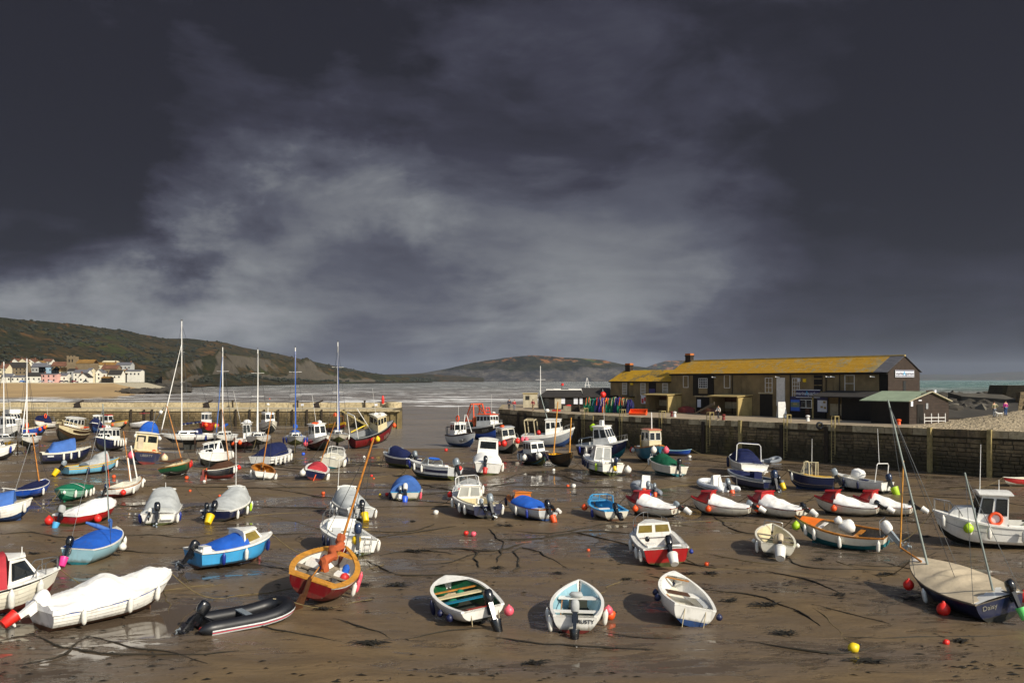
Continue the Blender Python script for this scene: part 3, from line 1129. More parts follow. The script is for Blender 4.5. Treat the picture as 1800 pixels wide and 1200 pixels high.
def make_sea_mat():
 m, n, bs, tc = raw('rough_sea')
 L = m.node_tree.links
 far = n.math('MULTIPLY', 1.0, 1.0)
 sep = m.node_tree.nodes.new('ShaderNodeSeparateXYZ')
 L.new(tc, sep.inputs[0])
 x, y, z = sep.outputs
 brown, green = lin('7f7568'), lin('5f8a80')
 side = n.ramp(n.math('DIVIDE', x, n.math('ADD', y, 1.0)), .02, .38)
 t = n.ramp(n.math('ADD', y, n.math('MULTIPLY', n.noise(tc, .006, 4), 420.0)), 520, 1500)
 t = n.math('MULTIPLY', t, n.math('MULTIPLY_ADD', side, .8, .2))
 c = n.mix(t, brown, green)
 streak = n.noise(n.map(tc, scale=(.35, 1, 1)), .05, 6, .6)
 c = n.mix(n.math('MULTIPLY', n.ramp(streak, .4, .65), .35), c, lin('565248'))
 # white horses: torn, long across the wind
 f1 = n.noise(n.map(tc, scale=(.22, 1, 1)), .10, 7, .68, .5)
 f2 = n.noise(n.map(tc, scale=(.30, 1, 1), loc=(3, 8, 0)), .022, 5, .6, .3)
 zone = n.ramp(y, 260, 420)
 # surf lines off the beach at the left
 wob = n.math('MULTIPLY', n.noise(n.map(tc, scale=(.45, 1, 1)), .010, 6, .62), 260.0)
 line = n.math('SINE', n.math('MULTIPLY', n.math('ADD', y, wob), .075))
 leftz = n.math('MULTIPLY', n.ramp(x, -40, -160), n.ramp(y, 620, 380))
 surf = n.math('MULTIPLY', n.math('MULTIPLY', n.ramp(line, .82, .97), n.ramp(y, 230, 300)), n.math('MULTIPLY', n.ramp(x, 160, -60), n.ramp(y, 900, 500)))
 caps = n.math('MULTIPLY', n.ramp(n.math('ADD', n.math('MULTIPLY', f1, .7), n.math('MULTIPLY', f2, .3)), .55, .59), zone)
 torn = n.ramp(n.noise(n.map(tc, scale=(.4, 1, 1)), .22, 5, .7), .38, .55)
 foam = n.math('MAXIMUM', n.math('MULTIPLY', caps, .9), n.math('MULTIPLY', surf, torn), clamp=True)
 c = n.mix(foam, c, (.80, .80, .78))
 L.new(c, bs.inputs['Base Color'])
 L.new(n.math('ADD', n.math('MULTIPLY', foam, .6), .22), bs.inputs['Roughness'])
 bs.inputs['IOR'].default_value = 1.33
 b1 = n.noise(n.map(tc, scale=(.5, 1, 1)), .5, 6, .62, .4)
 b2 = n.noise(n.map(tc, scale=(.5, 1, 1)), .09, 4, .6, .4)
 L.new(n.bump(n.math('ADD', b1, n.math('MULTIPLY', b2, 3.0)), .7, .5), bs.inputs['Normal'])
def make_rock_mats():
 # rubble stone of walls, per-stone tone from object random
 for name, ca, cb, cc, algae in (('quay_stone', '6a5a40', '8d7b5a', '4a4130', .75), ('pier_stone', '7a6848', '9c8760', '5b4d34', .6), ('coping', 'a59676', 'c0b08c', '8a7c5e', .25), ('quay_mortar', '4a412d', '544a35', '3a3222', .6)):
  m, n, bs, tc = raw(name)
  L = m.node_tree.links
  oi = m.node_tree.nodes.new('ShaderNodeObjectInfo').outputs['Random']
  geo = m.node_tree.nodes.new('ShaderNodeNewGeometry')
  isl = geo.outputs['Random Per Island']
  pos = geo.outputs['Position']
  rnd = n.math('FRACT', n.math('ADD', oi, isl))
  f = n.noise(pos, 2.2, 6, .65)
  c = n.mix(rnd, lin(ca), lin(cb))
  c = n.mix(n.ramp(f, .4, .7), c, lin(cc))
  sep = m.node_tree.nodes.new('ShaderNodeSeparateXYZ')
  L.new(pos, sep.inputs[0])
  # tide weed low on the wall
  zz = n.math('ADD', sep.outputs[2], n.math('MULTIPLY', n.noise(n.map(pos, scale=(1, 1, .3)), .8, 5, .6), 2.2))
  c = n.mix(n.math('MULTIPLY', n.ramp(zz, 4.1, 2.6), algae), c, lin('2c2813'))
  g = n.noise(n.map(pos, scale=(1, 1, .35)), .45, 5, .6)
  c = n.mix(n.math('MULTIPLY', n.ramp(g, .55, .68), algae * .6), c, lin('5e5420'))
  L.new(c, bs.inputs['Base Color'])
  bs.inputs['Roughness'].default_value = .85
  L.new(n.bump(n.noise(pos, 9, 6, .7), .5, .04), bs.inputs['Normal'])
def make_hill_mat():
 m, n, bs, tc = raw('hillside')
 L = m.node_tree.links
 geo = m.node_tree.nodes.new('ShaderNodeNewGeometry')
 pos = geo.outputs['Position']
 nz = m.node_tree.nodes.new('ShaderNodeSeparateXYZ')
 L.new(geo.outputs['Normal'], nz.inputs[0])
 a = n.noise(pos, .010, 8, .66, .4)
 b = n.noise(pos, .045, 7, .7)
 d = n.noise(n.map(pos, scale=(1, 1, 2.5)), .022, 6, .6, .5)
 c = n.mix(n.ramp(a, .38, .62), lin('2b2c1a'), lin('453a24'))  # slope tones darkened: cloud shade over the hills is put into the colour
 c = n.mix(n.ramp(b, .46, .62), c, lin('1c2012'))
 c = n.mix(n.math('MULTIPLY', n.ramp(d, .55, .66), .8), c, lin('604628'))
 e = n.noise(pos, .004, 3, .5)
 c = n.mix(n.math('MULTIPLY', n.ramp(e, .56, .62), n.ramp(b, .6, .4)), c, lin('38411f'))
 steep = n.ramp(n.math('ADD', nz.outputs[2], n.math('MULTIPLY', n.math('SUBTRACT', b, .5), .5)), .66, .46)
 rock = n.mix(n.noise(n.map(pos, scale=(1, 1, 4)), .02, 6, .6), lin('45413a'), lin('625a4c'))
 c = n.mix(steep, c, rock)
 L.new(c, bs.inputs['Base Color'])
 bs.inputs['Roughness'].default_value = 1
 bs.inputs['Specular IOR Level'].default_value = .1
 L.new(n.bump(b, 1.0, 9), bs.inputs['Normal'])
def make_headland_mat():
 m, n, bs, tc = raw('headland_rock')
 L = m.node_tree.links
 geo = m.node_tree.nodes.new('ShaderNodeNewGeometry')
 pos = geo.outputs['Position']
 sp = m.node_tree.nodes.new('ShaderNodeSeparateXYZ')
 L.new(pos, sp.inputs[0])
 a = n.noise(n.map(pos, scale=(1, .5, 2)), .0035, 8, .66, .5)
 b = n.noise(n.map(pos, scale=(1, .5, 3)), .012, 7, .7)
 z = n.math('ADD', sp.outputs[2], n.math('MULTIPLY', n.math('SUBTRACT', a, .5), 120.0))
 c = n.mix(n.ramp(b, .4, .62), lin('20241a'), lin('3a3828'))
 c = n.mix(n.ramp(a, .56, .62), c, lin('4a5c2c'))
 c = n.mix(n.ramp(z, 62, 44), c, n.mix(n.ramp(b, .38, .62), lin('3c3c3e'), lin('605c56')))
 o = n.math('MULTIPLY', n.ramp(z, 88, 104), n.ramp(b, .50, .57))
 c = n.mix(o, c, lin('8a5c34'))
 L.new(c, bs.inputs['Base Color'])
 bs.inputs['Roughness'].default_value = 1
 bs.inputs['Specular IOR Level'].default_value = .1
 L.new(n.bump(b, 1.0, 40), bs.inputs['Normal'])
def make_roof_mat():
 for name, base, lich, amt in (('lichen_slate', '8c7e58', 'c8971c', .41), ('lichen_slate_mossy', '6a5e3c', 'd0a010', .42), ('grey_slate', '55555a', '6a6a6c', .7)):
  m, n, bs, tc = raw(name)
  L = m.node_tree.links
  geo = m.node_tree.nodes.new('ShaderNodeNewGeometry')
  isl = geo.outputs['Random Per Island']
  pos = geo.outputs['Position']
  c = n.mix(isl, lin(base), tuple(x * 1.3 for x in lin(base)))
  f = n.noise(pos, .33, 7, .66, .6)
  g = n.noise(pos, 2.4, 6, .7)
  k = n.ramp(n.math('ADD', n.math('MULTIPLY', f, .5), n.math('MULTIPLY', g, .5)), amt, amt + .10)
  c = n.mix(k, c, n.mix(g, lin(lich), tuple(x * .55 for x in lin(lich))))
  L.new(c, bs.inputs['Base Color'])
  bs.inputs['Roughness'].default_value = .85
  L.new(n.bump(n.noise(pos, 6, 5, .7), .5, .03), bs.inputs['Normal'])
make_mud_mat()
make_sea_mat()
make_rock_mats()
make_hill_mat()
make_headland_mat()
make_roof_mat()
mat('render_wall', '7e6c4a', .9, .30, .5, bump=.25, bscale=6, dirt=.7, dirtcol='453c2a', streak=True)
mat('render_pale', 'a8935e', .9, .2, .8, bump=.2, dirt=.5, dirtcol='6a5a38', streak=True)
mat('black_boards', '1c1813', .7, .3, 2, bump=.1, spec=.3)
mat('brown_boards', '352a22', .75, .25, 2, bump=.1, spec=.3)
mat('dark_roof', '2a2622', .9, .3, 1.5, bump=.3)
mat('green_roof', '8c9a80', .7, .12, .8, dirt=.3)
mat('white_trim', 'd8d6cf', .6, .1, 3, dirt=.3)
mat('white_wall', 'd6d2c4', .85, .1, .6, dirt=.4, dirtcol='9a927e')
mat('brick_black', '2a211b', .9, .3, 4)
mat('chimney_pot', 'b5672c', .8, .2, 4)
mat('quay_paving', '9a8a72', .85, .25, .35, bump=.2, dirt=.4, dirtcol='5c5140')
mat('cobble', 'a39479', .85, .3, .8, bump=.6, bscale=5, dirt=.4, dirtcol='7a6a48')
mat('concrete', 'b0a68c', .9, .2, 1.2, bump=.2, dirt=.5)
mat('timber_pale', '9a8a5a', .85, .3, 3, bump=.3, dirt=.4, dirtcol='4a4228')
mat('timber_dark', '33291c', .9, .35, 3, bump=.4)
mat('sign_navy', '17194a', .5, .1, 3)
mat('sign_white', 'd4d6dc', .5, .08, 3)
mat('sign_cyan', '2aa6d8', .5, .08, 3)
mat('sign_blue', '2f62c0', .5, .08, 3)
mat('sign_mauve', '3a3568', .6, .1, 3)
mat('sand', 'a68a5e', .95, .2, .02, bump=.2, bscale=.3, dirt=.4, dirtcol='7d6238')
mat('rock_dark', '3a352c', .9, .4, .3, bump=.6, bscale=1.5)
mat('rock_grey', '5a554a', .9, .4, .4, bump=.6, bscale=1.5)
mat('weed', '1e1a0e', .8, .4, 5, bump=.6)
mat('chain_weed', '2a2418', .85, .4, 6, bump=.5)
mat('rope_tan', '6a5c3a', .85, .3, 6, bump=.4)
mat('steel_pile', '7a6a44', .8, .35, .8, bump=.3, dirt=.7, dirtcol='3a3018', streak=True)
mat('spray_white', 'e6e4dc', .9, .1, .3, bump=.4)
mat('trunk', '3c3022', .9, .3, 1)
mat('leaf_dark', '1f2414', .9, .4, .3)
def build_mud():
 rows = []
 ys = [-12 + i * 1.0 for i in range(60)] + [48 + i * 1.4 for i in range(62)] + [135 + i * 3 for i in range(22)]
 for y in ys:
  row = []
  w = 60 + abs(y) * .9
  for j in range(111):
   x = -w * 1.15 + w * 2.3 * j / 110
   z = mud_z(x, y)
   z += .05 * noise.noise((x * .16, y * .3, 0)) + .025 * noise.noise((x * .7, y * .9, 4)) + .02
   ch = max(0, 1 - abs(x + 14 + (y - 126) * .1) / 15)
   ch = min(1, ch * 1.8)
   if y > 118:
    z -= ch * min(1, (y - 118) / 12) * .45
    z -= max(0, (y - 178)) * .05
   for b in BOATS_POS:
    dd = (x - b[0]) ** 2 + ((y - b[1])) ** 2
    if dd < b[2] ** 2 * 2.2:
     z -= .09 * math.exp(-dd / (b[2] ** 2 * .55))
   row.append((x, y, z))
  rows.append(row)
 g = MB()
 g.grid([r[::-1] for r in rows])
 o = g.build('mud', 'wet_mud', None, 180)
 tag(o, 'wet brown harbour mud laid bare at low tide', None, None, 'structure')
BOATS_POS = []
def build_sea():
 g = MB()
 rows = []
 d = 112.0
 while d < 14800:
  row = []
  st = d * .010
  for j in range(161):
   x = d * (-1.25 + 2.5 * j / 160)
   a = .34 * min(1, (d - 112) / 60) * math.exp(-d / 2600)
   z = SEA_Z + a * (noise.noise((x * .035, d * .11, 1)) + .6 * noise.noise((x * .1, d * .26, 5)))
   row.append((x, d, z))
  rows.append(row)
  d += max(.9, st)
 g.grid([r[::-1] for r in rows])
 o = g.build('sea', 'rough_sea', None, 180)
 tag(o, 'choppy grey green sea with white horses beyond the harbour', None, None, 'structure')
# ---------------------------------------------------------------- stone walls
def stone_line(path, ztop, zbot, parent, m, n_parts, avg=(.8, .34), seed=1, batter=.04, skip_top=0, partname='stone'):
 """courses of squared rubble along a polyline facing its right-hand side; nearest stones are single objects"""
 rng = random.Random(seed)
 me = []
 for i in range(8):
  g = MB()
  c = .07
  p = []
  for sx in (-.5, .5):
   pass
  j = lambda: rng.uniform(-.05, .05)
  b = [(-.5 + abs(j()) * .3, 0, -.5 + abs(j())), (.5 - abs(j()) * .3, 0, -.5 + abs(j())), (.5 - abs(j()) * .3, 0, .5 - abs(j())), (-.5 + abs(j()) * .3, 0, .5 - abs(j()))]
  f = [(x * .94, -1 + j() * 2, z * .90) for x, y, z in b]
  g.hexa(b, f)
  mm = g.mesh('stone', 20)
  mm.materials.append(MATS[m])
  me.append((mm, g))
 stones = []
 for a, b_ in zip(path, path[1:]):
  a, b_ = V(a), V(b_)
  zt0, zt1 = a.z, b_.z
  a2, b2 = V((a.x, a.y, 0)), V((b_.x, b_.y, 0))
  L = (b2 - a2).length
  d = (b2 - a2) / L
  nrm = V((d.y, -d.x, 0))
  z = -.15
  H = max(zt0, zt1) - skip_top
  k = 0
  while True:
   hgt = avg[1] * rng.uniform(.75, 1.3)
   if z + hgt > H - .02:
    break
   s = -rng.uniform(0, .5)
   while s < L:
    w = avg[0] * rng.choice((.55, .8, 1, 1, 1.3, 1.7))
    e = min(s + w, L)
    s0 = max(s, 0)
    if e - s0 > .12:
     c = a2 + d * ((s0 + e) / 2) + V((0, 0, z + hgt / 2 + lerp(zt0, zt1, s0 / L) - max(zt0, zt1)))
     if c.z > -.4:
      c += nrm * (-.01 - batter * (z - 1))
      stones.append((c, d, nrm, e - s0 - .03, hgt - .03, rng.uniform(.05, .13), rng.randrange(8)))
    s += w
   z += hgt
 stones.sort(key=lambda q: (q[0] - V((0, 0, 9))).length)
 rest = MB()
 for i, (c, d, nrm, w, h, dep, kk) in enumerate(stones):
  M = Matrix((d * w, -nrm * dep, V((0, 0, h)))).transposed().to_4x4()
  M.translation = c
  if i < n_parts:
   o = bpy.data.objects.new(partname, me[kk][0])
   COL.objects.link(o)
   o.parent = parent
   o.matrix_local = parent.matrix_world.inverted() @ M if False else Matrix.Translation(-parent.location) @ M
  else:
   o0 = len(rest.v)
   rest.v.extend(tuple(M @ V(q) - parent.location) for q in me[kk][1].v)
   rest.f.extend(tuple(o0 + q for q in f) for f in me[kk][1].f)
 if rest.v:
  o = rest.build('stonework', m, parent, 20)
  o['kind'] = 'stuff'
QUAY = [Z(878, 719, 4.15), Z(1000, 727.5, 4.15), Z(1180, 735.5, 4.15), Z(1330, 741, 4.2), Z(1500, 748, 4.3), Z(1640, 753.5, 4.4), Z(1740, 757, 4.5), Z(1830, 760.5, 4.5), Z(1990, 766, 4.5)]
def quay_at(px):
 """point on the quay edge under photo column px"""
 k = (px - 900) / FPX
 for a, b in zip(QUAY, QUAY[1:]):
  fa, fb = a.x - k * a.y, b.x - k * b.y
  if fa <= 0 <= fb:
   t = -fa / (fb - fa)
   return a.lerp(b, t), (b - a).normalized()
 return QUAY[-1].copy(), (QUAY[-1] - QUAY[-2]).normalized()
def build_quay():
 back = V((.80, .60, 0))
 q = thing('harbour_quay', QUAY[2] * 1.0, 'dark stone harbour quay with timber fenders below the long building', 'quay')
 q.location.z = 0
 of = q.location.copy()
 head = Z(862, 715.5, 4.15) + V((2, 16, 0))
 line = [head] + QUAY
 inner = [p - V((.12, .1, 0)) * 0 + back * .12 for p in line]
 g = MB()
 g.grid([[p - of, V((p.x, p.y, -.6)) - of] for p in inner])
 g.build('wall_core', 'quay_mortar', q)
 fl = MB()
 fl.grid([[p - of + V((0, 0, -.0)) for p in (a + back * .45, a + back * 17, a + back * 42)] for a in line])
 fl.build('paving', 'quay_paving', q, 180)
 stone_line([V((p.x, p.y, p.z)) for p in line], 0, 0, q, 'quay_stone', 230, (.85, .34), 5, .015, .62)
 # coping blocks
 rng = random.Random(3)
 n = 0
 for a, b in zip(line, line[1:]):
  L = (b - a).length
  d = (b - a).normalized()
  s = 0
  while s < L:
   w = min(rng.uniform(.9, 1.7), L - s)
   if w > .2:
    h = .62
    g = MB()
    nr = V((d.y, -d.x, 0))
    c = a + d * (s + w / 2) + nr * rng.uniform(-.01, .03) + back * .2
    p0 = [V((x * (w - .03) / 2, y, z)) for x, y, z in ((-1, -.32, -h), (1, -.32, -h), (1, .32, -h), (-1, .32, -h))]
    p1 = [V((x * (w - .05) / 2, y, z)) for x, y, z in ((-1, -.29, rng.uniform(.01, .05)), (1, -.29, rng.uniform(.01, .05)), (1, .3, .03), (-1, .3, .03))]
    M = Matrix((d, V((-d.y, d.x, 0)), V((0, 0, 1)))).transposed()
    g.hexa([M @ p + c - of for p in p0], [M @ p + c - of for p in p1])
    g.build('coping_stone', 'quay_stone' if rng.random() < .45 else 'coping', q, 20)
    n += 1
   s += w
 # timber fender piles and ladders, seen against the wall
 for px, kind in ((913, 0), (925, 0), (1020, 0), (1027, 2), (1045, 1), (1086, 0), (1093, 2), (1157, 0), (1163, 2), (1238, 0), (1247, 2), (1303, 3), (1376, 0), (1383, 2), (1455, 0), (1467, 2), (1637, 3), (1741, 3)):
  p, d = quay_at(px)
  nr = V((d.y, -d.x, 0))
  base = p + nr * .22
  g = MB()
  zt = p.z
  if kind == 0:
   g.bar(V((base.x, base.y, -.1)) - of, V((base.x, base.y, zt - .2)) - of, .34, .3, (nr.x, nr.y, 0))
   g.build('timber_fender', 'timber_dark', q)
  elif kind == 3:
   g.bar(V((base.x, base.y, -.1)) - of, V((base.x, base.y, zt + .12)) - of, .36, .34, (nr.x, nr.y, 0))
   g.build('timber_fender', 'timber_pale', q)
  elif kind == 1:
   g.bar(V((base.x, base.y, 1.0)) - of, V((base.x, base.y, zt - .1)) - of, .12, .12)
   g.build('wall_pipe', 'timber_pale', q)
  else:
   for sg in (-.22, .22):
    b0 = base + d * sg
    g.bar(V((b0.x, b0.y, .3 if sg < 0 else 1.2)) - of, V((b0.x, b0.y, zt + .95)) - of, .08, .08)
   for i in range(14):
    z = .5 + i * .3
    if z < zt + .9:
     b0, b1 = base - d * .22, base + d * .22
     g.tube([V((b0.x, b0.y, z)) - of, V((b1.x, b1.y, z)) - of], .018, 4)
   b0, b1 = base - d * .22, base + d * .22
   g.bar(V((b0.x, b0.y, zt + .93)) - of, V((b1.x, b1.y, zt + .93)) - of, .09, .09)
   for sg in (-.22, .22):
    b0 = base + d * sg
    g.bar(V((b0.x, b0.y, zt + .9)) - of, V((b0.x, b0.y, zt + .9)) + back * .7 - of, .07, .07)
    g.bar(V((b0.x, b0.y, zt + .0)) + back * .7 - of, V((b0.x, b0.y, zt + .93)) + back * .7 - of, .07, .07)
   g.build('ladder', 'timber_pale', q)
def build_pier():
 d0, d1 = 173.0, 185.0
 xe = (690 - 900) * d0 / FPX
 pth = [V((-190, d0 + 6, 3.38)), V((xe, d0, 3.38))]
 q = thing('harbour_pier', V((xe, d0, 0)), 'stone pier with pale parapet closing the left side of the harbour', 'pier')
 of = q.location.copy()
 dv = (pth[1] - pth[0]).normalized()
 bk = V((-dv.y, dv.x, 0))
 g = MB()
 g.grid([[p + bk * .12 - of, V((p.x, p.y, -.8)) + bk * .12 - of] for p in pth])
 e = pth[1]
 g.grid([[e + bk * .12 - of, V((e.x, e.y, -.8)) + bk * .12 - of], [e + bk * 12 - of, V((e.x, e.y, -.8)) + bk * 12 - of]])
 g.build('wall_core', 'quay_mortar', q)
 stone_line([pth[0] + V((0, 0, 0)), pth[1]], 0, 0, q, 'pier_stone', 60, (.95, .42), 11, .01, .45)
 g = MB()
 a, b = pth
 n = 90
 for i in range(n):
  s0, s1 = a.lerp(b, i / n), a.lerp(b, (i + .985) / n)
  r = .03 * math.sin(i * 7.3)
  if i >= n - 60:
   gg = MB()
   gg.hexa([p + V((0, 0, -.45)) - of for p in (s0 - bk * (.05 + r), s1 - bk * (.05 + r), s1 + bk * 1.2, s0 + bk * 1.2)], [p + V((0, 0, .02 + r)) - of for p in (s0 - bk * (.03 + r), s1 - bk * (.03 + r), s1 + bk * 1.2, s0 + bk * 1.2)])
   gg.build('coping_stone', 'coping', q, 20)
  else:
   g.hexa([p + V((0, 0, -.45)) - of for p in (s0 - bk * .05, s1 - bk * .05, s1 + bk * 1.2, s0 + bk * 1.2)], [p + V((0, 0, .02)) - of for p in (s0 - bk * .03, s1 - bk * .03, s1 + bk * 1.2, s0 + bk * 1.2)])
 o = g.build('coping_row', 'coping', q, 20)
 o['kind'] = 'stuff'
 g = MB()
 g.grid([[p + bk * 1.2 - of for p in pth], [p + bk * 11.5 - of for p in pth]])
 g.build('walkway', 'concrete', q)
 # rear parapet in long blocks
 n = 46
 pe = b - dv * .6
 for i in range(n):
  s0, s1 = a.lerp(pe, i / n) + bk * 11, a.lerp(pe, (i + .99) / n) + bk * 11
  h = .95 + .05 * math.sin(i * 3.7)
  g = MB()
  g.hexa([p + V((0, 0, -.02)) - of for p in (s0, s1, s1 + bk * .9, s0 + bk * .9)], [p + V((0, 0, h)) - of for p in (s0 + bk * .06, s1 + bk * .06, s1 + bk * .84, s0 + bk * .84)])
  g.build('parapet_block', 'coping', q, 20)
 g = MB()
 g.lathe([(1.6, -.02), (1.6, 1.0), (1.45, 1.1), (0, 1.12)], Matrix.Translation(b + bk * 10.5 - dv * 1.5 - of), 20)
 g.build('round_end', 'coping', q)
 # timber fenders on the wall
 for px in (224, 248, 262, 386, 412, 437, 463, 488, 513, 539, 565, 604):
  x = (px - 900) * d0 / FPX
  g = MB()
  y = d0 + (x - xe) * (6 / (-190 - xe)) - .2
  g.bar(V((x, y, -.1)) - of, V((x, y, 3.3)) - of, .3, .3)
  g.build('timber_fender', 'timber_dark', q)
 # sheet pile dolphin at the end
 sp = thing('sheet_pile_jetty', V(((668 - 900) * 171 / FPX, 170, 0)), 'rusty sheet pile jetty head at the end of the left pier', 'jetty')
 xa, xb = (640 - 900) * 170 / FPX, (703 - 900) * 170 / FPX
 x = xa
 i = 0
 while x < xb:
  w = .62
  g = MB()
  y0 = 169.6 + (.28 if i % 2 else 0)
  g.hexa([V((x, y0, -.8)) - sp.location, V((x + w * .96, y0, -.8)) - sp.location, V((x + w * .96, y0 + 2.6, -.8)) - sp.location, V((x, y0 + 2.6, -.8)) - sp.location], [V((x, y0, 3.05)) - sp.location, V((x + w * .96, y0, 3.05)) - sp.location, V((x + w * .96, y0 + 2.6, 3.05)) - sp.location, V((x, y0 + 2.6, 3.05)) - sp.location])
  g.build('sheet_pile', 'steel_pile', sp)
  x += w
  i += 1
 g = MB()
 g.bar(V((xa - .4, 169.2, 3.2)) - sp.location, V((xb + .1, 169.2, 3.2)) - sp.location, .5, .25)
 g.build('cap_beam', 'coping', sp)
 # stair down
 st = thing('pier_steps', V(((630 - 900) * 170 / FPX, 170, 0)), 'green slimy steps leading down from the pier end', 'steps')
 for i in range(10):
  g = MB()
  g.box((-2.6 + i * .45, -.8, 3.1 - i * .27), (.5, 1.4, .12))
  g.build('step', 'timber_pale', st)
 g = MB()
 g.bar((-2.9, -1.5, 3.3), (2.2, -1.5, .3), .1, .3)
 g.build('stringer', 'timber_pale', st)
 bc = thing('beacon', V(((673 - 900) * 184 / FPX, 184, 4.3)), 'small red beacon on the round end of the pier', 'beacon')
 g = MB()
 g.lathe([(.22, -.3), (.22, 0), (.28, .05), (.3, .8), (.2, 1.3), (.06, 1.5), (0, 1.52)], None, 12)
 g.build('red_lantern', 'buoy_red', bc)
 g = MB()
 g.lathe([(.35, -.34), (.35, -.25), (.2, -.2)], None, 12)
 g.build('base', 'concrete', bc)
 for px, py, nm in ((363, 711, 'nearest the tall yacht'), (557, 711, 'right of the blue-masted yacht'), (136, 711, 'near the left end of the pier')):
  p = D(px, 716, 181)
  p.z = 3.38
  c = thing('deck_cannon', p, 'black iron cannon on the pier walkway, ' + nm, 'cannon', 'cannons on the pier')
  g = MB()
  g.lathe([(0, -.75), (.2, -.74), (.22, -.6), (.18, .3), (.13, 1.2), (.17, 1.25), (.17, 1.32), (.1, 1.33), (.1, 1.0)], Matrix.Translation((0, 0, .95)) @ Matrix.Rotation(R(66), 4, 'Y'), 12)
  g.build('barrel', 'brick_black', c)
  g = MB()
  for sg in (-.3, .3):
   g.hexa([(-.7, sg - .08, 0), (.6, sg - .08, 0), (.6, sg + .08, 0), (-.7, sg + .08, 0)], [(-.35, sg - .08, .9), (.3, sg - .08, .95), (.3, sg + .08, .95), (-.35, sg + .08, .9)])
  g.build('carriage', 'brick_black', c)
 for px, nm in ((523, 'left of the right-hand cannon'), (641, 'near the beacon'), (409, 'right of the left-hand cannon')):
  p = D(px, 710, 184)
  p.z = 3.38
  b = thing('mooring_post', p, 'short dark mooring post on the pier, ' + nm, 'post', 'posts along the pier parapet')
  g = MB()
  g.lathe([(.18, 0), (.16, 1.1), (.24, 1.15), (.24, 1.35), (.1, 1.45), (0, 1.46)], None, 10)
  g.build('shaft', 'timber_dark', b)
 for px, nm in ((531, 'beside the dark mooring post'), (661, 'by the red beacon')):
  s = thing('notice_board', V(((px - 900) * 183.4 / FPX, 183.6, 3.38)), 'small white notice on the pier parapet ' + nm, 'sign', 'white notices on the pier')
  g = MB()
  g.box((0, 0, .55), (.55, .06, .45))
  g.build('panel', 'sign_white', s)
  g = MB()
  g.bar((0, .05, 0), (0, .05, .5), .06, .06)
  g.build('post', 'timber_dark', s)
# ---------------------------------------------------------------- buildings on the quay
class Frame:
 """local axes: u along the front, w depth behind it, z up"""
 def __init__(s, o, u):
  s.o = V(o)
  s.u = V((u[0], u[1], 0)).normalized()
  s.w = V((-s.u.y, s.u.x, 0))
  if s.w.y < 0:
   s.w = -s.w
 def __call__(s, a, b, c):
  return s.u * a + s.w * b + V((0, 0, c))
def fbox(g, F, a0, a1, b0, b1, c0, c1):
 g.hexa([F(a0, b0, c0), F(a1, b0, c0), F(a1, b1, c0), F(a0, b1, c0)], [F(a0, b0, c1), F(a1, b0, c1), F(a1, b1, c1), F(a0, b1, c1)])
 return g
def window(F, par, a, z, w, h, cols, rows, frame='white_trim', lit=None, depth=.06):
 g = MB()
 t = .07
 fbox(g, F, a, a + w, -.03, depth, z - .08, z)
 fbox(g, F, a, a + w, -.05, depth, z + h - t, z + h)
 for x in (a, a + w - t):
  fbox(g, F, x, x + t, -.05, depth, z, z + h - t)
 o = g.build('window', frame, par)
 p = MB()
 fbox(p, F, a + t, a + w - t, .01, .04, z, z + h - t)
 p.build('pane', 'glass_dark', o)
 if cols * rows > 1:
  b = MB()
  for i in range(1, cols):
   x = a + w * i / cols
   fbox(b, F, x - .025, x + .025, -.03, .005, z, z + h - t)
  for j in range(1, rows):
   y = z + (h - t) * j / rows
   fbox(b, F, a + t, a + w - t, -.025, .004, y - .025, y + .025)
  b.build('glazing_bars', frame, o)
 return o
def slate_roof(F, par, a0, a1, b0, b1, z0, z1, m, course=.28, name='roof', bi=0):
 """stepped slate courses from eaves (b0,z0) to ridge (b1,z1)"""
 g = MB()
 rng = random.Random(int(a0 * 10 + a1 * 3))
 L = math.hypot(b1 - b0, z1 - z0)
 n = max(2, int(L / course))
 for i in range(n):
  f0, f1 = i / n, (i + 1.15) / n
  f1 = min(f1, 1)
  s = a0 - rng.random() * .5
  while s < a1:
   w = rng.uniform(.7, 1.2)
   x0, x1 = max(s, a0), min(s + w - .015, a1)
   if x1 > x0 + .03:
    up = .045 + rng.uniform(-.01, .012)
    g.hexa([F(x0, lerp(b0, b1, f0), lerp(z0, z1, f0)), F(x1, lerp(b0, b1, f0), lerp(z0, z1, f0)), F(x1, lerp(b0, b1, f1), lerp(z0, z1, f1)), F(x0, lerp(b0, b1, f1), lerp(z0, z1, f1))],
                       [F(x0, lerp(b0, b1, f0), lerp(z0, z1, f0) + up), F(x1, lerp(b0, b1, f0), lerp(z0, z1, f0) + up), F(x1, lerp(b0, b1, f1), lerp(z0, z1, f1) + .012), F(x0, lerp(b0, b1, f1), lerp(z0, z1, f1) + .012)])
   s += w
 o = g.build(name, m, par, 20)
 o['kind'] = 'stuff'
 return o
def chimney(F, par, a, b, z, h, w=.9, d=.7):
 g = MB()
 fbox(g, F, a - w / 2, a + w / 2, b - d / 2, b + d / 2, z, z + h)
 fbox(g, F, a - w / 2 - .06, a + w / 2 + .06, b - d / 2 - .06, b + d / 2 + .06, z + h - .18, z + h - .002)
 c = g.build('chimney', 'brick_black', par)
 g = MB()
 fbox(g, F, a - w / 2 - .02, a + w / 2 + .02, b - d / 2 - .02, b + d / 2 + .02, z + h, z + h + .28)
 g.build('chimney_cap', 'chimney_pot', c)
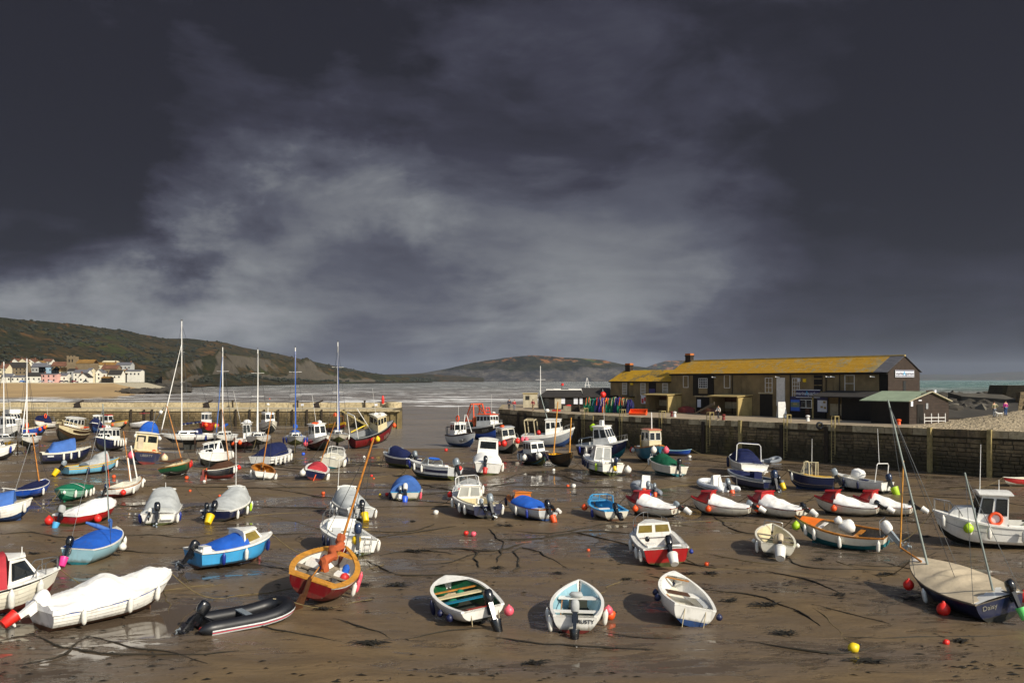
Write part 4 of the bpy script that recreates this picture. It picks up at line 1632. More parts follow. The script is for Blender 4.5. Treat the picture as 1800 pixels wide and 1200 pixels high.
def build_buildings():
 o = Z(1180, 724, 4.15)
 e = Z(1560, 741, 4.15)
 F = Frame(o, e - o)
 L = (e - o).length
 u = lambda px, zp=4.15: None
 def at(px):
  """distance along the front under photo column px"""
  k = (px - 900) / FPX
  return -(o.x - k * o.y) / (F.u.x - k * F.u.y)
 H, dep, RH = 5.8, 6.0, 7.65
 b = thing('long_building', o, 'long rendered quayside building with golden lichen roof and aquarium signs', 'building')
 g = MB()
 fbox(g, F, 0, at(1544), 0, dep, -.1, H)
 g.build('wall', 'render_wall', b)
 x1 = L
 g = MB()
 fbox(g, F, at(1544) - .0, x1, .15, dep - .01, -.1, H - .01)
 g.poly([F(x1, .15, H - .02), F(x1, dep - .01, H - .02), F(x1, dep / 2, RH - .08)])
 g.build('timber_end', 'black_boards', b)
 # gable boards, lapped
 for i in range(26):
  z0 = -.1 + i * .3
  zt = z0 + .32
  def half(z):
   return (dep / 2 + .02) if z <= H - .05 else max(.0, (RH - .1 - z) / (RH - H) * dep / 2)
  h0, h1 = half(z0), half(zt)
  if h0 < .1:
   break
  m0 = dep / 2
  g = MB()
  g.hexa([F(x1 + .0, m0 - h0 + .1, z0), F(x1 + .05, m0 - h0 + .1, z0), F(x1 + .05, m0 + h0, z0), F(x1, m0 + h0, z0)],
               [F(x1 + .0, m0 - h1 + .1, zt), F(x1 + .012, m0 - h1 + .1, zt), F(x1 + .012, m0 + h1, zt), F(x1, m0 + h1, zt)])
  g.build('board', 'brown_boards', b)
 slate_roof(F, b, -.25, x1 - 1.7, -.28, dep / 2, H - .1, RH, 'lichen_slate')
 slate_roof(F, b, x1 - 1.7, x1 + .2, -.28, dep / 2, H - .1, RH, 'grey_slate', name='roof_patch')
 slate_roof(F, b, -.25, x1 + .2, dep + .28, dep / 2, H - .1, RH, 'grey_slate', .5, name='rear_roof')
 g = MB()
 g.tube([F(-.25, dep / 2, RH + .02), F(x1 + .2, dep / 2, RH + .02)], .13, 6)
 g.build('ridge_tiles', 'render_pale', b)
 g = MB()
 fbox(g, F, -.2, x1 + .1, -.26, -.12, H - .34, H - .14)
 g.build('gutter', 'black_boards', b)
 chimney(F, b, .7, dep / 2, RH - .4, 1.25, 1.1)
 # windows: photo column of left edge, sill height, size
 for px, z, w, h, c, r in ((1201, 3.75, 1.1, 1.65, 1, 1), (1273, 3.75, 1.15, 1.75, 1, 1), (1345, 3.2, 1.25, 1.9, 2, 3), (1393, 2.6, 1.15, 2.45, 3, 5), (1485, 3.45, 1.4, 1.95, 1, 2)):
  window(F, b, at(px), z, w, h, c, r)
 # boarded bay with a small-paned window
 g = MB()
 fbox(g, F, at(1219), at(1255), -.12, .05, 2.55, H - .15)
 bay = g.build('boarded_bay', 'black_boards', b)
 FF = Frame(o, e - o)
 F2 = lambda a, bb, c: F(a, bb - .14, c)
 window(F2, b, at(1229.5), 3.7, 1.75, 1.35, 4, 4)
 g = MB()
 fbox(g, F, at(1229.5), at(1229.5) + 1.75, -.16, -.12, 2.85, 3.6)
 g.build('apron_panel', 'render_wall', b)
 # openings and doors
 for px0, px1, z0, z1, m, nm in ((1224, 1247, 0, 2.35, 'black_boards', 'doorway'), (1336, 1358, 0, 2.95, 'black_boards', 'door'), (1431, 1446, 3.0, 5.4, 'black_boards', 'shutter'), (1409, 1429, 0, 2.5, 'black_boards', 'doorway')):
  g = MB()
  fbox(g, F, at(px0), at(px1), -.05, .02, z0, z1)
  d = g.build(nm, m, b)
  if nm == 'shutter':
   g = MB()
   for i in range(3):
    fbox(g, F, at(px0) + .05, at(px1) - .05, -.09, -.05, z0 + .3 + i * .8, z0 + .42 + i * .8)
   g.build('shutter_bar', 'render_wall', d)
 for px0, px1, z in ((1222, 1249, 2.38), (1334, 1359, 2.98)):
  g = MB()
  fbox(g, F, at(px0), at(px1), -.1, .02, z, z + .35 if px0 == 1222 else z + .18)
  g.build('lintel', 'coping', b)
 g = MB()
 fbox(g, F, at(1226.5), at(1232.5), -.09, -.055, .9, 2.0)
 g.build('poster', 'sign_white', b)
 g = MB()
 fbox(g, F, at(1366), at(1380), -.12, .01, 1.45, 5.1)
 g.build('white_panel', 'white_trim', b)
 for i in range(6):
  pass
 for px in (1288, 1390, 1453, 1477):
  g = MB()
  g.tube([F(at(px), -.1, .1), F(at(px), -.1, H - .3)], .06, 6)
  g.build('drainpipe', 'black_boards', b)
 for px in (1258, 1370, 1459, 1467, 1537):
  g = MB()
  q = F(at(px), -.35, H - .55)
  g.hexa([q + V((-.28, 0, -.1)), q + V((.28, 0, -.16)), q + V((.28, .2, -.16)), q + V((-.28, .2, -.1))], [q + V((-.28, 0, .04)), q + V((.28, 0, -.04)), q + V((.28, .2, -.04)), q + V((-.28, .2, .04))])
  g.build('floodlight', 'white_trim', b)
 g = MB()
 fbox(g, F, at(1413), at(1417), -.2, 0, 4.55, 4.95)
 g.build('alarm_box', 'bucket_yellow', b)
 g = MB()
 fbox(g, F, at(1404), at(1407), -.22, 0, 4.6, 5.05)
 g.build('alarm_box', 'sign_white', b)
 # aquarium shop front
 g = MB()
 fbox(g, F, at(1391), at(1452), -.16, .0, 0, 2.5)
 g.build('shop_front', 'black_boards', b)
 s = thing('shop_sign', o + F(at(1422.5), -.18, 3.1), 'navy fascia sign reading marine aquarium above the shop door', 'sign')
 G = F
 w = at(1443) - at(1402)
 g = MB()
 fbox(g, F, -w / 2, w / 2, -.12, 0, -.42, .42)
 g.build('sign_board', 'sign_navy', s)
 g = MB()
 fbox(g, F, -w / 2 - .03, w / 2 + .03, -.14, .0, .42, .5)
 fbox(g, F, -w / 2 - .03, w / 2 + .03, -.14, .0, -.5, -.42)
 g.build('sign_trim', 'sign_white', s)
 up = V((0, 0, 1))
 lettering('marine', .62, F(-w * .27, -.13, 0), F.u, up, 'sign_white', s)
 lettering('A', .85, F(-w * .03, -.13, 0), F.u, up, 'sign_cyan', s)
 lettering('quarium', .62, F(w * .25, -.13, 0), F.u, up, 'sign_white', s)
 for px, m2, nm in ((1391.5, 'sign_blue', 'poster board with a harbour picture left of the aquarium door'), (1438.5, 'sign_white', 'poster board with a white map right of the aquarium door')):
  s = thing('poster_board', o + F(at(px) + .85, -.2, 1.75), nm, 'sign')
  g = MB()
  fbox(g, F, -.85, .75, -.05, 0, -.95, .95)
  g.build('board', 'sign_navy', s)
  g = MB()
  fbox(g, F, -.75, .65, -.07, -.05, -.85, .55)
  g.build('print', m2, s)
  g = MB()
  if m2 == 'sign_blue':
   fbox(g, F, -.75, .65, -.08, -.07, -.4, .25)
   g.build('picture', 'paint_palegreen', s)
   g = MB()
   fbox(g, F, -.4, .3, -.085, -.08, -.1, .1)
   g.build('picture', 'render_pale', s)
  else:
   for a, c in ((.1, .2), (-.3, -.4), (.2, -.5)):
    fbox(g, F, a, a + .35, -.08, -.07, c, c + .25)
   g.build('picture', 'render_pale', s)
 for px, c, sz in ((1408, 'white_trim', (1.0, 1.0)), (1418.5, 'white_trim', (.95, 1.0))):
  window(lambda a, bb, cc: F(a, bb - .2, cc), b, at(px), 1.35, *sz, 1, 1)
 g = MB()
 for i in range(3):
  fbox(g, F, at(1418), at(1425), -.24, -.16, .2 + i * .35, .48 + i * .35)
 g.build('crate_stack', 'dullwood' if 'dullwood' in MATS else 'darkwood', b)
 # gable sign
 s = thing('gable_sign', o + F(x1 + .1, dep * .50, 5.55), 'pale blue sign reading marine aquarium on the dark gable end', 'sign')
 g = MB()
 ax = lambda a, bb, c: F.w * a + F.u * bb + V((0, 0, c))
 q = [ax(-1.75, 0, -.42), ax(1.75, 0, -.42), ax(1.75, .06, -.42), ax(-1.75, .06, -.42)]
 g.hexa(q, [p + V((0, 0, .84)) for p in q])
 g.build('sign_board', 'sign_white', s)
 for z in (-.36, .30):
  g = MB()
  q = [ax(-1.7, .06, z), ax(1.7, .06, z), ax(1.7, .075, z), ax(-1.7, .075, z)]
  g.hexa(q, [p + V((0, 0, .1)) for p in q])
  g.build('sign_band', 'sign_navy', s)
 lettering('marine', .5, ax(-.95, .07, 0), F.w, up, 'sign_navy', s)
 lettering('A', .7, ax(-.12, .07, 0), F.w, up, 'sign_cyan', s)
 lettering('quarium', .5, ax(.85, .07, 0), F.w, up, 'sign_navy', s)
 g = MB()
 q = [ax(2.8, .05, 3.2), ax(3.3, .05, 3.2), ax(3.3, .09, 3.2), ax(2.8, .09, 3.2)]
 g.hexa([F(x1, 0, 0) + p for p in q], [F(x1, 0, 1.5) + p for p in q])
 g.build('slit_window', 'glass_dark', b)
 # porch against the right half
 p0, p1 = at(1457), at(1535)
 pt = thing('porch', o + F(p0, 0, 0), 'dark lean-to porch against the right half of the long building', 'porch')
 w = p1 - p0
 g = MB()
 q0 = [F(-.2, -3.4, 2.75), F(w + 1.5, -3.4, 2.75), F(w + 1.5, 0, 3.4), F(-.2, 0, 3.4)]
 g.hexa(q0, [p + V((0, 0, .12)) for p in q0])
 g.build('porch_roof', 'dark_roof', pt)
 for a in (.1, w * .62):
  g = MB()
  fbox(g, F, a, a + .14, -3.2, -3.06, 0, 2.75)
  g.build('post', 'timber_pale' if a < 1 else 'black_boards', pt)
 g = MB()
 fbox(g, F, w * .62, w + 2.2, -2.6, -2.45, 0, 2.85)
 g.build('boarded_screen', 'black_boards', pt)
 g = MB()
 fbox(g, F, .3, w * .6, -.14, -.04, .5, 1.9)
 g.build('back_panel', 'concrete', pt)
 g = MB()
 fbox(g, F, .3, w * .6, -.7, -.15, .42, .5)
 g.build('bench', 'darkwood', pt)
 # black shed with pale green roof, running out from the right end
 so_ = Z(1545, 743.5, 4.3)
 kk = thing('black_shed', so_, 'black boarded shed with pale green roof beside the gable end', 'shed')
 S = F
 w = (Z(1660, 741, 4.35) - so_).length * .42
 c_l, c_r = so_, None
 d = V((.87, .49, 0))           # depth direction of the shed end
 ua = V((F.u.x, F.u.y, 0))
 W = 4.2
 A = lambda a, bb, c: V((0, 0, 0)) + ua * a + d * bb + V((0, 0, c))
 a1 = 3.6
 eh, rh = 2.45, 3.35
 g = MB()
 g.hexa([A(-1.0, 0, -.1), A(a1, 0, -.1), A(a1, W * 1.55, -.1), A(-1.0, W * 1.55, -.1)], [A(-1.0, 0, eh), A(a1, 0, eh), A(a1, W * 1.55, eh - .1), A(-1.0, W * 1.55, eh - .1)])
 g.poly([A(a1, 0, eh), A(a1, W * 1.55, eh - .1), A(a1, W * .8, rh)])
 g.build('wall', 'black_boards', kk)
 for i in range(11):
  z = .05 + i * .32
  h = W * .8
  lo = 0 if z < eh - .3 else (z - eh + .3) / (rh - eh + .3) * W * .72
  hi = W * 1.55 if z < eh - .4 else W * 1.55 - (z - eh + .4) / (rh - eh + .4) * W * .68
  if hi - lo < .5:
   break
  g = MB()
  q = [A(a1 + .01, lo + .02, z), A(a1 + .06, lo + .02, z), A(a1 + .06, hi, z), A(a1 + .01, hi, z)]
  g.hexa(q, [A(a1 + .01, lo + .02, z + .33), A(a1 + .02, lo + .02, z + .33), A(a1 + .02, hi, z + .33), A(a1 + .01, hi, z + .33)])
  g.build('board', 'brown_boards', kk)
 g = MB()
 q = [A(-2.2, -.35, eh - .08), A(a1 + .3, -.35, eh - .08), A(a1 + .3, W * .8, rh + .02), A(-2.2, W * .8, rh + .02)]
 g.hexa(q, [p + V((0, 0, .08)) for p in q])
 g.build('roof', 'green_roof', kk)
 g = MB()
 q = [A(-2.2, W * .8, rh + .02), A(a1 + .3, W * .8, rh + .02), A(a1 + .3, W * 1.6, eh - .14), A(-2.2, W * 1.6, eh - .14)]
 g.hexa(q, [p + V((0, 0, .08)) for p in q])
 g.build('roof', 'green_roof', kk)
 for lo, hi in ((A(a1 + .32, -.35, eh - .02), A(a1 + .32, W * .8, rh + .08)), (A(a1 + .32, W * 1.6, eh - .08), A(a1 + .32, W * .8, rh + .08))):
  g = MB()
  g.bar(lo, hi, .05, .09)
  g.build('bargeboard', 'concrete', kk)
 g = MB()
 q = [A(a1 + .07, 1.2, 0), A(a1 + .11, 1.2, 0), A(a1 + .11, 2.2, 0), A(a1 + .07, 2.2, 0)]
 g.hexa(q, [p + V((0, 0, 2.1)) for p in q])
 g.build('door', 'black_boards', kk)
 for bb, z, sx, sz, m2 in ((.15, 1.9, .35, .55, 'sign_white'), (1.4, 2.45, .5, .12, 'sign_white'), (2.6, 1.6, .35, .6, 'paint_grey'), (4.0, 3.3, .3, .3, 'sign_white')):
  g = MB()
  q = [A(a1 + .09, bb, z), A(a1 + .13, bb, z), A(a1 + .13, bb + sx, z), A(a1 + .09, bb + sx, z)]
  g.hexa(q, [p + V((0, 0, sz)) for p in q])
  g.build('notice', m2, kk)
 # two open shelters in front of the wall
 for px0, px1, nm in ((1155, 1190, 'between the cottage and the dark doorway'), (1270, 1314, 'left of the black door')):
  base, dd = quay_at((px0 + px1) / 2)
  a0, a1_ = at(px0 + 3), at(px1 + 8)
  sh = thing('shelter', o + F(a0, -.02, 0), 'open seafront shelter with pale end wall, ' + nm, 'shelter', 'open shelters along the building')
  w = a1_ - a0
  dp = 2.6
  g = MB()
  fbox(g, F, w - .25, w, -dp, 0, 0, 2.5)
  g.build('end_wall', 'render_pale', sh)
  g = MB()
  fbox(g, F, 0, .25, -dp, 0, 0, 2.5)
  g.build('end_wall', 'render_wall', sh)
  g = MB()
  q = [F(-.3, -dp - .35, 2.5), F(w + .2, -dp - .35, 2.5), F(w + .2, 0, 2.72), F(-.3, 0, 2.72)]
  g.hexa(q, [p + V((0, 0, .14)) for p in q])
  g.build('shelter_roof', 'render_pale', sh)
  g = MB()
  fbox(g, F, .28, w - .28, -.12, -.03, .9, 1.75)
  g.build('back_panel', 'concrete', sh)
  g = MB()
  fbox(g, F, .28, w - .28, -.12, -.03, 1.8, 2.45)
  g.build('back_boards', 'darkwood', sh)
  g = MB()
  fbox(g, F, .3, w - .3, -.75, -.15, .40, .48)
  g.build('bench', 'darkwood', sh)
  g = MB()
  fbox(g, F, w / 2 - .06, w / 2 + .06, -.16, -.125, 0, 2.4)
  g.build('post', 'timber_dark', sh)
 # cottage
 H2, R2, L2, D2 = 4.65, 6.35, 15.0, 6.2
 c = thing('cottage', o + F(-L2, .25, 0), 'rendered cottage with mossy golden roof at the left of the long building', 'building')
 g = MB()
 fbox(g, F, 0, L2 - .02, 0, D2, -.1, H2)
 g.build('wall', 'render_wall', c)
 slate_roof(F, c, -.2, L2 - .05, -.25, D2 / 2, H2 - .08, R2, 'lichen_slate_mossy')
 slate_roof(F, c, -.2, L2 - .05, D2 + .25, D2 / 2, H2 - .08, R2, 'grey_slate', .5, name='rear_roof')
 g = MB()
 g.poly([F(-.0, 0, H2), F(-.0, D2 / 2, R2 - .05), F(-.0, D2, H2)])
 g.build('gable', 'render_wall', c)
 g = MB()
 fbox(g, F, -.2, L2 - .1, -.24, -.12, H2 - .28, H2 - .12)
 g.build('gutter', 'black_boards', c)
 chimney(F, c, 1.0, D2 / 2, R2 - .4, 1.3, 1.2)
 ac = lambda px: at(px) + L2
 for px, z, w, h in ((1092, 2.55, 1.15, 1.85), (1124, 2.45, 1.15, 1.85), (1162.5, 2.4, 1.2, 1.9)):
  window(F, c, ac(px), z, w, h, 4, 4)
 for px0, px1, z0, z1, m2, nm in ((1138.5, 1151, 0, 4.4, 'black_boards', 'tall_doorway'), (1097.5, 1104, .3, 2.0, 'black_boards', 'doorway'), (1088, 1095, .9, 1.7, 'glass_dark', 'low_window'), (1075, 1085, 1.1, 2.3, 'black_boards', 'wall_hoist')):
  g = MB()
  fbox(g, F, ac(px0), ac(px1), -.06 if nm != 'wall_hoist' else -.6, .02, z0, z1)
  dd = g.build(nm, m2, c)
  if nm == 'tall_doorway':
   for z, h in ((.7, 1.3), (2.5, .95)):
    g = MB()
    fbox(g, F, ac(px0) + .2, ac(px1) - .15, -.1, -.06, z, z + h)
    g.build('blue_banner', 'sign_mauve', dd)
 g = MB()
 fbox(g, F, ac(1105), ac(1111.5), -1.3, 0, .8, 2.1)
 g.build('porch_side', 'render_pale', c)
 g = MB()
 fbox(g, F, ac(1096), ac(1114), -1.45, 0, 2.1, 2.2)
 g.build('porch_hood', 'black_boards', c)
 g = MB()
 fbox(g, F, ac(1125.5), ac(1135), -.1, -.01, 1.1, 2.4)
 g.build('poster_panel', 'sign_white', c)
 g = MB()
 fbox(g, F, ac(1126.5), ac(1130), -.12, -.1, 1.2, 1.9)
 fbox(g, F, ac(1131), ac(1134), -.12, -.1, 1.5, 2.1)
 g.build('poster_print', 'plastic_red', c)
 g = MB()
 fbox(g, F, ac(1107.5), ac(1111), -.2, 0, 4.0, 4.3)
 g.build('alarm_box', 'bucket_yellow', c)
 g = MB()
 g.tube([F(ac(1102.5), -.1, 2.2), F(ac(1102.5), -.1, H2 - .2)], .06, 6)
 g.build('drainpipe', 'black_boards', c)
 # long low shed beyond
 d0 = 149.0
 xa, xb = (948 - 900) * d0 / FPX, (1077 - 900) * d0 / FPX
 s = thing('low_black_shed', V((xa, d0, 4.15)), 'long low black shed with brown roof left of the cottage', 'shed')
 w = xb - xa
 Q = lambda a, bb, c: V((a, bb + a * .03, c))
 g = MB()
 fbox(g, Q, 0, w, 0, 5, -.1, 2.0)
 g.build('wall', 'black_boards', s)
 for a0, a1_, z1 in ((-.2, w * .60, 2.95), (w * .60, w, 3.35)):
  g = MB()
  q = [Q(a0, -.4, 1.95), Q(a1_, -.4, 1.95), Q(a1_, 4, z1), Q(a0 + (1.6 if a0 < 0 else 0), 4, z1)]
  g.hexa(q, [p + V((0, 0, .14)) for p in q])
  g.build('roof', 'dark_roof', s)
 for a, ww, z, h, m2 in ((w * .21, w * .09, .1, 1.75, 'concrete'), (w * .30, w * .05, .9, .9, 'sign_white'), (w * .47, w * .055, .85, 1.0, 'sign_white'), (w * .55, w * .04, .85, 1.0, 'sign_white'), (w * .72, w * .05, .9, .7, 'sign_white'), (w * .88, w * .03, 1.0, .7, 'render_pale'), (w * .07, w * .06, .1, 1.7, 'glass_dark')):
  g = MB()
  fbox(g, Q, a, a + ww, -.09, -.01, z, z + h)
  g.build('door_panel' if h > 1.5 else 'notice', m2, s)
 # sunlit sea wall behind the shed
 sw = thing('sea_wall', V((xa + 2, 172, 4.15)), 'sunlit white sea wall showing above the low shed roof', 'wall')
 n = 24
 W2 = 34.0
 for i in range(n):
  g = MB()
  h = 3.05 if i < n * .62 else 3.75
  h += .1 * math.sin(i * 2.3)
  a0 = i * W2 / n
  g.hexa([(a0, a0 * .05, -1), (a0 + W2 / n - .03, a0 * .05, -1), (a0 + W2 / n - .03, a0 * .05 + 1.4, -1), (a0, a0 * .05 + 1.4, -1)], [(a0, a0 * .05 + .1, h), (a0 + W2 / n - .03, a0 * .05 + .1, h), (a0 + W2 / n - .03, a0 * .05 + 1.3, h), (a0, a0 * .05 + 1.3, h)])
  g.build('wall_block', 'spray_white', sw, 20)
 hut = thing('quay_hut', Z(934, 717.5, 4.15) + V((0, 6, 0)), 'small pale concrete hut with dark window left of the low shed', 'hut')
 g = MB()
 fbox(g, Q, -1.3, 1.2, 0, 2, -.1, 2.35)
 g.build('wall', 'concrete', hut)
 g = MB()
 fbox(g, Q, -1.4, 1.3, -.1, 2.1, 2.35, 2.5)
 g.build('roof', 'render_pale', hut)
 g = MB()
 fbox(g, Q, -.9, -.2, -.04, -.001, 1.3, 2.0)
 g.build('window', 'glass_dark', hut)
def build_right_bank():
 # cobbled ramp
 a, b = quay_at(1560)[0], QUAY[-1]
 g = MB()
 back = V((.62, .78, 0))
 rows = []
 N = 40
 for i in range(N + 1):
  p = a.lerp(b, i / N)
  p = quay_at(lerp(1585, 1985, i / N))[0]
  row = []
  for j in range(25):
   t = j / 24
   q = p + V((.80, .60, 0)) * .5 + back * (30 * t)
   q.z = p.z + .006 + .95 * t ** 1.15 * min(1, i / 10) + .05 * noise.noise((q.x * .5, q.y * .5, 0)) * min(1, t * 5)
   row.append(q)
  rows.append(row)
 g.grid(rows)
 o = g.build('cobbled_ramp', 'cobble', None, 180)
 tag(o, 'sunlit cobbled ramp rising behind the quay at right', None, None, 'structure')
 # cobbles as real low stones on the near part
 rng = random.Random(21)
 c = MB()
 for i in range(5200):
  u, t = rng.random(), rng.random()
  k = u * N
  i0, j0 = min(int(k), N - 1), min(int(t * 24), 23)
  fu, ft = k - i0, t * 24 - j0
  q = rows[i0][j0].lerp(rows[i0 + 1][j0], fu).lerp(rows[i0][j0 + 1].lerp(rows[i0 + 1][j0 + 1], fu), ft)
  w, d, h = rng.uniform(.08, .2), rng.uniform(.06, .16), rng.uniform(.015, .05)
  M = Matrix.Rotation(rng.random() * 3, 3, 'Z')
  bq = [M @ V(p) + q for p in ((-w, -d, -.03), (w, -d, -.03), (w, d, -.03), (-w, d, -.03))]
  tq = [M @ V(p) + q for p in ((-w * .7, -d * .7, h), (w * .7, -d * .7, h), (w * .7, d * .7, h * .8), (-w * .7, d * .7, h))]
  c.hexa(bq, tq)
 o = c.build('cobbles', 'cobble', None, 30)
 tag(o, 'loose cobbles over the sunlit ramp', None, None, 'stuff')
 # rock armour
 rk = MB()
 single = []
 for i in range(420):
  px = rng.uniform(1612, 1765)
  py = rng.uniform(690, 716) + max(0, 1690 - px) * .03
  d = lerp(150, 112, (py - 690) / 28)
  p = D(px, py, d)
  p.z = min(p.z, 8.6) - .5
  r = rng.uniform(.5, 1.2)
  gg = MB()
  gg.ball((0, 0, 0), r, 7, rng.uniform(.8, 1.3), rng.uniform(.7, 1.1), rng.uniform(.5, .8))
  gg.v = [tuple(V(q) + noise.noise_vector(V(q) * 1.3 + V((i, 0, 0))) * r * .45 + p) for q in gg.v]
  if i < 120:
   single.append(gg)
  else:
   o0 = len(rk.v)
   rk.v += gg.v
   rk.f += [tuple(o0 + q for q in f) for f in gg.f]
 base = thing('rock_armour', D(1690, 716, 125), 'bank of dark boulders behind the black shed', 'rocks')
 for gg in single:
  gg.v = [tuple(V(q) - base.location) for q in gg.v]
  gg.build('boulder', rng.choice(('rock_dark', 'rock_grey')), base, 25)
 rk.v = [tuple(V(q) - base.location) for q in rk.v]
 o = rk.build('boulders', 'rock_dark', base, 25)
 o['kind'] = 'stuff'
 g = MB()
 rows = []
 for i in range(20):
  px = lerp(1560, 1790, i / 19)
  rows.append([D(px, 735, 108) - base.location, D(px, 712, 118) - base.location, D(px, 694 + 4 * noise.noise((px * .05, 0, 0)), 150) - base.location, D(px, 702, 175) - base.location - V((0, 0, 6))])
 g.grid(rows)
 g.build('bank', 'rock_dark', base, 60)
 # dark stone wall and slab shelter at far right
 w = thing('stone_tower_wall', D(1800, 722, 128), 'dark stone wall end at the right edge of the quay', 'wall')
 of = w.location.copy()
 x0 = D(1786, 722, 126)
 H = 3.4
 g = MB()
 bx = [V((62.5 + k, 0, 0)) for k in (0,)]
 pA, pB = D(1762, 722, 128), D(1990, 722, 118)
 zt = D(1770, 677, 128).z
 g.hexa([pA - of, pB - of, pB + V((0, 5, 0)) - of, pA + V((0, 5, 0)) - of], [V((pA.x + .8, pA.y, zt)) - of, V((pB.x, pB.y, zt)) - of, V((pB.x, pB.y + 5, zt)) - of, V((pA.x + .8, pA.y + 5, zt)) - of])
 g.build('wall_core', 'quay_mortar', w)
 pa, pb = D(1782, 722, 124), D(1990, 722, 115)
 q = thing('stone_buttress', pa, 'stepped dark stone buttress in front of the wall end', 'wall')
 rr = random.Random(5)
 z = pa.z - .5
 k = 0
 while z < D(1790, 690, 124).z:
  h = rr.uniform(.3, .45)
  s = -.3 * 0 + k * .06
  while s < 9:
   wd = rr.uniform(.6, 1.2)
   gg = MB()
   gg.box((s + wd / 2, -.4 - s * .25 + k * .02, z + h / 2 - pa.z), (wd - .03, 1.0, h - .03))
   gg.build('stone', 'quay_stone', q, 20)
   s += wd
  z += h
  k += 1
 sl = thing('stone_slab_roof', D(1730, 703, 126), 'long dark stone slab roof sloping beside the wall end', 'wall')
 a, b = D(1690, 696, 130) - sl.location, D(1790, 703, 124) - sl.location
 g = MB()
 g.hexa([a + V((0, 0, -1.6)), b + V((0, 0, -1.8)), b + V((0, 4, -1.8)), a + V((0, 4, -1.6))], [a, b, b + V((0, 4, .7)), a + V((0, 4, .5))])
 g.build('slab', 'rock_grey', sl)
# ---------------------------------------------------------------- town, beach, hills
def build_beach():
 g = MB()
 rows = []
 for i in range(60):
  px = lerp(-260, 272, i / 59)
  f = max(0, (px - 200) / 70)
  row = []
  for py, d in ((700, 440), (695, 508), (691, 550), (686, 590), (680, 625), (675.5, 664), (673, 674)):
   q = D(px, py, d)
   row.append(V((q.x, d + noise.noise((px * .03, py * .1, 0)) * 6, lerp(q.z, -.6, min(1, f)))))
  rows.append(row)
 g.grid(rows[::-1])
 o = g.build('beach', 'sand', None, 180)
 tag(o, 'golden sand beach below the town', None, None, 'structure')
 rng = random.Random(4)
 rk = MB()
 for i in range(520):
  px = rng.uniform(205, 330)
  py = rng.uniform(676, 689) - max(0, px - 300) * .04
  d = FPX * (CAMZ - .6) / (py - HOR) * rng.uniform(.9, 1.0)
  d = min(d, 900)
  r = rng.uniform(1.2, 3.4)
  p = D(px, py, d)
  o0 = len(rk.v)
  gg = MB()
  gg.ball((0, 0, 0), r, 6, 1.6, 1.2, .5)
  gg.v = [tuple(V(q) + noise.noise_vector(V(q) * .5 + V((i, 0, 0))) * r * .5 + p) for q in gg.v]
  rk.v += gg.v
  rk.f += [tuple(o0 + q for q in f) for f in gg.f]
 o = rk.build('rock_ledges', 'rock_dark', None, 25)
 tag(o, 'dark rock ledges running out from the beach', None, None, 'stuff')
def terrain(name, label, sky, d0, d1, d2, foot, rough, seed, mats='hillside', rows_n=26, cliff=0, base=None):
 """a hill ridge: foot line at distance d0 (function of px), crest following the photo skyline at d1, falling away behind"""
 g = MB()
 rows = []
 cols = 150
 xs = [lerp(sky[0][0], sky[-1][0], i / cols) for i in range(cols + 1)]
 for px in xs:
  py = interp_lin(sky, px)
  a, b = d0(px), d1(px)
  zc = CAMZ - (py - HOR) * b / FPX
  fz = foot(px)
  row = []
  for j in range(rows_n + 1):
   t = j / rows_n
   d = lerp(a, b, t)
   if cliff:
    k = t ** .55 if t < 1 else 1
    pr = lerp(t, min(1, max(0, cliff * min(1, t / .12) + (1 - cliff) * t ** 1.1)), .9)
   else:
    pr = t ** 1.15 * (1 - .25 * math.sin(t * math.pi))
   z = lerp(fz, zc, pr)
   amp = rough * (zc - fz) * math.sin(math.pi * min(t, .97)) * .9
   X = (px - 900) * d / FPX
   z += amp * (noise.noise((X * .006, d * .006, seed)) + .5 * noise.noise((X * .017, d * .017, seed + 3)) + .25 * noise.noise((X * .05, d * .05, seed + 6)))
   # keep the slope under the crest line
   if t > .5:
    lim = CAMZ - (py + .4 - HOR) * d / FPX
    z = min(z, lim) if t < 1 else z + (zc - fz) * .012 * noise.noise((px * .35, seed, 0))
   row.append(V((X, d, z)))
  dd = d2(px)
  row.append(V(((px - 900) * dd / FPX, dd, lerp(fz, zc, .55))))
  rows.append(row)
 g.grid(rows[::-1])
 o = g.build(name, mats, None, 180)
 tag(o, label, None, None, 'structure')
 return rows
def interp_lin(p, x):
 if x <= p[0][0]:
  return p[0][1]
 for (a, y), (b, z) in zip(p, p[1:]):
  if x <= b:
   return lerp(y, z, (x - a) / (b - a))
 return p[-1][1]
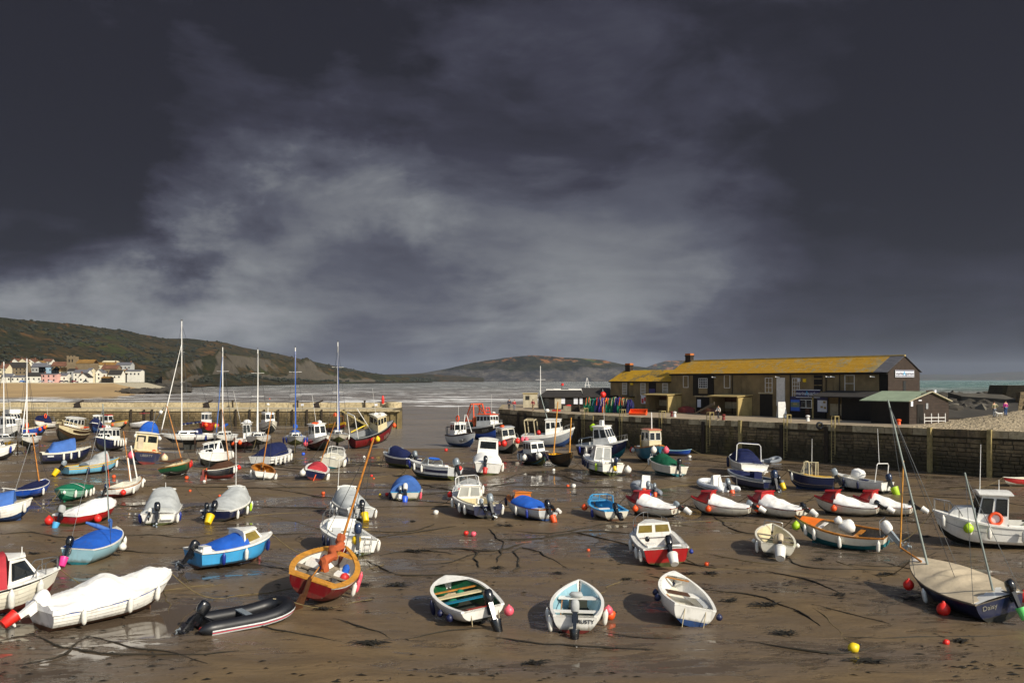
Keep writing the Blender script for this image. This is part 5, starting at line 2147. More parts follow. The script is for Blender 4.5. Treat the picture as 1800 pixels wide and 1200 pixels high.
def build_hills():
 sky = [(-300, 548), (0, 557), (60, 563), (140, 571), (220, 580), (245, 587), (290, 595), (330, 594), (400, 602), (430, 611), (480, 620), (540, 633), (600, 645), (650, 655), (700, 661), (760, 665)]
 rows = terrain('left_hill', 'broad brown and green hill behind the town', sky, lambda p: lerp(820, 1500, max(0, p - 100) / 650) + max(0, p - 400) * 3, lambda p: lerp(1500, 3200, max(0, p) / 750), lambda p: 4600, lambda p: 5 if p < 240 else 1.0, .20, 3, cliff=0, rows_n=34)
 # trees: clumped scrub along the slope, leaf-lump crowns
 rng = random.Random(8)
 t = MB()
 for i in range(3000):
  c = rng.randrange(len(rows) - 1)
  j = rng.randrange(3, 35)
  if noise.noise((c * .11, j * .25, 2)) < -.05 and j < 33:
   continue
  p = rows[c][j].lerp(rows[c + 1][j - 1], rng.random())
  r = rng.uniform(2, 5) * (1.0 if p.y < 1500 else 1.3)
  if j >= 33:
   r *= .6
  o0 = len(t.v)
  for k in range(3):
   q = p + V((rng.uniform(-1, 1) * r, rng.uniform(-1, 1) * r, rng.uniform(.2, .9) * r * .55))
   gg = MB()
   gg.ball((0, 0, 0), r * rng.uniform(.35, .65), 5, 1.2, 1.2, .8)
   gg.v = [tuple(V(v) + noise.noise_vector(V(v) * .4 + V((i, k, 0))) * r * .3 + q) for v in gg.v]
   o0 = len(t.v)
   t.v += gg.v
   t.f += [tuple(o0 + z for z in f) for f in gg.f]
 o = t.build('hillside_scrub', 'leaf_dark', None, 10)
 tag(o, 'dark scrub and woodland over the left hill', None, None, 'stuff')
 sky = [(285, 652), (320, 640), (350, 628), (400, 620), (450, 626), (500, 634), (560, 645), (620, 654), (690, 661.5), (720, 664)]
 terrain('grey_cliff', 'grey slipped cliffs along the foot of the left hill', sky, lambda p: lerp(1000, 2500, (p - 285) / 435), lambda p: lerp(1090, 2650, (p - 285) / 435), lambda p: lerp(1300, 2900, (p - 285) / 435), lambda p: .5, .8, 41, cliff=.5, rows_n=22)
 sky = [(660, 663), (700, 659.5), (745, 655), (790, 647), (835, 637), (870, 630), (905, 627), (935, 624.5), (980, 627), (1030, 630), (1062, 633), (1092, 640), (1130, 645), (1200, 655), (1280, 664)]
 terrain('headland', 'far headland with orange cliffs across the bay', sky, lambda p: 4200 + abs(p - 950) * .6, lambda p: 4700, lambda p: 6000, lambda p: .5, .4, 9, mats='headland_rock', cliff=.42, rows_n=30)
 sky = [(1040, 664), (1075, 650), (1100, 644), (1135, 646), (1150, 640), (1170, 634), (1200, 633), (1250, 633), (1330, 640), (1420, 655), (1480, 664)]
 terrain('far_headland', 'flat-topped hill farther along the coast', sky, lambda p: 7600, lambda p: 8200, lambda p: 9400, lambda p: .5, .15, 14, mats='headland_rock', cliff=.3, rows_n=14)
 sky = [(1480, 664.5), (1560, 660), (1640, 657.5), (1700, 658.5), (1760, 654), (1830, 652), (2000, 650), (2200, 662)]
 terrain('distant_coast', 'dim blue coast along the right horizon', sky, lambda p: 11500, lambda p: 12500, lambda p: 14500, lambda p: .5, .1, 21, cliff=.3, rows_n=10)
 # low shore joining the hills
 sky = [(560, 664), (640, 659), (690, 657.5), (740, 656.5), (800, 660), (850, 664)]
 terrain('low_shore', 'low green shore between the left hill and the headland', sky, lambda p: 3600, lambda p: 4100, lambda p: 5200, lambda p: .5, .15, 31, cliff=.2, rows_n=10)
HOUSES = [
 # x0, x1, base, eaves, ridge, wall, roof, gable?, label
 (2, 20, 671, 662, 657, 'w', 's', 0, 'white seafront house at the far left of the town with slate roof'),
 (18, 44, 671, 662.5, 660, 'w', 's', 0, 'long white seafront house left of the black-roofed terrace'),
 (46, 73, 672, 661, 655, 'w', 'k', 0, 'white seafront terrace with black mansard roof and dormers'),
 (72, 99, 672, 657.5, 656.5, 'p', 's', 0, 'pink flat-topped seafront house'),
 (100, 117, 671, 660, 656, 'w', 'g', 0, 'pale grey-white seafront house right of the pink house'),
 (118, 131, 669, 651.5, 648, 'g', 'k', 0, 'tall grey seafront house with black roof'),
 (129, 154, 671, 655, 650, 'w', 's', 0, 'broad white seafront block in the middle of the town'),
 (138, 155, 672, 663, 656, 'w', 'k', 1, 'white gabled seafront house with steep dark gable roof'),
 (153, 160, 669, 651, 647, 'c', 's', 0, 'narrow cream house beside the broad white block'),
 (160, 168, 668, 657, 654, 'g', 'o', 0, 'narrow grey house right of the cream one'),
 (167, 180, 668, 655, 649, 'w', 's', 1, 'white gable-fronted house right of the narrow grey one'),
 (178, 192, 669, 664, 662, 'k', 'o', 0, 'low dark boathouse with ochre roof on the seafront'),
 (190, 213, 667, 658.5, 650.5, 'w', 'k', 0, 'white house with black hipped roof near the right of the town'),
 (212, 223, 663, 656, 653, 'c', 'o', 0, 'cream house right of the black-roofed white one'),
 (220, 247, 663, 652, 650, 'w', 's', 0, 'white angular house at the right end of the town'),
 (-2, 12, 668, 647, 640, 'c', 'r', 0, 'tall cream house at the left frame edge above the seafront'),
 (12, 46, 658, 646, 637, 's', 'k', 0, 'dark-roofed house with white dormers on the slope'),
 (20, 32, 641, 635, 630.5, 'w', 'r', 1, 'white gabled cottage highest on the left slope'),
 (33, 47, 642, 635, 630, 'c', 'r', 1, 'cream gabled cottage with red roof next to the highest one'),
 (46, 60, 641, 636, 631, 'w', 'r', 1, 'white cottage with reddish roof above the slate-roofed house'),
 (55, 80, 656, 645, 638, 'g', 's', 0, 'grey house with slate roof above the pink house'),
 (60, 76, 645, 638, 634, 'w', 'o', 1, 'white gabled cottage with ochre roof high on the slope'),
 (74, 90, 640, 635.5, 631, 'w', 'r', 0, 'white cottage with orange roof left of the church tower'),
 (68, 92, 656, 645, 641, 'b', 's', 0, 'pale blue house above the pink house'),
 (90, 116, 656, 643, 636, 's', 'r', 0, 'stone house with reddish roof left below the church tower'),
 (92, 108, 656, 650, 643, 'w', 'o', 1, 'white gable with ochre roof left of the tall grey house'),
 (104, 120, 660, 652, 646, 'c', 'o', 0, 'cream house with ochre roof right of the pink house'),
 (131, 146, 652, 645, 640, 'g', 's', 0, 'grey slate-roofed house just right of the church tower'),
 (144, 168, 650, 644, 636, 's', 'k', 0, 'dark stone house with black roof right of the church tower'),
 (164, 204, 650, 641, 637, 'c', 'o', 0, 'long house with ochre roof on the right slope'),
 (180, 204, 640, 636, 634, 'c', 'c', 0, 'cream villa topmost on the right slope'),
 (178, 206, 660, 648, 642, 's', 'r', 0, 'stone house with brown roof above the low boathouse'),
 (204, 230, 652, 641, 637, 'g', 's', 0, 'grey villa with chimney on the right slope'),
 (203, 214, 652, 645, 641, 'w', 'g', 1, 'small white gable left of the grey villa'),
 (196, 222, 659, 653, 650, 's', 'o', 0, 'stone house with ochre roof behind the black hipped roof'),
]
def build_town():
 cols = dict(w='white_wall', p='house_pink', g='house_grey', c='house_cream', k='black_boards', s='house_stone', b='house_blue')
 roofs = dict(s='grey_slate', k='dark_roof', r='roof_red', o='roof_ochre', g='grey_slate', c='house_cream')
 mat('house_pink', 'c79a90', .85, .1, .3)
 mat('house_grey', 'a8a8a4', .85, .1, .3)
 mat('house_cream', 'cfc4a4', .85, .12, .3)
 mat('house_stone', '7a6a50', .9, .2, .3)
 mat('house_blue', '93aebf', .85, .1, .3)
 mat('roof_red', '6b4632', .9, .3, .3)
 mat('roof_ochre', '84622a', .9, .3, .3)
 rng = random.Random(2)
 for x0, x1, yb, ye, yr, wc, rc, gab, lab in HOUSES:
  d = 690 + (672 - yb) * 6.5
  k = d / FPX
  xa, xb = (x0 - 900) * k, (x1 - 900) * k
  zb, ze, zr = (CAMZ - (y - HOR) * k for y in (yb, ye, yr))
  h = thing('town_house', V(((xa + xb) / 2, d, zb)), lab, 'house', 'houses of the seaside town')
  w = xb - xa
  dp = 8.0
  e, r = ze - zb, zr - zb
  g = MB()
  g.hexa([(-w / 2, 0, -4), (w / 2, 0, -4), (w / 2, dp, -4), (-w / 2, dp, -4)], [(-w / 2, 0, e), (w / 2, 0, e), (w / 2, dp, e), (-w / 2, dp, e)])
  if gab:
   g.poly([(-w / 2, 0, e), (w / 2, 0, e), (0, 0, r)])
  else:
   g.poly([(-w / 2, 0, e), (-w / 2, dp / 2, r), (-w / 2, dp, e)])
   g.poly([(w / 2, 0, e), (w / 2, dp, e), (w / 2, dp / 2, r)])
  g.build('wall', cols[wc], h)
  g = MB()
  o = .35
  if gab:
   for sg in (-1, 1):
    q = [V((sg * (w / 2 + o), -.4, e - .25)), V((0, -.4, r + .05)), V((0, dp + .3, r + .05)), V((sg * (w / 2 + o), dp + .3, e - .25))]
    g.hexa(q, [p + V((0, 0, .3)) for p in q])
  else:
   for b0, b1 in ((-o, dp / 2), (dp + o, dp / 2)):
    q = [V((-w / 2 - .2, b0, e - .15)), V((w / 2 + .2, b0, e - .15)), V((w / 2 + .2, b1, r)), V((-w / 2 - .2, b1, r))]
    g.hexa(q, [p + V((0, 0, .3)) for p in q])
  rf = g.build('roof', roofs[rc], h)
  if rng.random() < .7:
   g = MB()
   g.box((w * rng.choice((-.4, .4)), dp / 2, r + .6), (1.0, .8, 2.0))
   g.build('chimney', 'roof_red', rf)
  fl = max(1, int(e / 2.9))
  nw = max(1, int(w / 3.0))
  for i in range(fl):
   for j in range(nw):
    g = MB()
    x = -w / 2 + w * (j + .5) / nw
    g.box((x, -.02, e * (i + .55) / fl), (1.1, .12, min(1.4, e / fl * .5)))
    g.build('window', 'glass_dark', h)
 d = 760
 k = d / FPX
 zb = CAMZ - (655 - HOR) * k
 t = thing('church_tower', V(((124.5 - 900) * k, d, zb)), 'square stone church tower rising above the town roofs', 'church tower')
 H = (655 - 626.5) * k
 w = 14.5 * k
 g = MB()
 g.hexa([(-w / 2, 0, -4), (w / 2, 0, -4), (w / 2, w, -4), (-w / 2, w, -4)], [(-w / 2, 0, H), (w / 2, 0, H), (w / 2, w, H), (-w / 2, w, H)])
 g.build('wall', 'house_stone', t)
 g = MB()
 for i in range(5):
  if i % 2 == 0:
   g.box((-w / 2 + w * (i + .5) / 5, .3, H + .4), (w / 5, .6, .8))
 g.build('battlement', 'house_stone', t)
 for x in (-1.3, 1.3):
  g = MB()
  g.box((x, -.05, H * .75), (1.0, .2, 2.4))
  g.build('belfry_opening', 'black_boards', t)
 n = thing('church_nave', V(((147 - 900) * k, d + 2, zb)), 'church nave with mossy ochre roof right of the tower', 'church')
 g = MB()
 w = 30 * k
 e, r = (655 - 638) * k, (655 - 632) * k
 g.hexa([(-w / 2, 0, -4), (w / 2, 0, -4), (w / 2, 10, -4), (-w / 2, 10, -4)], [(-w / 2, 0, e), (w / 2, 0, e), (w / 2, 10, e), (-w / 2, 10, e)])
 g.build('wall', 'house_stone', n)
 g = MB()
 for b0, b1 in ((-.4, 5), (10.4, 5)):
  q = [V((-w / 2 - .2, b0, e - .1)), V((w / 2 + .2, b0, e - .1)), V((w / 2 + .2, b1, r)), V((-w / 2 - .2, b1, r))]
  g.hexa(q, [p + V((0, 0, .3)) for p in q])
 g.build('roof', 'roof_ochre', n)
 # promenade wall
 g = MB()
 d = 672
 k = d / FPX
 pw = thing('promenade_wall', V(((120 - 900) * k, d, 3)), 'grey promenade wall between beach and town', 'wall')
 x0, x1 = (-120 - 900) * k - pw.location.x, (272 - 900) * k - pw.location.x
 g.hexa([(x0, 0, -4), (x1, 0, -4), (x1, 60, -4), (x0, 60, -4)], [(x0, 0, 3.9), (x1 - 30, 0, 3.4), (x1 - 30, 60, 3.6), (x0, 60, 4.2)])
 g.build('wall', 'concrete', pw)
 # cars on the promenade
 for i, (px, c, nm) in enumerate(((108, 'paint_navy', 'dark blue'), (116, 'paint_black', 'black'), (150, 'paint_black', 'long black'), (72, 'paint_grey', 'grey'), (38, 'paint_midblue', 'mid blue'), (130, 'paint_crimson', 'dark red'), (88, 'paint_lightgrey', 'silver'))):
  d = 676
  k = d / FPX
  v = thing('parked_car', V(((px - 900) * k, d, 6.95)), '%s car parked on the promenade in front of the town' % nm, 'car', 'cars parked on the promenade')
  g = MB()
  g.hexa([(-2.1, 0, .3), (2.1, 0, .3), (2.1, 1.7, .3), (-2.1, 1.7, .3)], [(-2.1, .05, .85), (2.0, .05, .8), (2.0, 1.65, .8), (-2.1, 1.65, .85)])
  g.hexa([(-1.5, .1, .85), (1.0, .1, .85), (1.0, 1.6, .85), (-1.5, 1.6, .85)], [(-1.1, .2, 1.45), (.5, .2, 1.45), (.5, 1.5, 1.45), (-1.1, 1.5, 1.45)])
  g.build('body', c, v)
  for x in (-1.3, 1.3):
   g = MB()
   g.lathe([(0, -.1), (.32, -.1), (.32, .1), (0, .1)], Matrix.Translation((x, .05, .32)) @ Matrix.Rotation(R(90), 4, 'X'), 10)
   g.build('wheel', 'rubber_black', v)
def build_setting():
 build_sea()
 build_quay()
 build_pier()
 build_buildings()
 build_right_bank()
 build_beach()
 build_hills()
 build_town()
build_setting()
# ================================================================ the fleet, near boats first
def fleet():
 W, CH = 'paint_white', True
 b = Boat('dinghy', 'dinghy lettered RUSTY', 'white dinghy with pale blue inside, RUSTY lettered on its transom', (1012, 1108), (1018, 1024), 1.72, .52, .82, 0, L=3.5, ws=.77, hull=W, bot='antifoul_red', wf=.22, clinker=4, e=2.0)
 b.interior('paint_paleblue', 'sole_dark').gunwale(W, .07, .06).thwart(.26, W, .26, .10).thwart(.66, W, .38, .12)
 b.box('storage_box', 'sole_dark', .64, 0, -.27, (.34, .62, .24)).lump('folded_bag', 'canvas_grey', .66, .1, -.02, .2, 1, 1.3, .55)
 b.outboard(0, 22, 'motor_grey', 'motor_black', .9, hood='canvas_grey', legm='motor_black').sterntext('RUSTY', -.50, .70, .18, 'rubber_black')
 b.fenders([(.3, 1, 'white'), (.45, -1, 'buoy_pink', 'b', .15), (.3, -1, 'white'), (.05, 1, 'white')])
 b.spar('oar', (b.X(.1), .5, b.sz(.1) - .2), (b.X(.62), .55, b.sz(.6) - .16), .022, .022, 'varnish')
 b = Boat('dinghy', 'dinghy with green seats', 'white dinghy with dark green inside, green seat and black motor', (846, 1098), (787, 1015), 1.95, .56, .84, -6, L=3.6, ws=.74, hull=W, bot='antifoul_dark', wf=.2, tm=.5, e=2.8)
 b.interior('paint_green', 'sole_dark').gunwale(W, .09, .06).deck(W, .82, 1, camber=.03).thwart(.62, 'paint_cream', .3, .16).thwart(.44, 'paint_teal', .2, .12).thwart(.74, 'varnish', .1, .14)
 b.lump('green_net', 'canvas_green', .55, .35, -.3, .22, 1, 1.1, .6).lump('rope_coil', 'rope', .72, .2, -.3, .2, 1, 1.4, .5).lump('green_net', 'canvas_green', .71, -.15, -.28, .17)
 b.box('crate', 'greywood', .2, -.1, -.42, (.4, .5, .14)).thwart(.3, 'paint_dullred', .1, .3)
 b.outboard(-.32, 28, 'motor_black', 'motor_black', 1.0).fenders([(.55, 1, 'navy', 'c'), (.3, 1, 'navy', 'b', .12), (.12, 1, 'navy', 'b', .13), (0.0, -1, 'buoy_pink', 'b', .17)])
 for y in (.55, -.75):
  b.spar('mooring_line', (b.X(-.015), y * b.hb(0), b.sz(0)), (b.X(-.015), y * b.hb(0), .12), .014, .014, 'rope')
 b = Boat('dinghy', 'dinghy with brown hatch', 'white clinker dinghy with brown hatch board and brown gunwale, listing right', (1213, 1100), (1187, 1008), 1.72, .58, .9, 11, L=3.7, ws=.76, hull=W, bot='antifoul_blue', wf=.3, clinker=5, e=2.1)
 b.interior(W, 'paint_offwhite', .3).gunwale(W, .08, .06).deck(W, .86, 1, camber=.03).thwart(.62, W, .55, .22).box('hatch_board', 'darkwood', .6, .12, -.185, (.5, .8, .03)).thwart(.84, 'varnish', .08, .02)
 b.box('side_bench', 'varnish', .3, .78, -.1, (1.1, .22, .03)).box('side_bench', 'paint_lightgrey', .36, -.72, -.12, (1.2, .3, .03)).thwart(.04, W, .2, .12)
 b.fenders([(.5, 1, 'navy', 'b', .11), (.36, 1, 'navy', 'b', .12), (.04, -1, 'navy', 'b', .11)])
 for y in (.5, -.55):
  b.spar('mooring_line', (b.X(-.02), y * b.hb(0), b.sz(0)), (b.X(-.05), y * b.hb(0), -.02), .014, .014, 'rope')
 # tan-sailed cutter, heeled right
 b = Boat('sailing_boat', 'tan-sailed red boat', 'dark red wooden sailing boat with tan furled sail, heeled hard over', (538, 1064), (604, 968), 2.35, .85, 1.15, 18, L=4.6, ws=.66, hull='paint_crimson', bot='antifoul_red', wf=.3, e=2.0, stripe=[(.9, .97, W)], cat='sailing boat')
 b.interior(W, 'greywood', .2).gunwale('pine', .17, .06, .05).thwart(.12, 'pine', .42, .10).thwart(.42, 'greywood', .3, .22).thwart(.85, 'pine', .5, .05)
 b.box('locker', W, .56, .55, -.3, (.7, .5, .4)).box('locker', W, .5, -.5, -.35, (.6, .5, .4)).box('bench_board', 'greywood', .3, .68, -.3, (1.3, .36, .04)).box('bench_board', 'greywood', .3, -.62, -.3, (1.3, .34, .04))
 b.lump('blue_rope', 'canvas_blue', .58, -.55, -.12, .2, .7, .7, 1.3).lump('red_jerry_can', 'plastic_red', .46, -.62, -.22, .2, 1, .9, 1).lump('blue_fender', 'fender_blue', .55, .3, -.1, .16, .6, .6, 2.2)
 b.mast(.74, 5.0, 'varnish', .055, .04, rake=2, lean=1, stays=((.78, 1), (.78, -1), (1, 0)))
 g = MB()
 pts, rad = [], []
 for i in range(15):
  f = i / 14
  pts.append((lerp(b.X(.73), b.X(.16), f), -.05 + .10 * math.sin(i * 1.3), b.sz(.5) + lerp(.95, .18, f) + .05 * math.sin(i * 2.2)))
  rad.append((.15 + .025 * math.sin(i * 1.9)) * (.5 if i in (0, 14) else 1))
 g.tube(pts, rad, 12)
 g.v = [tuple(V(p) + noise.noise_vector(V((p[0] * 2.2, p[1] * 9, p[2] * 9))) * .10) for p in g.v]
 g.build('furled_sail', 'canvas_tan', b.root, 45)
 b.spar('boom', pts[0], pts[-1], .04, .035, 'varnish').rudder('darkwood', .9, .5, -22)
 b.spar('tiller', (b.X(-.02), 0, b.sz(0) + .1), (b.X(.25), .1, b.sz(0) + .2), .03, .025, 'greywood')
 b.fenders([(.62, -1, 'buoy_pink'), (.45, -1, 'buoy_pink'), (.34, -1, 'white'), (.5, 1, 'buoy_pink')])
 b = inflatable('inflatable_dinghy', 'black inflatable', 'black inflatable dinghy with white rubbing stripes and black outboard', (368, 1094), (486, 1046), 1.62, .24, 'rubber_black', [(-.02, .05, 'rubber_white'), (-.08, .03, 'buoy_pink'), (-.13, .05, 'rubber_white')], L=3.5, seat='motor_grey', floor='rubber_black', heel=2)
 b.outboard(.02, 42, 'motor_black', None, 1.0).lump('red_fuel_can', 'plastic_red', -.02, -.35, -.3, .1)
 b.spar('grab_line', (b.X(.96), .15, .55), (b.X(.82), .3, .62), .012, .012, 'rope')
 # long white-covered boat
 b = Boat('motor_boat', 'long white-covered boat', 'long white clinker motorboat under a full white cover, red bucket on motor', (92, 1105), (288, 1008), 1.95, .68, .98, 0, L=4.9, ws=.86, hull=W, bot='antifoul_brown', wf=.25, clinker=5, stripe=[(.86, .93, 'paint_blue')], cat='motorboat')
 b.gunwale(W, .05, .05).cover(0, 1, [(0, .10), (.2, .34), (.43, .66), (.62, .34), (.82, .42), (.93, .22), (1, .06)], 'canvas_white', p=1.6, wr=.06, n=56, k=25, skirt=.16, sag=.0)
 b.outboard(.25, 60, 'motor_white', 'buoy_red', 1.1, hood='canvas_white', legm='canvas_white').fenders([(.18, -1, 'white'), (.52, -1, 'white'), (.78, -1, 'white')])
 b = Boat('motor_cruiser', 'red-canopied cruiser', 'cream motor cruiser with faded red canopy at left edge of harbour', (-128, 1092), (90, 1000), 2.1, .78, 1.15, 0, L=5.0, ws=.88, hull='paint_offwhite', bot='antifoul_red', wf=.25, clinker=5, stripe=[(.92, .97, 'paint_black')], cat='motorboat')
 b.deck(W, 0, 1).gunwale(W, .06, .05).cabin(.60, .86, .72, W, .80, .5, .8, .1, .84, ns=1, nf=2, band=(.2, .84), gl='glass_dark')
 b.cover(.02, .59, [(.02, .25), (.3, .78), (.59, 1.02)], 'canvas_red', p=4, wr=.04, skirt=.05).rail(.78, .42).fenders([(.62, -1, 'white'), (.84, -1, 'white')], 1.3)
 b.aerial(.72, 0, .35, .78)
 b = Boat('motor_boat', 'blue-and-white cuddy boat', 'bright blue motorboat with white deck and blue cockpit cover', (358, 998), (463, 938), 2.0, .72, 1.0, 0, L=4.5, ws=.86, hull='paint_skyblue', bot='antifoul_brown', wf=.22, chine=CH, stripe=[(.93, .985, W)], cat='motorboat')
 b.deck(W, 0, 1, (.02, .14, .62), depth=.3).gunwale(W, .10, .07, .05, 'rubbing_strake').cabin(.52, .86, .42, W, .82, .45, 1.0, .05, .8, ns=1, nf=0, band=(.2, .85), gl='glass_amber')
 b.cover(.16, .58, [(.16, .08), (.35, .30), (.58, .45)], 'canvas_blue', ymul=.84, p=2.4, skirt=.0, wr=.03)
 b.outboard(-.05, 38, 'motor_black', None, 1.0, dz=-.1).fenders([(.22, -1, 'blue'), (.5, -1, 'white'), (.86, -1, 'blue')]).box('fuel_locker', W, .06, -.5, .12, (.35, .5, .2))
 b = Boat('motor_boat', 'pale blue boat under bright blue cover', 'pale blue dinghy under bright blue cover, pink bucket on its motor', (140, 992), (203, 928), 1.85, .66, .92, 3, L=3.9, ws=.76, hull='paint_paleblue', bot='antifoul_teal', wf=.2, cat='motorboat')
 b.gunwale(W, .06, .05).deck('paint_offwhite', .84, 1).cover(.06, .86, [(.06, .05), (.3, .26), (.6, .3), (.86, .08)], 'canvas_blue', ymul=.92, p=2, wr=.035, skirt=.02)
 b.outboard(.52, 30, 'motor_black', 'bucket_pink', .95).fenders([(.5, -1, 'white', 'b', .17), (.72, -1, 'white')])
 b.mast(.80, 6.2, 'mast_grey', .035, .028, lean=6, stays=((.3, 1), (.3, -1)))
 g = MB()
 g.tube([(b.X(.80), .0, b.sz(.8) + .05), (b.X(.80), -.02, b.sz(.8) + .55), (b.X(.78), 0, b.sz(.8) + .62)], .09, 8)
 g.tube([(b.X(.80), 0, b.sz(.8) + .1), (b.X(.70), .45, b.sz(.8) + .35), (b.X(.62), .85, b.sz(.8) + .55)], [.10, .12, .05], 8)
 g.build('furled_sail', 'canvas_denim', b.root, 60)
 b = Boat('motor_boat', 'grey-canopied boat seen from astern', 'white motorboat with full grey canopy, black motor towards camera', (280, 922), (293, 877), 2.0, .62, .9, 0, L=4.4, ws=.9, hull=W, bot='antifoul_green', wf=.25, chine=CH, cat='motorboat')
 b.gunwale(W).deck(W, 0, 1).cover(.1, .72, [(.1, .25), (.35, .75), (.62, 1.05), (.72, .98)], 'canvas_grey', p=4, wr=.015, skirt=.04, ymul=.95)
 b.cabin(.66, .9, .8, W, .8, .4, .9, 0, .84, ns=1, nf=2).outboard(.05, 25, 'motor_black', None, 1.15).outboard(.5, 60, 'motor_white', None, .7)
 b.fenders([(.05, -1, 'white'), (.2, -1, 'blue'), (.12, 1, 'blue')]).aerial(.6, -.1, .4, 1.0).box('bathing_platform', W, -.02, -.5, -.3, (.3, .6, .08))
 b = Boat('motor_boat', 'navy boat with pale grey cover', 'navy motorboat under ribbed pale grey cover, yellow bucket by twin motors', (371, 921), (438, 866), 2.0, .62, .95, 0, L=4.6, ws=.86, hull='paint_navy', bot='antifoul_dark', wf=.22, chine=CH, stripe=[(.9, .99, W)], cat='motorboat')
 b.gunwale(W, .07, .06).deck(W, 0, 1).cover(.03, .8, [(.03, .15), (.35, .55), (.72, .85), (.8, .8)], 'canvas_grey', p=3, wr=.03, wf=16, ymul=.93, skirt=.03)
 b.cabin(.7, .92, .7, W, .75, .4, 1.0, 0, .8, ns=1, nf=2).outboard(.1, 45, 'motor_black', 'bucket_yellow', 1.1, bs=1.2).outboard(.62, 35, 'motor_black', None, .8)
 b.fenders([(.15, -1, 'white'), (.45, -1, 'white'), (.62, -1, 'buoy_lime'), (.7, -1, 'white')]).aerial(.72, .1, 3.2, .8)
 b = Boat('motor_boat', 'white open boat with yellow bucket', 'white open motorboat with two grey seats and bathing ladder astern', (622, 976), (585, 913), 2.1, .72, 1.0, 5, L=4.7, ws=.9, hull=W, bot='antifoul_green', wf=.26, chine=CH, cat='motorboat')
 b.deck(W, 0, 1, (.08, .6, .76), depth=.5, floor='paint_white').gunwale(W, .05, .06).cabin(.56, .9, .34, W, .8, .4, 1.3, .0, .8, ns=0, nf=0, roof=None).screen(.5, .66, .38, 'alu', .8, .62).rail(.68, .5)
 b.box('seat', 'paint_lightgrey', .45, .38, -.05, (.14, .42, .5)).box('seat', 'paint_lightgrey', .45, -.38, -.05, (.14, .42, .5)).box('seat_cushion', 'canvas_navy', .4, .38, -.22, (.3, .4, .1)).box('seat_cushion', 'canvas_navy', .4, -.38, -.22, (.3, .4, .1))
 b.outboard(.1, 12, 'motor_navy', None, 1.1, dz=.12).lump('yellow_bucket', 'bucket_yellow', -.03, .1, -.02, .21, 1, 1, 1.1)
 g = MB()
 x = b.pt(0, .8)[0] - .06
 for y in (-.62, -.32):
  g.tube([(x, y, .1), (x - .04, y, .7), (x + .1, y, .95)], .016, 5)
 for z in (.2, .42, .64):
  g.tube([(x - .02, -.62, z), (x - .02, -.32, z)], .016, 5)
 g.build('bathing_ladder', 'steel', b.root)
 b.fenders([(.35, 1, 'navy'), (.2, 1, 'navy'), (.04, -1, 'white')])
 b = Boat('motor_boat', 'grey-covered boat behind the tan mast', 'white motorboat under pale grey cover with yellow bucket hung at stern', (636, 916), (594, 868), 1.9, .62, .95, 3, L=4.3, ws=.86, hull='paint_lightgrey', bot='antifoul_dark', wf=.25, chine=CH, cat='motorboat')
 b.gunwale(W, .07, .06).deck(W, 0, 1).cover(.04, .75, [(.04, .12), (.4, .6), (.68, .9), (.75, .85)], 'canvas_grey', p=3.2, wr=.03, ymul=.93, skirt=.03).cabin(.66, .9, .72, W, .8, .4, .9, 0, .82, ns=1, nf=2)
 b.outboard(-.05, 40, 'motor_black', 'bucket_yellow', 1.0, bs=1.25).outboard(.5, 30, 'motor_grey', None, .7).fenders([(.3, 1, 'white'), (.5, 1, 'white'), (.65, 1, 'white'), (.02, -1, 'white')]).aerial(.75, .6, 2.2, .3)
 b = Boat('motor_boat', 'red runabout with brown floor', 'red-sterned white runabout with amber cabin windows and brown floor', (1177, 1001), (1131, 916), 2.15, .74, 1.05, -3, L=4.7, ws=.9, hull='paint_red', bot='antifoul_green', wf=.24, chine=CH, stripe=[(.6, .985, 'paint_lightgrey')], cat='motorboat')
 b.deck(W, 0, 1, (.06, .58, .74), depth=.5, floor='antifoul_red', lip=.05).gunwale(W, .06, .06).cabin(.56, .88, .42, W, .82, .42, .9, .0, .84, ns=1, nf=2, nb=2, band=(.35, .85), gl='glass_amber', roof=None).rail(.66, .55)
 g = MB()
 for sg in (1, -1):
  g.tube([(b.pt(t, 1)[0], sg * b.hb(t) * .9, b.sz(t) + .16) for t in (.04, .2, .4, .55)], .018, 5)
 g.build('side_rail', 'steel', b.root)
 b.box('seat', W, .32, .35, -.25, (.45, .4, .4)).box('seat', 'paint_lightgrey', .3, -.45, -.3, (.9, .3, .3)).lump('steering_wheel', 'motor_black', .5, .35, -.05, .13, .4, 1, 1)
 b.outboard(-.15, 50, 'motor_black', 'motor_white', 1.05, bs=1.15).fenders([(.75, 1, 'white'), (.5, 1, 'white'), (.2, 1, 'white'), (.05, 1, 'white'), (.0, -1, 'blue', 'b', .1)])
 b = Boat('dinghy', 'cream dinghy with big white bucket', 'cream open dinghy with grey seats and big white bucket on motor', (1364, 980), (1358, 921), 1.8, .56, .88, 7, L=3.7, ws=.8, hull='paint_offwhite', bot='antifoul_dark', wf=.3, clinker=4)
 b.interior('paint_cream', 'sole_dark', .14).gunwale('paint_offwhite', .07, .05).thwart(.62, 'greywood', .25, .12).thwart(.42, 'greywood', .25, .12).thwart(.22, 'greywood', .25, .15)
 b.lump('beige_bag', 'canvas_beige', .32, -.1, .02, .2, 1, 1, 1.5).outboard(-.1, 55, 'motor_black', 'motor_white', 1.0, bs=1.45, hood='canvas_beige').fenders([(.4, -1, 'white', 'b', .1), (.3, 1, 'white', 'b', .1), (.7, -1, 'white', 'b', .09), (.1, 1, 'white')])
 b.hoop(.86, .3, .9, dx=0)
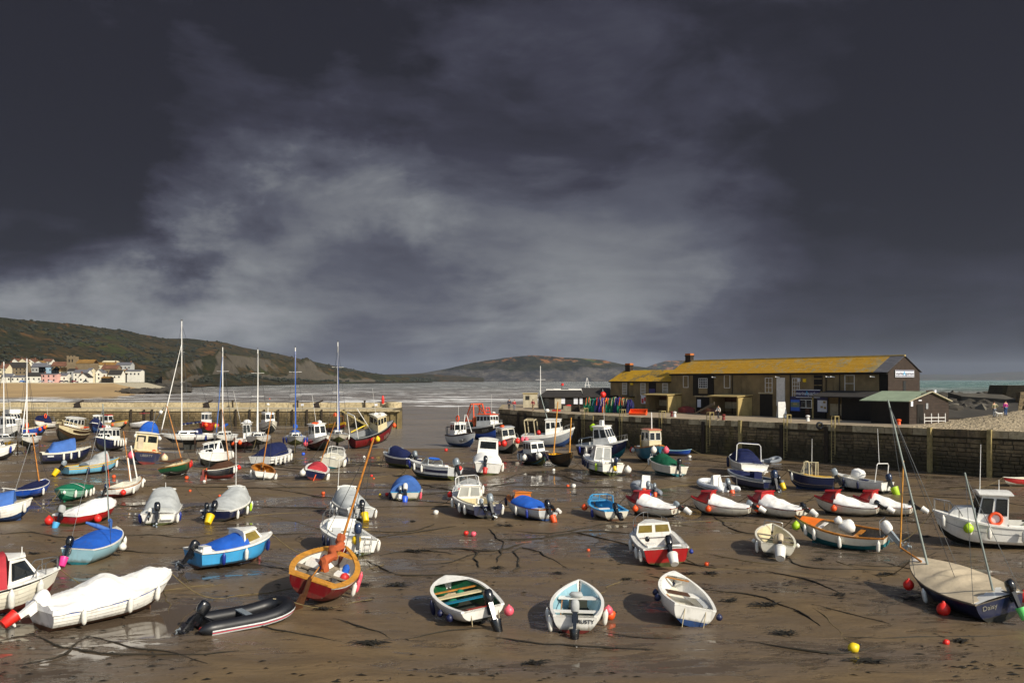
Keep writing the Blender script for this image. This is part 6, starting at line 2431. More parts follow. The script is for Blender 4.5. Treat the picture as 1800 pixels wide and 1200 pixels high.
 b = Boat('motor_boat', 'long wooden boat with orange bow sheet', 'long white planked boat with teal bottom, orange sheet at bow', (1546, 968), (1410, 908), 1.75, .74, 1.15, -9, L=5.2, ws=.74, hull='paint_offwhite', bot='antifoul_teal', wf=.45, clinker=4, e=1.9, stripe=[(.94, .99, 'varnish'), (.72, .75, 'varnish')], cat='motorboat')
 b.interior('greywood', 'sole_grey').gunwale('varnish', .08, .05).thwart(.7, W, .2, .12).thwart(.3, 'varnish', .24, .14).deck('canvas_orange', .72, .92, camber=.08).deck('paint_brownhull', .92, 1)
 b.lump('white_covered_engine_box', 'canvas_white', .42, -.1, .15, .38, 1.1, .8, .9).lump('white_bag', 'canvas_white', .5, .1, .42, .2).outboard(0, 40, 'motor_white', None, 1.25, hood='canvas_white', legm='motor_grey').hoop(.03, .75, .6, dx=0)
 b.fenders([(.84, 1, 'white'), (.72, 1, 'white'), (.42, 1, 'white'), (.04, 1, 'white'), (.95, 1, 'buoy_lime', 'b', .2)], 1.1)
 b = Boat('sailing_yawl', 'navy yawl lettered Daisy', 'navy sailing yawl with beige deck cover, Daisy lettered on transom', (1752, 1090), (1612, 986), 2.05, .72, 1.0, -14, L=5.3, ws=.8, hull='paint_navy', bot='antifoul_dark', wf=.3, e=2.0, cat='sailing boat', stripe=[(.2, .29, 'paint_palegreen')])
 b.gunwale('greywood', .05, .04).deck(W, 0, 1).cover(0.03, .985, [(.03, .03), (.3, .07), (.4, .22), (.46, .10), (.55, .22), (.62, .08), (1, .02)], 'canvas_beige', p=1.4, wr=.012, ymul=.97, skirt=.0, n=34)
 b.mast(.8, 6.6, 'mast_grey', .05, .032, stays=((.7, 1), (.7, -1), (.45, 0)), spread=()).mast(.1, 4.3, 'mast_grey', .04, .03, y=-.25, name='mizzen_mast', stays=((.02, 1), (.02, -1)))
 b.spar('bowsprit', (b.X(.86), .05, b.sz(.86) + .1), (b.X(1.06), .25, b.sz(1) + .42), .04, .035, 'varnish')
 b.spar('upright_spar', (b.X(1.06), .25, b.sz(1) + .42), (b.X(1.06) - .0, .25 - .95, b.sz(1) + 3.7), .035, .03, 'pine')
 b.outboard(-.55, 20, 'motor_black', 'bucket_green', .9, bs=1.05).sterntext('Daisy', .45, .74, .24, 'paint_white')
 b.fenders([(.72, 1, 'buoy_red', 'b', .2), (.5, 1, 'white'), (.22, 1, 'buoy_red', 'b', .23), (.05, -1, 'buoy_red', 'b', .19)])
 b = Boat('pilothouse_boat', 'white pilothouse boat', 'white pilothouse boat with orange lifebelt on cabin side, at right edge', (1802, 962), (1656, 897), 2.45, .98, 1.45, 0, L=6.0, ws=.92, hull=W, bot='antifoul_dark', wf=.22, chine=CH, stripe=[(.3, .335, 'paint_black'), (.72, .74, 'paint_grey')], cat='motorboat')
 b.deck(W, 0, 1, (.04, .3, .78), depth=.55).gunwale(W, .07, .08, .04).cabin(.3, .6, 1.35, W, .74, .62, .22, -.04, .92, ns=2, nf=3, nb=1, band=(.36, .86), ov=.18, camber=.12, frame='rubber_black')
 b.cabin(.6, .86, .42, W, .62, .4, 1.0, 0, .8, ns=0, nf=0, roof=None).rail(.74, .6, .022)
 p = V((b.X(.42), b.hb(.42) * .71, b.sz(.42) + .3))
 b.lifebelt(p, (0, 1, .1), .27)
 b.outboard(-.05, 15, 'motor_black', None, 1.45, dz=.05).outboard(.55, 50, 'motor_black', None, .8).aerial(.55, .3, 2.4, 1.4, lean=-.05).aerial(.34, -.1, .7, 1.45)
 b.box('roof_hatch', 'glass_dark', .46, 0, 1.535, (.7, .5, .03)).fenders([(.92, 1, 'white'), (.68, 1, 'white'), (.5, 1, 'white'), (.18, 1, 'white'), (.7, 1, 'buoy_lime', 'b', .2)], 1.2).lump('lime_buoy', 'buoy_lime', .1, .55, .12, .2)
 # hire boats: red cuddy, white cover, number on the transom
 for no, st, bw, what, motor, bk, who in (('8', (1174, 909), (1113, 873), 'nearest the pale blue dinghy, grey motor', 'motor_grey', 'motor_white', 'leftmost hire boat'), ('7', (1308, 908), (1224, 873), 'second from left in its row, grey motor', 'motor_grey', 'motor_white', 'second hire boat from left'),
                                             ('6', (1397, 912), (1325, 873), 'in the middle of its row, under a pleated cover', 'motor_black', 'motor_white', 'hire boat with pleated cover'), ('5', (1533, 908), (1440, 872), 'second from right, faint print on its cover', 'motor_black', 'motor_white', 'hire boat with printed cover'),
                                             ('3', (1591, 908), (1510, 872), 'rightmost of its row, nearest the tall pine spar', 'motor_black', 'motor_white', 'rightmost hire boat')):
  b = Boat('hire_boat', who, 'red and white hire boat ' + what, st, bw, 1.7, .56, .9, 0, L=4.6, ws=.74, hull='paint_offwhite', bot='antifoul_dark', wf=.14, e=2.1, cat='motorboat', group='red and white hire boats under white covers', stripe=[(.93, .985, 'paint_dullred')])
  b.gunwale('paint_dullred', .06, .045).deck('paint_red', .6, 1).cabin(.62, .90, .50, 'paint_red', .9, .62, .75, -.05, .84, ns=1, nf=2, band=(.3, .84), gl='glass_clear', h1=.44)
  b.cover(.03, .64, [(.03, .04), (.2, .12), (.45, .38), (.64, .50)], 'canvas_white', p=2.2, wr=.05 if no == '6' else .028, skirt=.06)
  b.outboard(-.25, 62, motor, bk, .85, bs=1.15).fenders([(.62, 1, 'buoy_orange', 'b', .19)]).sterntext(no, .48, .66, .32, 'paint_red')
 b = Boat('dinghy', 'pale blue dinghy', 'small dinghy with sky blue inside and windscreen, hung with orange buoy', (1086, 917), (1040, 872), 1.8, .55, .85, 0, L=3.9, ws=.8, hull='paint_offwhite', bot='antifoul_brown', wf=.24)
 b.interior('paint_skyblue', 'sole_grey', .2).gunwale('paint_skyblue', .12, .05).deck('paint_skyblue', .76, 1).thwart(.3, 'paint_skyblue', .3, .1).thwart(.08, 'paint_skyblue', .3, .1).screen(.62, .74, .42, 'paint_skyblue', .9, .75, .4)
 b.box('white_locker', W, .4, .2, -.2, (.3, .7, .25)).outboard(.05, 55, 'motor_black', 'motor_black', .95).fenders([(.72, 1, 'buoy_orange', 'b', .2), (.35, 1, 'blue', 'c')])
 b = Boat('motor_boat', 'orange-wood boat under blue cover', 'white boat with varnished cuddy and blue cover, orange bucket on motor', (954, 914), (900, 872), 1.75, .6, .95, 4, L=4.3, ws=.8, hull='paint_lightgrey', bot='antifoul_blue', wf=.2, clinker=4, cat='motorboat')
 b.gunwale('paint_orangewood', .08, .06).deck('paint_orangewood', .6, 1).cabin(.62, .9, .42, 'paint_orangewood', .85, .45, .8, 0, .82, ns=1, nf=2, band=(.25, .8)).cover(.14, .64, [(.14, .08), (.4, .38), (.64, .42)], 'canvas_blue', p=2.4, skirt=.05)
 b.deck('paint_offwhite', 0, .15).outboard(.15, 35, 'motor_black', 'buoy_orange', 1.05).outboard(-.45, 75, 'motor_black', 'motor_white', .7).fenders([(.45, 1, 'white'), (.2, 1, 'blue'), (.95, 1, 'navy')])
 b = Boat('motor_boat', 'navy-hulled runabout with silver motor', 'navy and white runabout with glass cuddy and silver motor, fenders alongside', (861, 913), (800, 860), 2.1, .72, 1.05, 2, L=4.9, ws=.9, hull='paint_navy', bot='antifoul_dark', wf=.2, chine=CH, stripe=[(.72, .985, 'paint_lightgrey')], cat='motorboat')
 b.deck('paint_offwhite', 0, 1, (.04, .6, .8), depth=.45, floor='paint_cream', well='paint_cream').gunwale(W, .07, .07).cabin(.6, .84, .62, W, .82, .5, .9, -.3, .8, ns=1, nf=2, nb=2, band=(.2, .86), gl='glass_clear')
 b.box('seat', W, .42, -.35, -.1, (.3, .4, .45)).box('seat', 'paint_cream', .3, .45, -.25, (.8, .3, .3)).outboard(-.1, 32, 'motor_grey', None, 1.25).outboard(.45, 50, 'motor_grey', None, .75)
 b.fenders([(.62, 1, 'white'), (.34, 1, 'white'), (.18, 1, 'white'), (.05, -1, 'white')], 1.1).box('boarding_step', 'paint_navy', .0, -.72, -.1, (.3, .45, .35))
 b = Boat('motor_boat', 'red and white open runabout', 'small red and white runabout with tall white windscreen frame, bow away', (819, 882), (826, 840), 1.95, .66, .98, -5, L=4.2, ws=.9, hull='paint_red', bot='antifoul_dark', wf=.25, chine=CH, stripe=[(.66, .98, W)], cat='motorboat')
 b.deck(W, 0, 1, (.05, .56, .78), depth=.45, floor='sole_dark', well='paint_lightgrey').gunwale(W, .07, .06).screen(.46, .62, .62, 'mast_white', .86, .74, .5).box('seat', 'paint_lightgrey', .36, .4, -.05, (.3, .4, .5)).box('seat', 'paint_grey', .36, -.4, -.05, (.3, .4, .4))
 b.lump('red_bag', 'plastic_red', .22, .55, -.05, .16).outboard(-.1, 15, 'motor_black', None, .9).fenders([(.1, -1, 'white'), (.5, -1, 'white'), (.2, 1, 'buoy_red', 'b', .16)], 1.2)
 b = Boat('motor_cruiser', 'big white covered cruiser', 'big white cruiser with tall wheelhouse and white cockpit cover, fenders on right', (862, 849), (851, 786), 2.55, .95, 1.45, 4, L=6.6, ws=.92, hull=W, bot='antifoul_green', wf=.24, chine=CH, cat='motorboat')
 b.deck(W, 0, 1).gunwale(W, .06, .07).cabin(.46, .72, 1.75, W, .8, .7, .15, 0, .86, ns=2, nf=3, nb=1, band=(.55, .88)).cover(.02, .5, [(.02, .15), (.25, .5), (.5, .85)], 'canvas_white', p=2.6, skirt=.15, wr=.03)
 b.outboard(.25, 35, 'motor_black', 'plastic_red', 1.25).fenders([(.1, -1, 'white'), (.18, -1, 'white'), (.26, -1, 'white'), (.34, -1, 'white'), (.7, -1, 'white')], 1.25).box('red_trim', 'paint_red', .2, -1.01, -.12, (1.2, .03, .12))
 b.rail(.76, .5)
 b = Boat('tender', 'blue-canopied tender', 'cream tender under rounded blue canopy with two pale motors', (712, 880), (716, 846), 2.05, .55, .8, 0, L=4.0, ws=.92, hull='paint_offwhite', bot='antifoul_green', wf=.25, chine=CH, stripe=[(.9, .98, 'paint_skyblue')], cat='motorboat')
 b.gunwale('paint_skyblue', .06, .06).interior(W, 'sole_grey').cover(.06, .98, [(.06, .62), (.4, .85), (.7, .7), (.98, .1)], 'canvas_denim', p=2.6, skirt=.02, wr=.02)
 b.outboard(.35, 45, 'motor_grey', 'motor_white', .8).outboard(-.02, 40, 'motor_white', 'bucket_blue', 1.1).box('canopy_opening', 'canvas_purple', .05, -.45, .15, (.05, .55, .3)).fenders([(.1, -1, 'buoy_pink'), (.1, 1, 'navy')])
 b = Boat('motor_boat', 'white boat with blue side stripes', 'white sports boat with blue side stripes, blue folded hood, silver motor', (788, 844), (729, 808), 2.2, .95, 1.35, 8, L=5.6, ws=.9, hull='paint_lightgrey', bot='antifoul_green', wf=.34, chine=CH, stripe=[(.62, .78, 'paint_navy'), (.36, .41, 'paint_blue')], cat='motorboat')
 b.deck(W, 0, 1, (.08, .5, .78), depth=.5, floor=W).gunwale(W, .06, .06).screen(.42, .62, .5, 'alu', .86, .66, .9)
 b.lump('folded_hood', 'canvas_blue', .45, 0, .62, .2, .8, 4, .6).box('seat', W, .3, .3, 0, (.6, .5, .4)).box('seat', W, .3, -.4, 0, (.6, .5, .4)).outboard(0, 25, 'motor_grey', None, 1.45).fenders([(.72, 1, 'white'), (.52, 1, 'white'), (.9, 1, 'blue'), (.99, 1, 'blue')], 1.2).lump('red_float', 'buoy_red', -.03, -.6, .0, .2)
 b = Boat('motor_boat', 'navy speedboat with navy hood', 'navy speedboat under navy hood, grey motor and red buoy astern', (722, 823), (678, 794), 2.05, .85, 1.2, 5, L=5.0, ws=.9, hull='paint_navy', bot='antifoul_green', wf=.36, chine=CH, stripe=[(.9, .99, W)], cat='motorboat')
 b.gunwale(W, .06, .07).deck('paint_lightgrey', 0, 1).cover(.06, .62, [(.06, .2), (.35, .8), (.62, .95)], 'canvas_navy', p=2.8, skirt=.02, ymul=.95, wr=.02).screen(.58, .72, .75, 'alu', .9, .7, .6).rail(.72, .35).outboard(-.1, 30, 'motor_grey', None, 1.35).outboard(.4, 20, 'motor_black', 'buoy_red', .85)
 # ------- middle distance, left
 b = Boat('motor_boat', 'red dinghy under white cover', 'red dinghy under white cover, grey-hooded motor with pale blue bucket', (122, 924), (197, 881), 1.85, .58, .85, 0, L=4.1, ws=.84, hull='paint_red', bot='antifoul_green', wf=.25, cat='motorboat')
 b.gunwale('paint_red', .05, .05).cover(0, 1, [(0, .05), (.3, .3), (.6, .5), (.85, .35), (1, .03)], 'canvas_white', p=1.8, wr=.05, skirt=.1).outboard(.2, 25, 'motor_white', 'bucket_cyan', 1.0, hood='canvas_grey').fenders([(.0, 1, 'buoy_red', 'b', .25), (.3, -1, 'buoy_red', 'b', .22)])
 b = Boat('sailing_dinghy', 'white two-masted dinghy', 'white two-masted sailing dinghy with varnished mast top, masts leaning left', (192, 877), (247, 838), 1.75, .62, .95, -3, L=4.7, ws=.6, hull=W, bot='antifoul_red', wf=.24, clinker=4, e=1.9, cat='sailing boat')
 b.gunwale('varnish', .05, .04).deck('paint_offwhite', 0, 1, (.2, .62, .6), depth=.3).mast(.68, 1.9, W, .09, .08, lean=5).mast(.67, 3.9, 'varnish', .05, .03, lean=5, name='upper_mast').mast(.9, 2.6, W, .06, .05, lean=8, name='fore_spar')
 b.fenders([(.35, -1, 'white'), (.8, -1, 'white'), (.95, -1, 'white', 'b', .16), (.08, -1, 'buoy_red', 'b', .2)]).outboard(.3, 50, 'motor_navy', None, .8).spar('orange_pole', (b.X(.1), .2, .8), (b.X(.08), .25, 3.2), .02, .015, 'buoy_orange')
 b = Boat('dinghy', 'green-covered dinghy', 'pale green dinghy under dark green cover with white strap', (160, 866), (86, 865), 1.85, .6, .85, 0, L=4.4, ws=.8, hull='paint_palegreen', bot='canvas_green', wf=.3, clinker=3)
 b.gunwale('paint_palegreen', .05, .05).cover(0, 1, [(0, .1), (.3, .36), (.6, .34), (1, .03)], 'canvas_green', p=1.7, wr=.02, skirt=.12).fenders([(.1, 1, 'white'), (.3, 1, 'white'), (.52, 1, 'white'), (.8, 1, 'white'), (.98, 1, 'white', 'b', .11)])
 g = MB()
 g.grid([[(b.X(.52), v * b.hb(.52) * 1.05, b.sz(.52) + .08 + .36 * (1 - abs(v) ** 1.7)) for v in (-1, -.6, -.3, 0, .3, .6, 1)], [(b.X(.55), v * b.hb(.55) * 1.05, b.sz(.55) + .08 + .36 * (1 - abs(v) ** 1.7)) for v in (-1, -.6, -.3, 0, .3, .6, 1)]])
 g.build('strap', 'canvas_white', b.root)
 b = Boat('sailing_dinghy', 'royal blue sailing dinghy', 'royal blue sailing dinghy with brown mast and blue cover near left edge', (43, 877), (77, 842), 1.7, .6, .9, -4, L=4.2, ws=.7, hull='paint_blue', bot='antifoul_blue', wf=.2, clinker=3, cat='sailing boat')
 b.gunwale(W, .05, .05).cover(.05, .8, [(.05, .05), (.4, .15), (.8, .1)], 'canvas_navy', p=1.6, ymul=.95, skirt=.03).mast(.74, 3.7, 'varnish', .055, .035, lean=4, stays=((.9, 1), (.9, -1), (.2, 1))).fenders([(.3, -1, 'white'), (.95, -1, 'blue')])
 b.spar('bowsprit', (b.X(.1), .4, b.sz(.1)), (b.X(-.25), .9, b.sz(.1) + .35), .04, .03, 'paint_white')
 b = Boat('motor_boat', 'white boat with blue canvas tent', 'white clinker boat with slate blue canvas, cut by left frame edge', (-42, 918), (44, 876), 2.0, .75, 1.1, 0, L=4.9, ws=.86, hull=W, bot='antifoul_blue', wf=.3, clinker=4, cat='motorboat')
 b.gunwale(W, .06, .06).deck('paint_cream', 0, 1).cover(.1, .72, [(.1, .3), (.5, .7), (.72, .72)], 'canvas_denim', p=2.6, ymul=.92, skirt=.02, wr=.03).fenders([(.9, -1, 'white'), (.5, -1, 'navy'), (.5, -1, 'navy')], 1.2)
 b = Boat('motor_boat', 'blue and yellow open boat', 'pale blue boat with yellow gunwale, grey canvas and yellow bucket', (119, 836), (206, 805), 1.85, .72, 1.1, 0, L=5.2, ws=.84, hull='paint_cyan', bot='antifoul_dark', wf=.25, stripe=[(.82, .9, 'paint_yellow')], cat='motorboat')
 b.interior('paint_cyan', 'sole_grey').gunwale('paint_yellow', .07, .07).cover(.34, .74, [(.34, .2), (.52, .35), (.56, .75), (.74, .95)], 'canvas_grey', p=2.6, ymul=.88, skirt=.05, wr=.05).deck('paint_paleblue', .74, 1)
 b.outboard(.2, 40, 'motor_grey', 'bucket_yellow', 1.1, bs=1.3).fenders([(.3, -1, 'navy'), (.58, -1, 'navy'), (.9, -1, 'white'), (.98, 1, 'white', 'b', .15)], 1.3)
 b = Boat('fishing_boat', 'navy boat with cream wheelhouse', 'navy fishing boat with cream wheelhouse seen from astern, pink buoys', (255, 815), (251, 784), 2.5, .95, 1.4, 7, L=5.6, ws=.88, hull='paint_navy', bot='antifoul_red', wf=.22, stripe=[(.9, .98, 'varnish')], cat='fishing boat')
 b.deck('paint_cream', 0, 1, (.05, .34, .8), depth=.35).gunwale('varnish', .07, .08).cabin(.36, .64, 1.35, 'paint_cream', .82, .74, .1, 0, .95, ns=1, nf=2, nb=2, band=(.5, .85), roof='paint_offwhite', ov=.14).box('wheelhouse_door', 'canvas_beige', .35, .42, .55, (.06, .5, 1.15))
 b.fenders([(.05, 1, 'buoy_pink', 'b', .3), (.02, -1, 'paint_cream', 'b', .33), (.15, -1, 'buoy_pink', 'b', .32)]).spar('mast', (b.X(.62), -.5, 2.2), (b.X(.6), -.6, 4.6), .04, .03, 'steel').lump('orange_gear', 'buoy_orange', .1, -.5, .05, .2)
 b.sterntext('LIBERTY', .1, .7, .3, 'paint_white')
 b = Boat('motor_boat', 'blue tarpaulin boat', 'motorboat wrapped in bright blue tarpaulin with white ball fenders', (257, 778), (264, 757), 2.5, .85, 1.2, 8, L=5.2, ws=.9, hull='paint_navy', bot='antifoul_dark', wf=.25, chine=CH, cat='motorboat')
 b.gunwale('paint_navy', .06, .06).deck('paint_navy', 0, 1).cover(.02, .9, [(.02, .3), (.3, .7), (.5, 1.3), (.7, 1.2), (.9, .2)], 'canvas_blue', p=3, skirt=.15, wr=.05).spar('derrick', (b.X(.5), -.4, 2.0), (b.X(.6), -1.4, 4.4), .06, .05, 'wire').fenders([(.1, 1, 'white', 'b', .25), (.1, -1, 'white', 'b', .25), (.25, -1, 'white'), (.3, 1, 'white', 'b', .2)])
 b.lump('white_buoy', 'fender_white', .6, -.9, 2.6, .26)
 b = Boat('motor_cruiser', 'navy cabin cruiser with row of fenders', 'navy hulled cruiser with white cabin and row of white fenders', (211, 788), (164, 772), 2.4, .95, 1.4, 0, L=5.9, ws=.85, hull='paint_navy', bot='antifoul_dark', wf=.2, stripe=[(.92, .99, W)], cat='motorboat')
 b.deck('paint_offwhite', 0, 1).gunwale(W, .07, .08).cabin(.25, .6, 1.05, W, .78, .7, .35, 0, .86, ns=2, nf=3, band=(.35, .85), roof=W, ov=.12).cabin(.6, .84, .4, W, .62, .45, .9, 0, .84, ns=1, nf=2, roof=None).box('solar_panel', 'paint_midblue', .42, 0, 1.17, (.9, .6, .03))
 b.fenders([(.15, 1, 'white'), (.27, 1, 'white'), (.4, 1, 'white'), (.52, 1, 'white'), (.64, 1, 'white')], 1.3)
 b = Boat('motor_boat', 'navy boat with blue awning', 'navy boat with blue awning and white fenders, dark shadow beneath', (82, 815), (152, 789), 2.0, .85, 1.2, 0, L=5.0, ws=.9, hull='paint_navy', bot='antifoul_dark', wf=.3, stripe=[(.92, .99, 'paint_offwhite')], cat='motorboat')
 b.interior('paint_offwhite', 'sole_grey').gunwale('paint_offwhite', .07, .07).cover(.12, .66, [(.12, .25), (.25, .85), (.66, 1.0)], 'canvas_denim', p=3, ymul=.95, skirt=.03).rail(.7, .45).fenders([(.4, -1, 'white'), (.55, -1, 'white'), (.72, -1, 'white'), (.02, 1, 'white')], 1.2).box('name_board', 'paint_lightgrey', .14, -1.0, -.25, (.55, .03, .14))
 # pier row, left
 b = Boat('fishing_boat', 'old brown fishing boat', 'old brown fishing boat with slatted rail and rusty wheelhouse roof edge', (150, 772), (91, 752), 2.9, 1.35, 2.0, -8, L=6.8, ws=.84, hull='paint_brownhull', bot='antifoul_dark', wf=.3, stripe=[(.72, .98, 'paint_cream')], cat='fishing boat')
 b.deck('paint_offwhite', 0, 1, (.05, .3, .8)).gunwale('darkwood', .08, .1).cabin(.22, .5, 1.2, W, .7, .6, .25, 0, .9, ns=2, nf=3, roof='paint_white', ov=.15)
 g = MB()
 for i in range(14):
  t = .42 + i * .04
  for sg in (1, -1):
   x, y, z = b.pt(t, 1, sg)
   g.bar((x, y, z), (x, y, z + .5), .05, .05)
 for sg in (1, -1):
  g.tube([(b.pt(t, 1, sg)[0], b.pt(t, 1, sg)[1], b.sz(t) + .52) for t in (.4, .5, .6, .7, .8, .9, .97)], .05, 5)
 g.build('slatted_rail', 'paint_cream', b.root)
 b.box('rust_coaming', 'buoy_orange', .2, 0, .25, (2.0, 2.3, .08)).hoop(.08, 1.3, .8, 'wire')
 b = Boat('fishing_boat', 'small blue boat by the pier', 'small blue fishing boat with white wheelhouse beneath the pier wall', (187, 757), (154, 747), 2.2, .85, 1.3, 0, L=5.2, hull='paint_navy', bot='antifoul_blue', wf=.3, cat='fishing boat')
 b.deck('paint_offwhite', 0, 1, (.05, .3, .8)).gunwale(W, .06, .08).cabin(.4, .64, 1.3, W, .6, .5, .15, 0, .9, ns=1, nf=2, nb=1).cover(.66, .9, [(.66, .9), (.9, .3)], 'canvas_navy', p=2).fenders([(.2, 1, 'white', 'b', .25), (.5, 1, 'white', 'b', .25), (.7, 1, 'buoy_red', 'b', .25)])
 b = Boat('fishing_boat', 'cream open fishing boat', 'cream open fishing boat with small red cabin roof beneath the pier', (186, 753), (221, 741), 2.0, .75, 1.15, 0, L=5.4, hull='paint_cream', bot='antifoul_dark', wf=.25, cat='fishing boat')
 b.interior('paint_cream', 'sole_grey').gunwale('paint_yellow', .07, .08).cabin(.1, .3, 1.2, W, .6, .55, .1, 0, .9, ns=1, nf=1, roof='plastic_red').lump('blue_gear', 'canvas_navy', .4, 0, .2, .3).fenders([(.6, -1, 'buoy_orange', 'b', .22), (.98, -1, 'buoy_orange', 'b', .22)])
 b = Boat('dinghy', 'white dinghy with red cover', 'small white dinghy with red cover lying against the pier foot', (237, 753), (270, 743), 1.8, .7, .95, 0, L=4.4, hull=W, bot='antifoul_dark', wf=.2)
 b.gunwale(W).cover(.1, .9, [(.1, .1), (.5, .3), (.9, .1)], 'canvas_white', p=2).hoop(.55, 1.5, .7, 'wire').box('red_awning', 'canvas_red', .52, 0, 1.5, (.9, 1.5, .08))
 b = Boat('flybridge_cruiser', 'white flybridge cruiser', 'white flybridge cruiser behind the cabin cruiser at far left', (2, 757), (50, 741), 2.8, 1.15, 1.7, 0, L=7.2, ws=.9, hull=W, bot='antifoul_blue', wf=.25, chine=CH, cat='motorboat')
 b.deck(W, 0, 1).gunwale(W).cabin(.2, .66, 1.15, W, .8, .55, .9, 0, .9, ns=3, nf=3, ov=.1).box('flybridge', W, .4, 0, 1.6, (2.2, 1.8, .55)).aerial(.25, 0, 1.4, 1.6).lump('white_dinghy_bundle', 'canvas_white', .05, 0, .5, .5, .8, 1.6, .7)
 b = Boat('motor_cruiser', 'white cabin cruiser at far left', 'white cabin cruiser with square side windows beside the blue open boat', (-10, 767), (43, 752), 2.5, 1.0, 1.5, 0, L=6.3, ws=.9, hull=W, bot='antifoul_dark', wf=.25, chine=CH, cat='motorboat')
 b.deck(W, 0, 1).gunwale(W).cabin(.25, .66, 1.3, W, .8, .6, .4, 0, .88, ns=3, nf=3, ov=.12).rail(.7, .5)
 b = Boat('fishing_boat', 'blue open boat with orange buoys', 'bright blue open boat with orange buoys at its raised bow', (45, 766), (76, 748), 2.0, .85, 1.35, 0, L=5.0, hull='paint_blue', bot='antifoul_dark', wf=.25, cat='fishing boat')
 b.interior('paint_midblue', 'sole_grey').gunwale('paint_cream', .06, .08).fenders([(.9, -1, 'buoy_orange', 'b', .24), (.7, -1, 'buoy_orange', 'b', .24), (.98, 1, 'buoy_yellow', 'b', .22), (.2, -1, 'buoy_red', 'b', .24)]).lump('orange_gear', 'buoy_orange', .2, .2, .4, .35, .7, .7, 1.4)
 b = Boat('motor_boat', 'white boat with navy pram hood', 'white motorboat with navy pram hood moored against the pier wall', (96, 752), (57, 742), 2.1, .8, 1.2, 0, L=5.4, hull=W, bot='antifoul_dark', wf=.25, cat='motorboat')
 b.deck(W, 0, 1, (.1, .4, .75)).gunwale('varnish').cover(.4, .75, [(.4, 1.1), (.75, .9)], 'canvas_navy', p=3).hoop(.15, .9, .8).lifebelt(V((b.X(.7), 0.9, b.sz(.7) + .9)), (0, 1, 0)).aerial(.3, 0, 2.5, .5)
 b = Boat('motor_boat', 'white boat bow at left edge', 'white motorboat bow with blue fender poking in at left edge', (-50, 809), (21, 785), 2.1, .85, 1.25, 0, L=5.2, hull=W, bot='antifoul_dark', wf=.25, clinker=3, cat='motorboat')
 b.deck(W, 0, 1).gunwale('paint_offwhite').rail(.72, .4).cabin(.4, .75, .6, W, ns=1, nf=2).fenders([(.93, -1, 'blue'), (.6, -1, 'blue')], 1.3)
 # yachts: keel, legs, tall masts
 def yacht(who, label, st, bw, B, L, H, t=.56, keel=.95, hull=W, bot='antifoul_dark', mm='mast_white', jib=None, boom=None, furl=None, hood=None, heel=0, **k):
  b = Boat('sailing_yacht', who, label, st, bw, B, .95, 1.25, heel, L=L, keel=keel, ws=.7, hull=hull, bot=bot, wf=.34, e=2.0, rake=.12, cat='yacht', group='sailing yachts on their keels', **k)
  b.fin(keel).deck(W, 0, 1, (.1, .34, .55), depth=.4).gunwale('paint_lightgrey', .04, .05).cabin(.36, .72, .36, W, .62, .45, .9, 0, .84, ns=2, nf=1, band=(.3, .8), roof='same', ov=.0)
  b.mast(t, H, mm, .085, .06, dz=.3, spread=(.45, .72), stays=((.54, 1), (.54, -1), (1, 0), (.0, 0)), boom=boom, furl=furl, jib=jib, head=True).rail(.8, .55)
  if hood:
   b.cover(.28, .42, [(.28, .75), (.42, .6)], hood, ymul=.62, p=3, skirt=0)
  return b
 yacht('tall white yacht', 'tallest-masted white yacht with white furled jib and blue sprayhood', (362, 776), (299, 761), 2.6, 7.0, 14.2, .62, jib=('canvas_white', .8), boom=(2.6, 1.0, .25, 1.1), furl='canvas_navy', hood='canvas_navy', stripe=[(.36, .41, 'paint_navy'), (.44, .46, 'paint_navy')]).fenders([(.25, 1, 'blue'), (.02, 1, 'navy')], 1.4)
 yacht('white yacht with blue furled jib', 'white yacht with light blue furled jib and blue boom cover', (409, 776), (377, 764), 2.4, 6.0, 10.8, .58, jib=('canvas_denim', .9), boom=(2.0, .8, .2, 1.4), furl='canvas_blue')
 yacht('bow-on white yacht with bare mast', 'white yacht bow-on with bare pale mast, left of the blue-masted yacht', (457, 777), (450, 767), 3.0, 7.0, 10.4, .6, jib=('canvas_white', .6))
 yacht('yacht with blue mast', 'small grey-white yacht on legs with blue furled jib up its mast', (518, 778), (520, 767), 2.6, 6.3, 10.6, .6, hull='paint_lightgrey', bot='antifoul_green', mm='mast_white', jib=('canvas_blue', .97), boom=(1.6, .9, .1, 1.8), furl='canvas_blue', hood='canvas_blue').fenders([(.75, 1, 'blue'), (.75, -1, 'blue'), (.5, -1, 'blue'), (.5, 1, 'blue')], 1.3)
 yacht('cream yacht by the red fishing boat', 'cream yacht with tall mast and blue furled jib beside red fishing boat', (590, 773), (597, 762), 2.7, 6.6, 11.6, .58, hull='paint_offwhite', bot='antifoul_green', jib=('canvas_blue', .9), boom=(1.6, 1.0, .1, 1.2), furl='canvas_navy', hood='canvas_navy', stripe=[(.9, .97, 'paint_brownhull')]).fenders([(.3, 1, 'white'), (.5, 1, 'white')], 1.3)
 yacht('yellow-bottomed yacht', 'white yacht with mustard yellow bottom, mast at far left edge', (-22, 782), (29, 768), 2.4, 6.2, 8.8, .6, bot='paint_yellow')
 yacht('small white yacht on legs', 'small white yacht with two pale masts raking left, dark legs beneath', (69, 779), (28, 769), 2.3, 5.6, 9.2, .6, jib=('canvas_white', .55)).box('flag_locker', 'buoy_orange', .03, 0, .3, (.2, .6, .3))
 # centre-left middle distance
 b = Boat('motor_cruiser', 'white heeled cruiser', 'white motor cruiser lying over on its side behind the brown-covered dinghy', (402, 813), (341, 797), 2.3, .95, 1.35, 12, L=5.8, ws=.88, hull=W, bot='antifoul_dark', wf=.3, chine=CH, cat='motorboat')
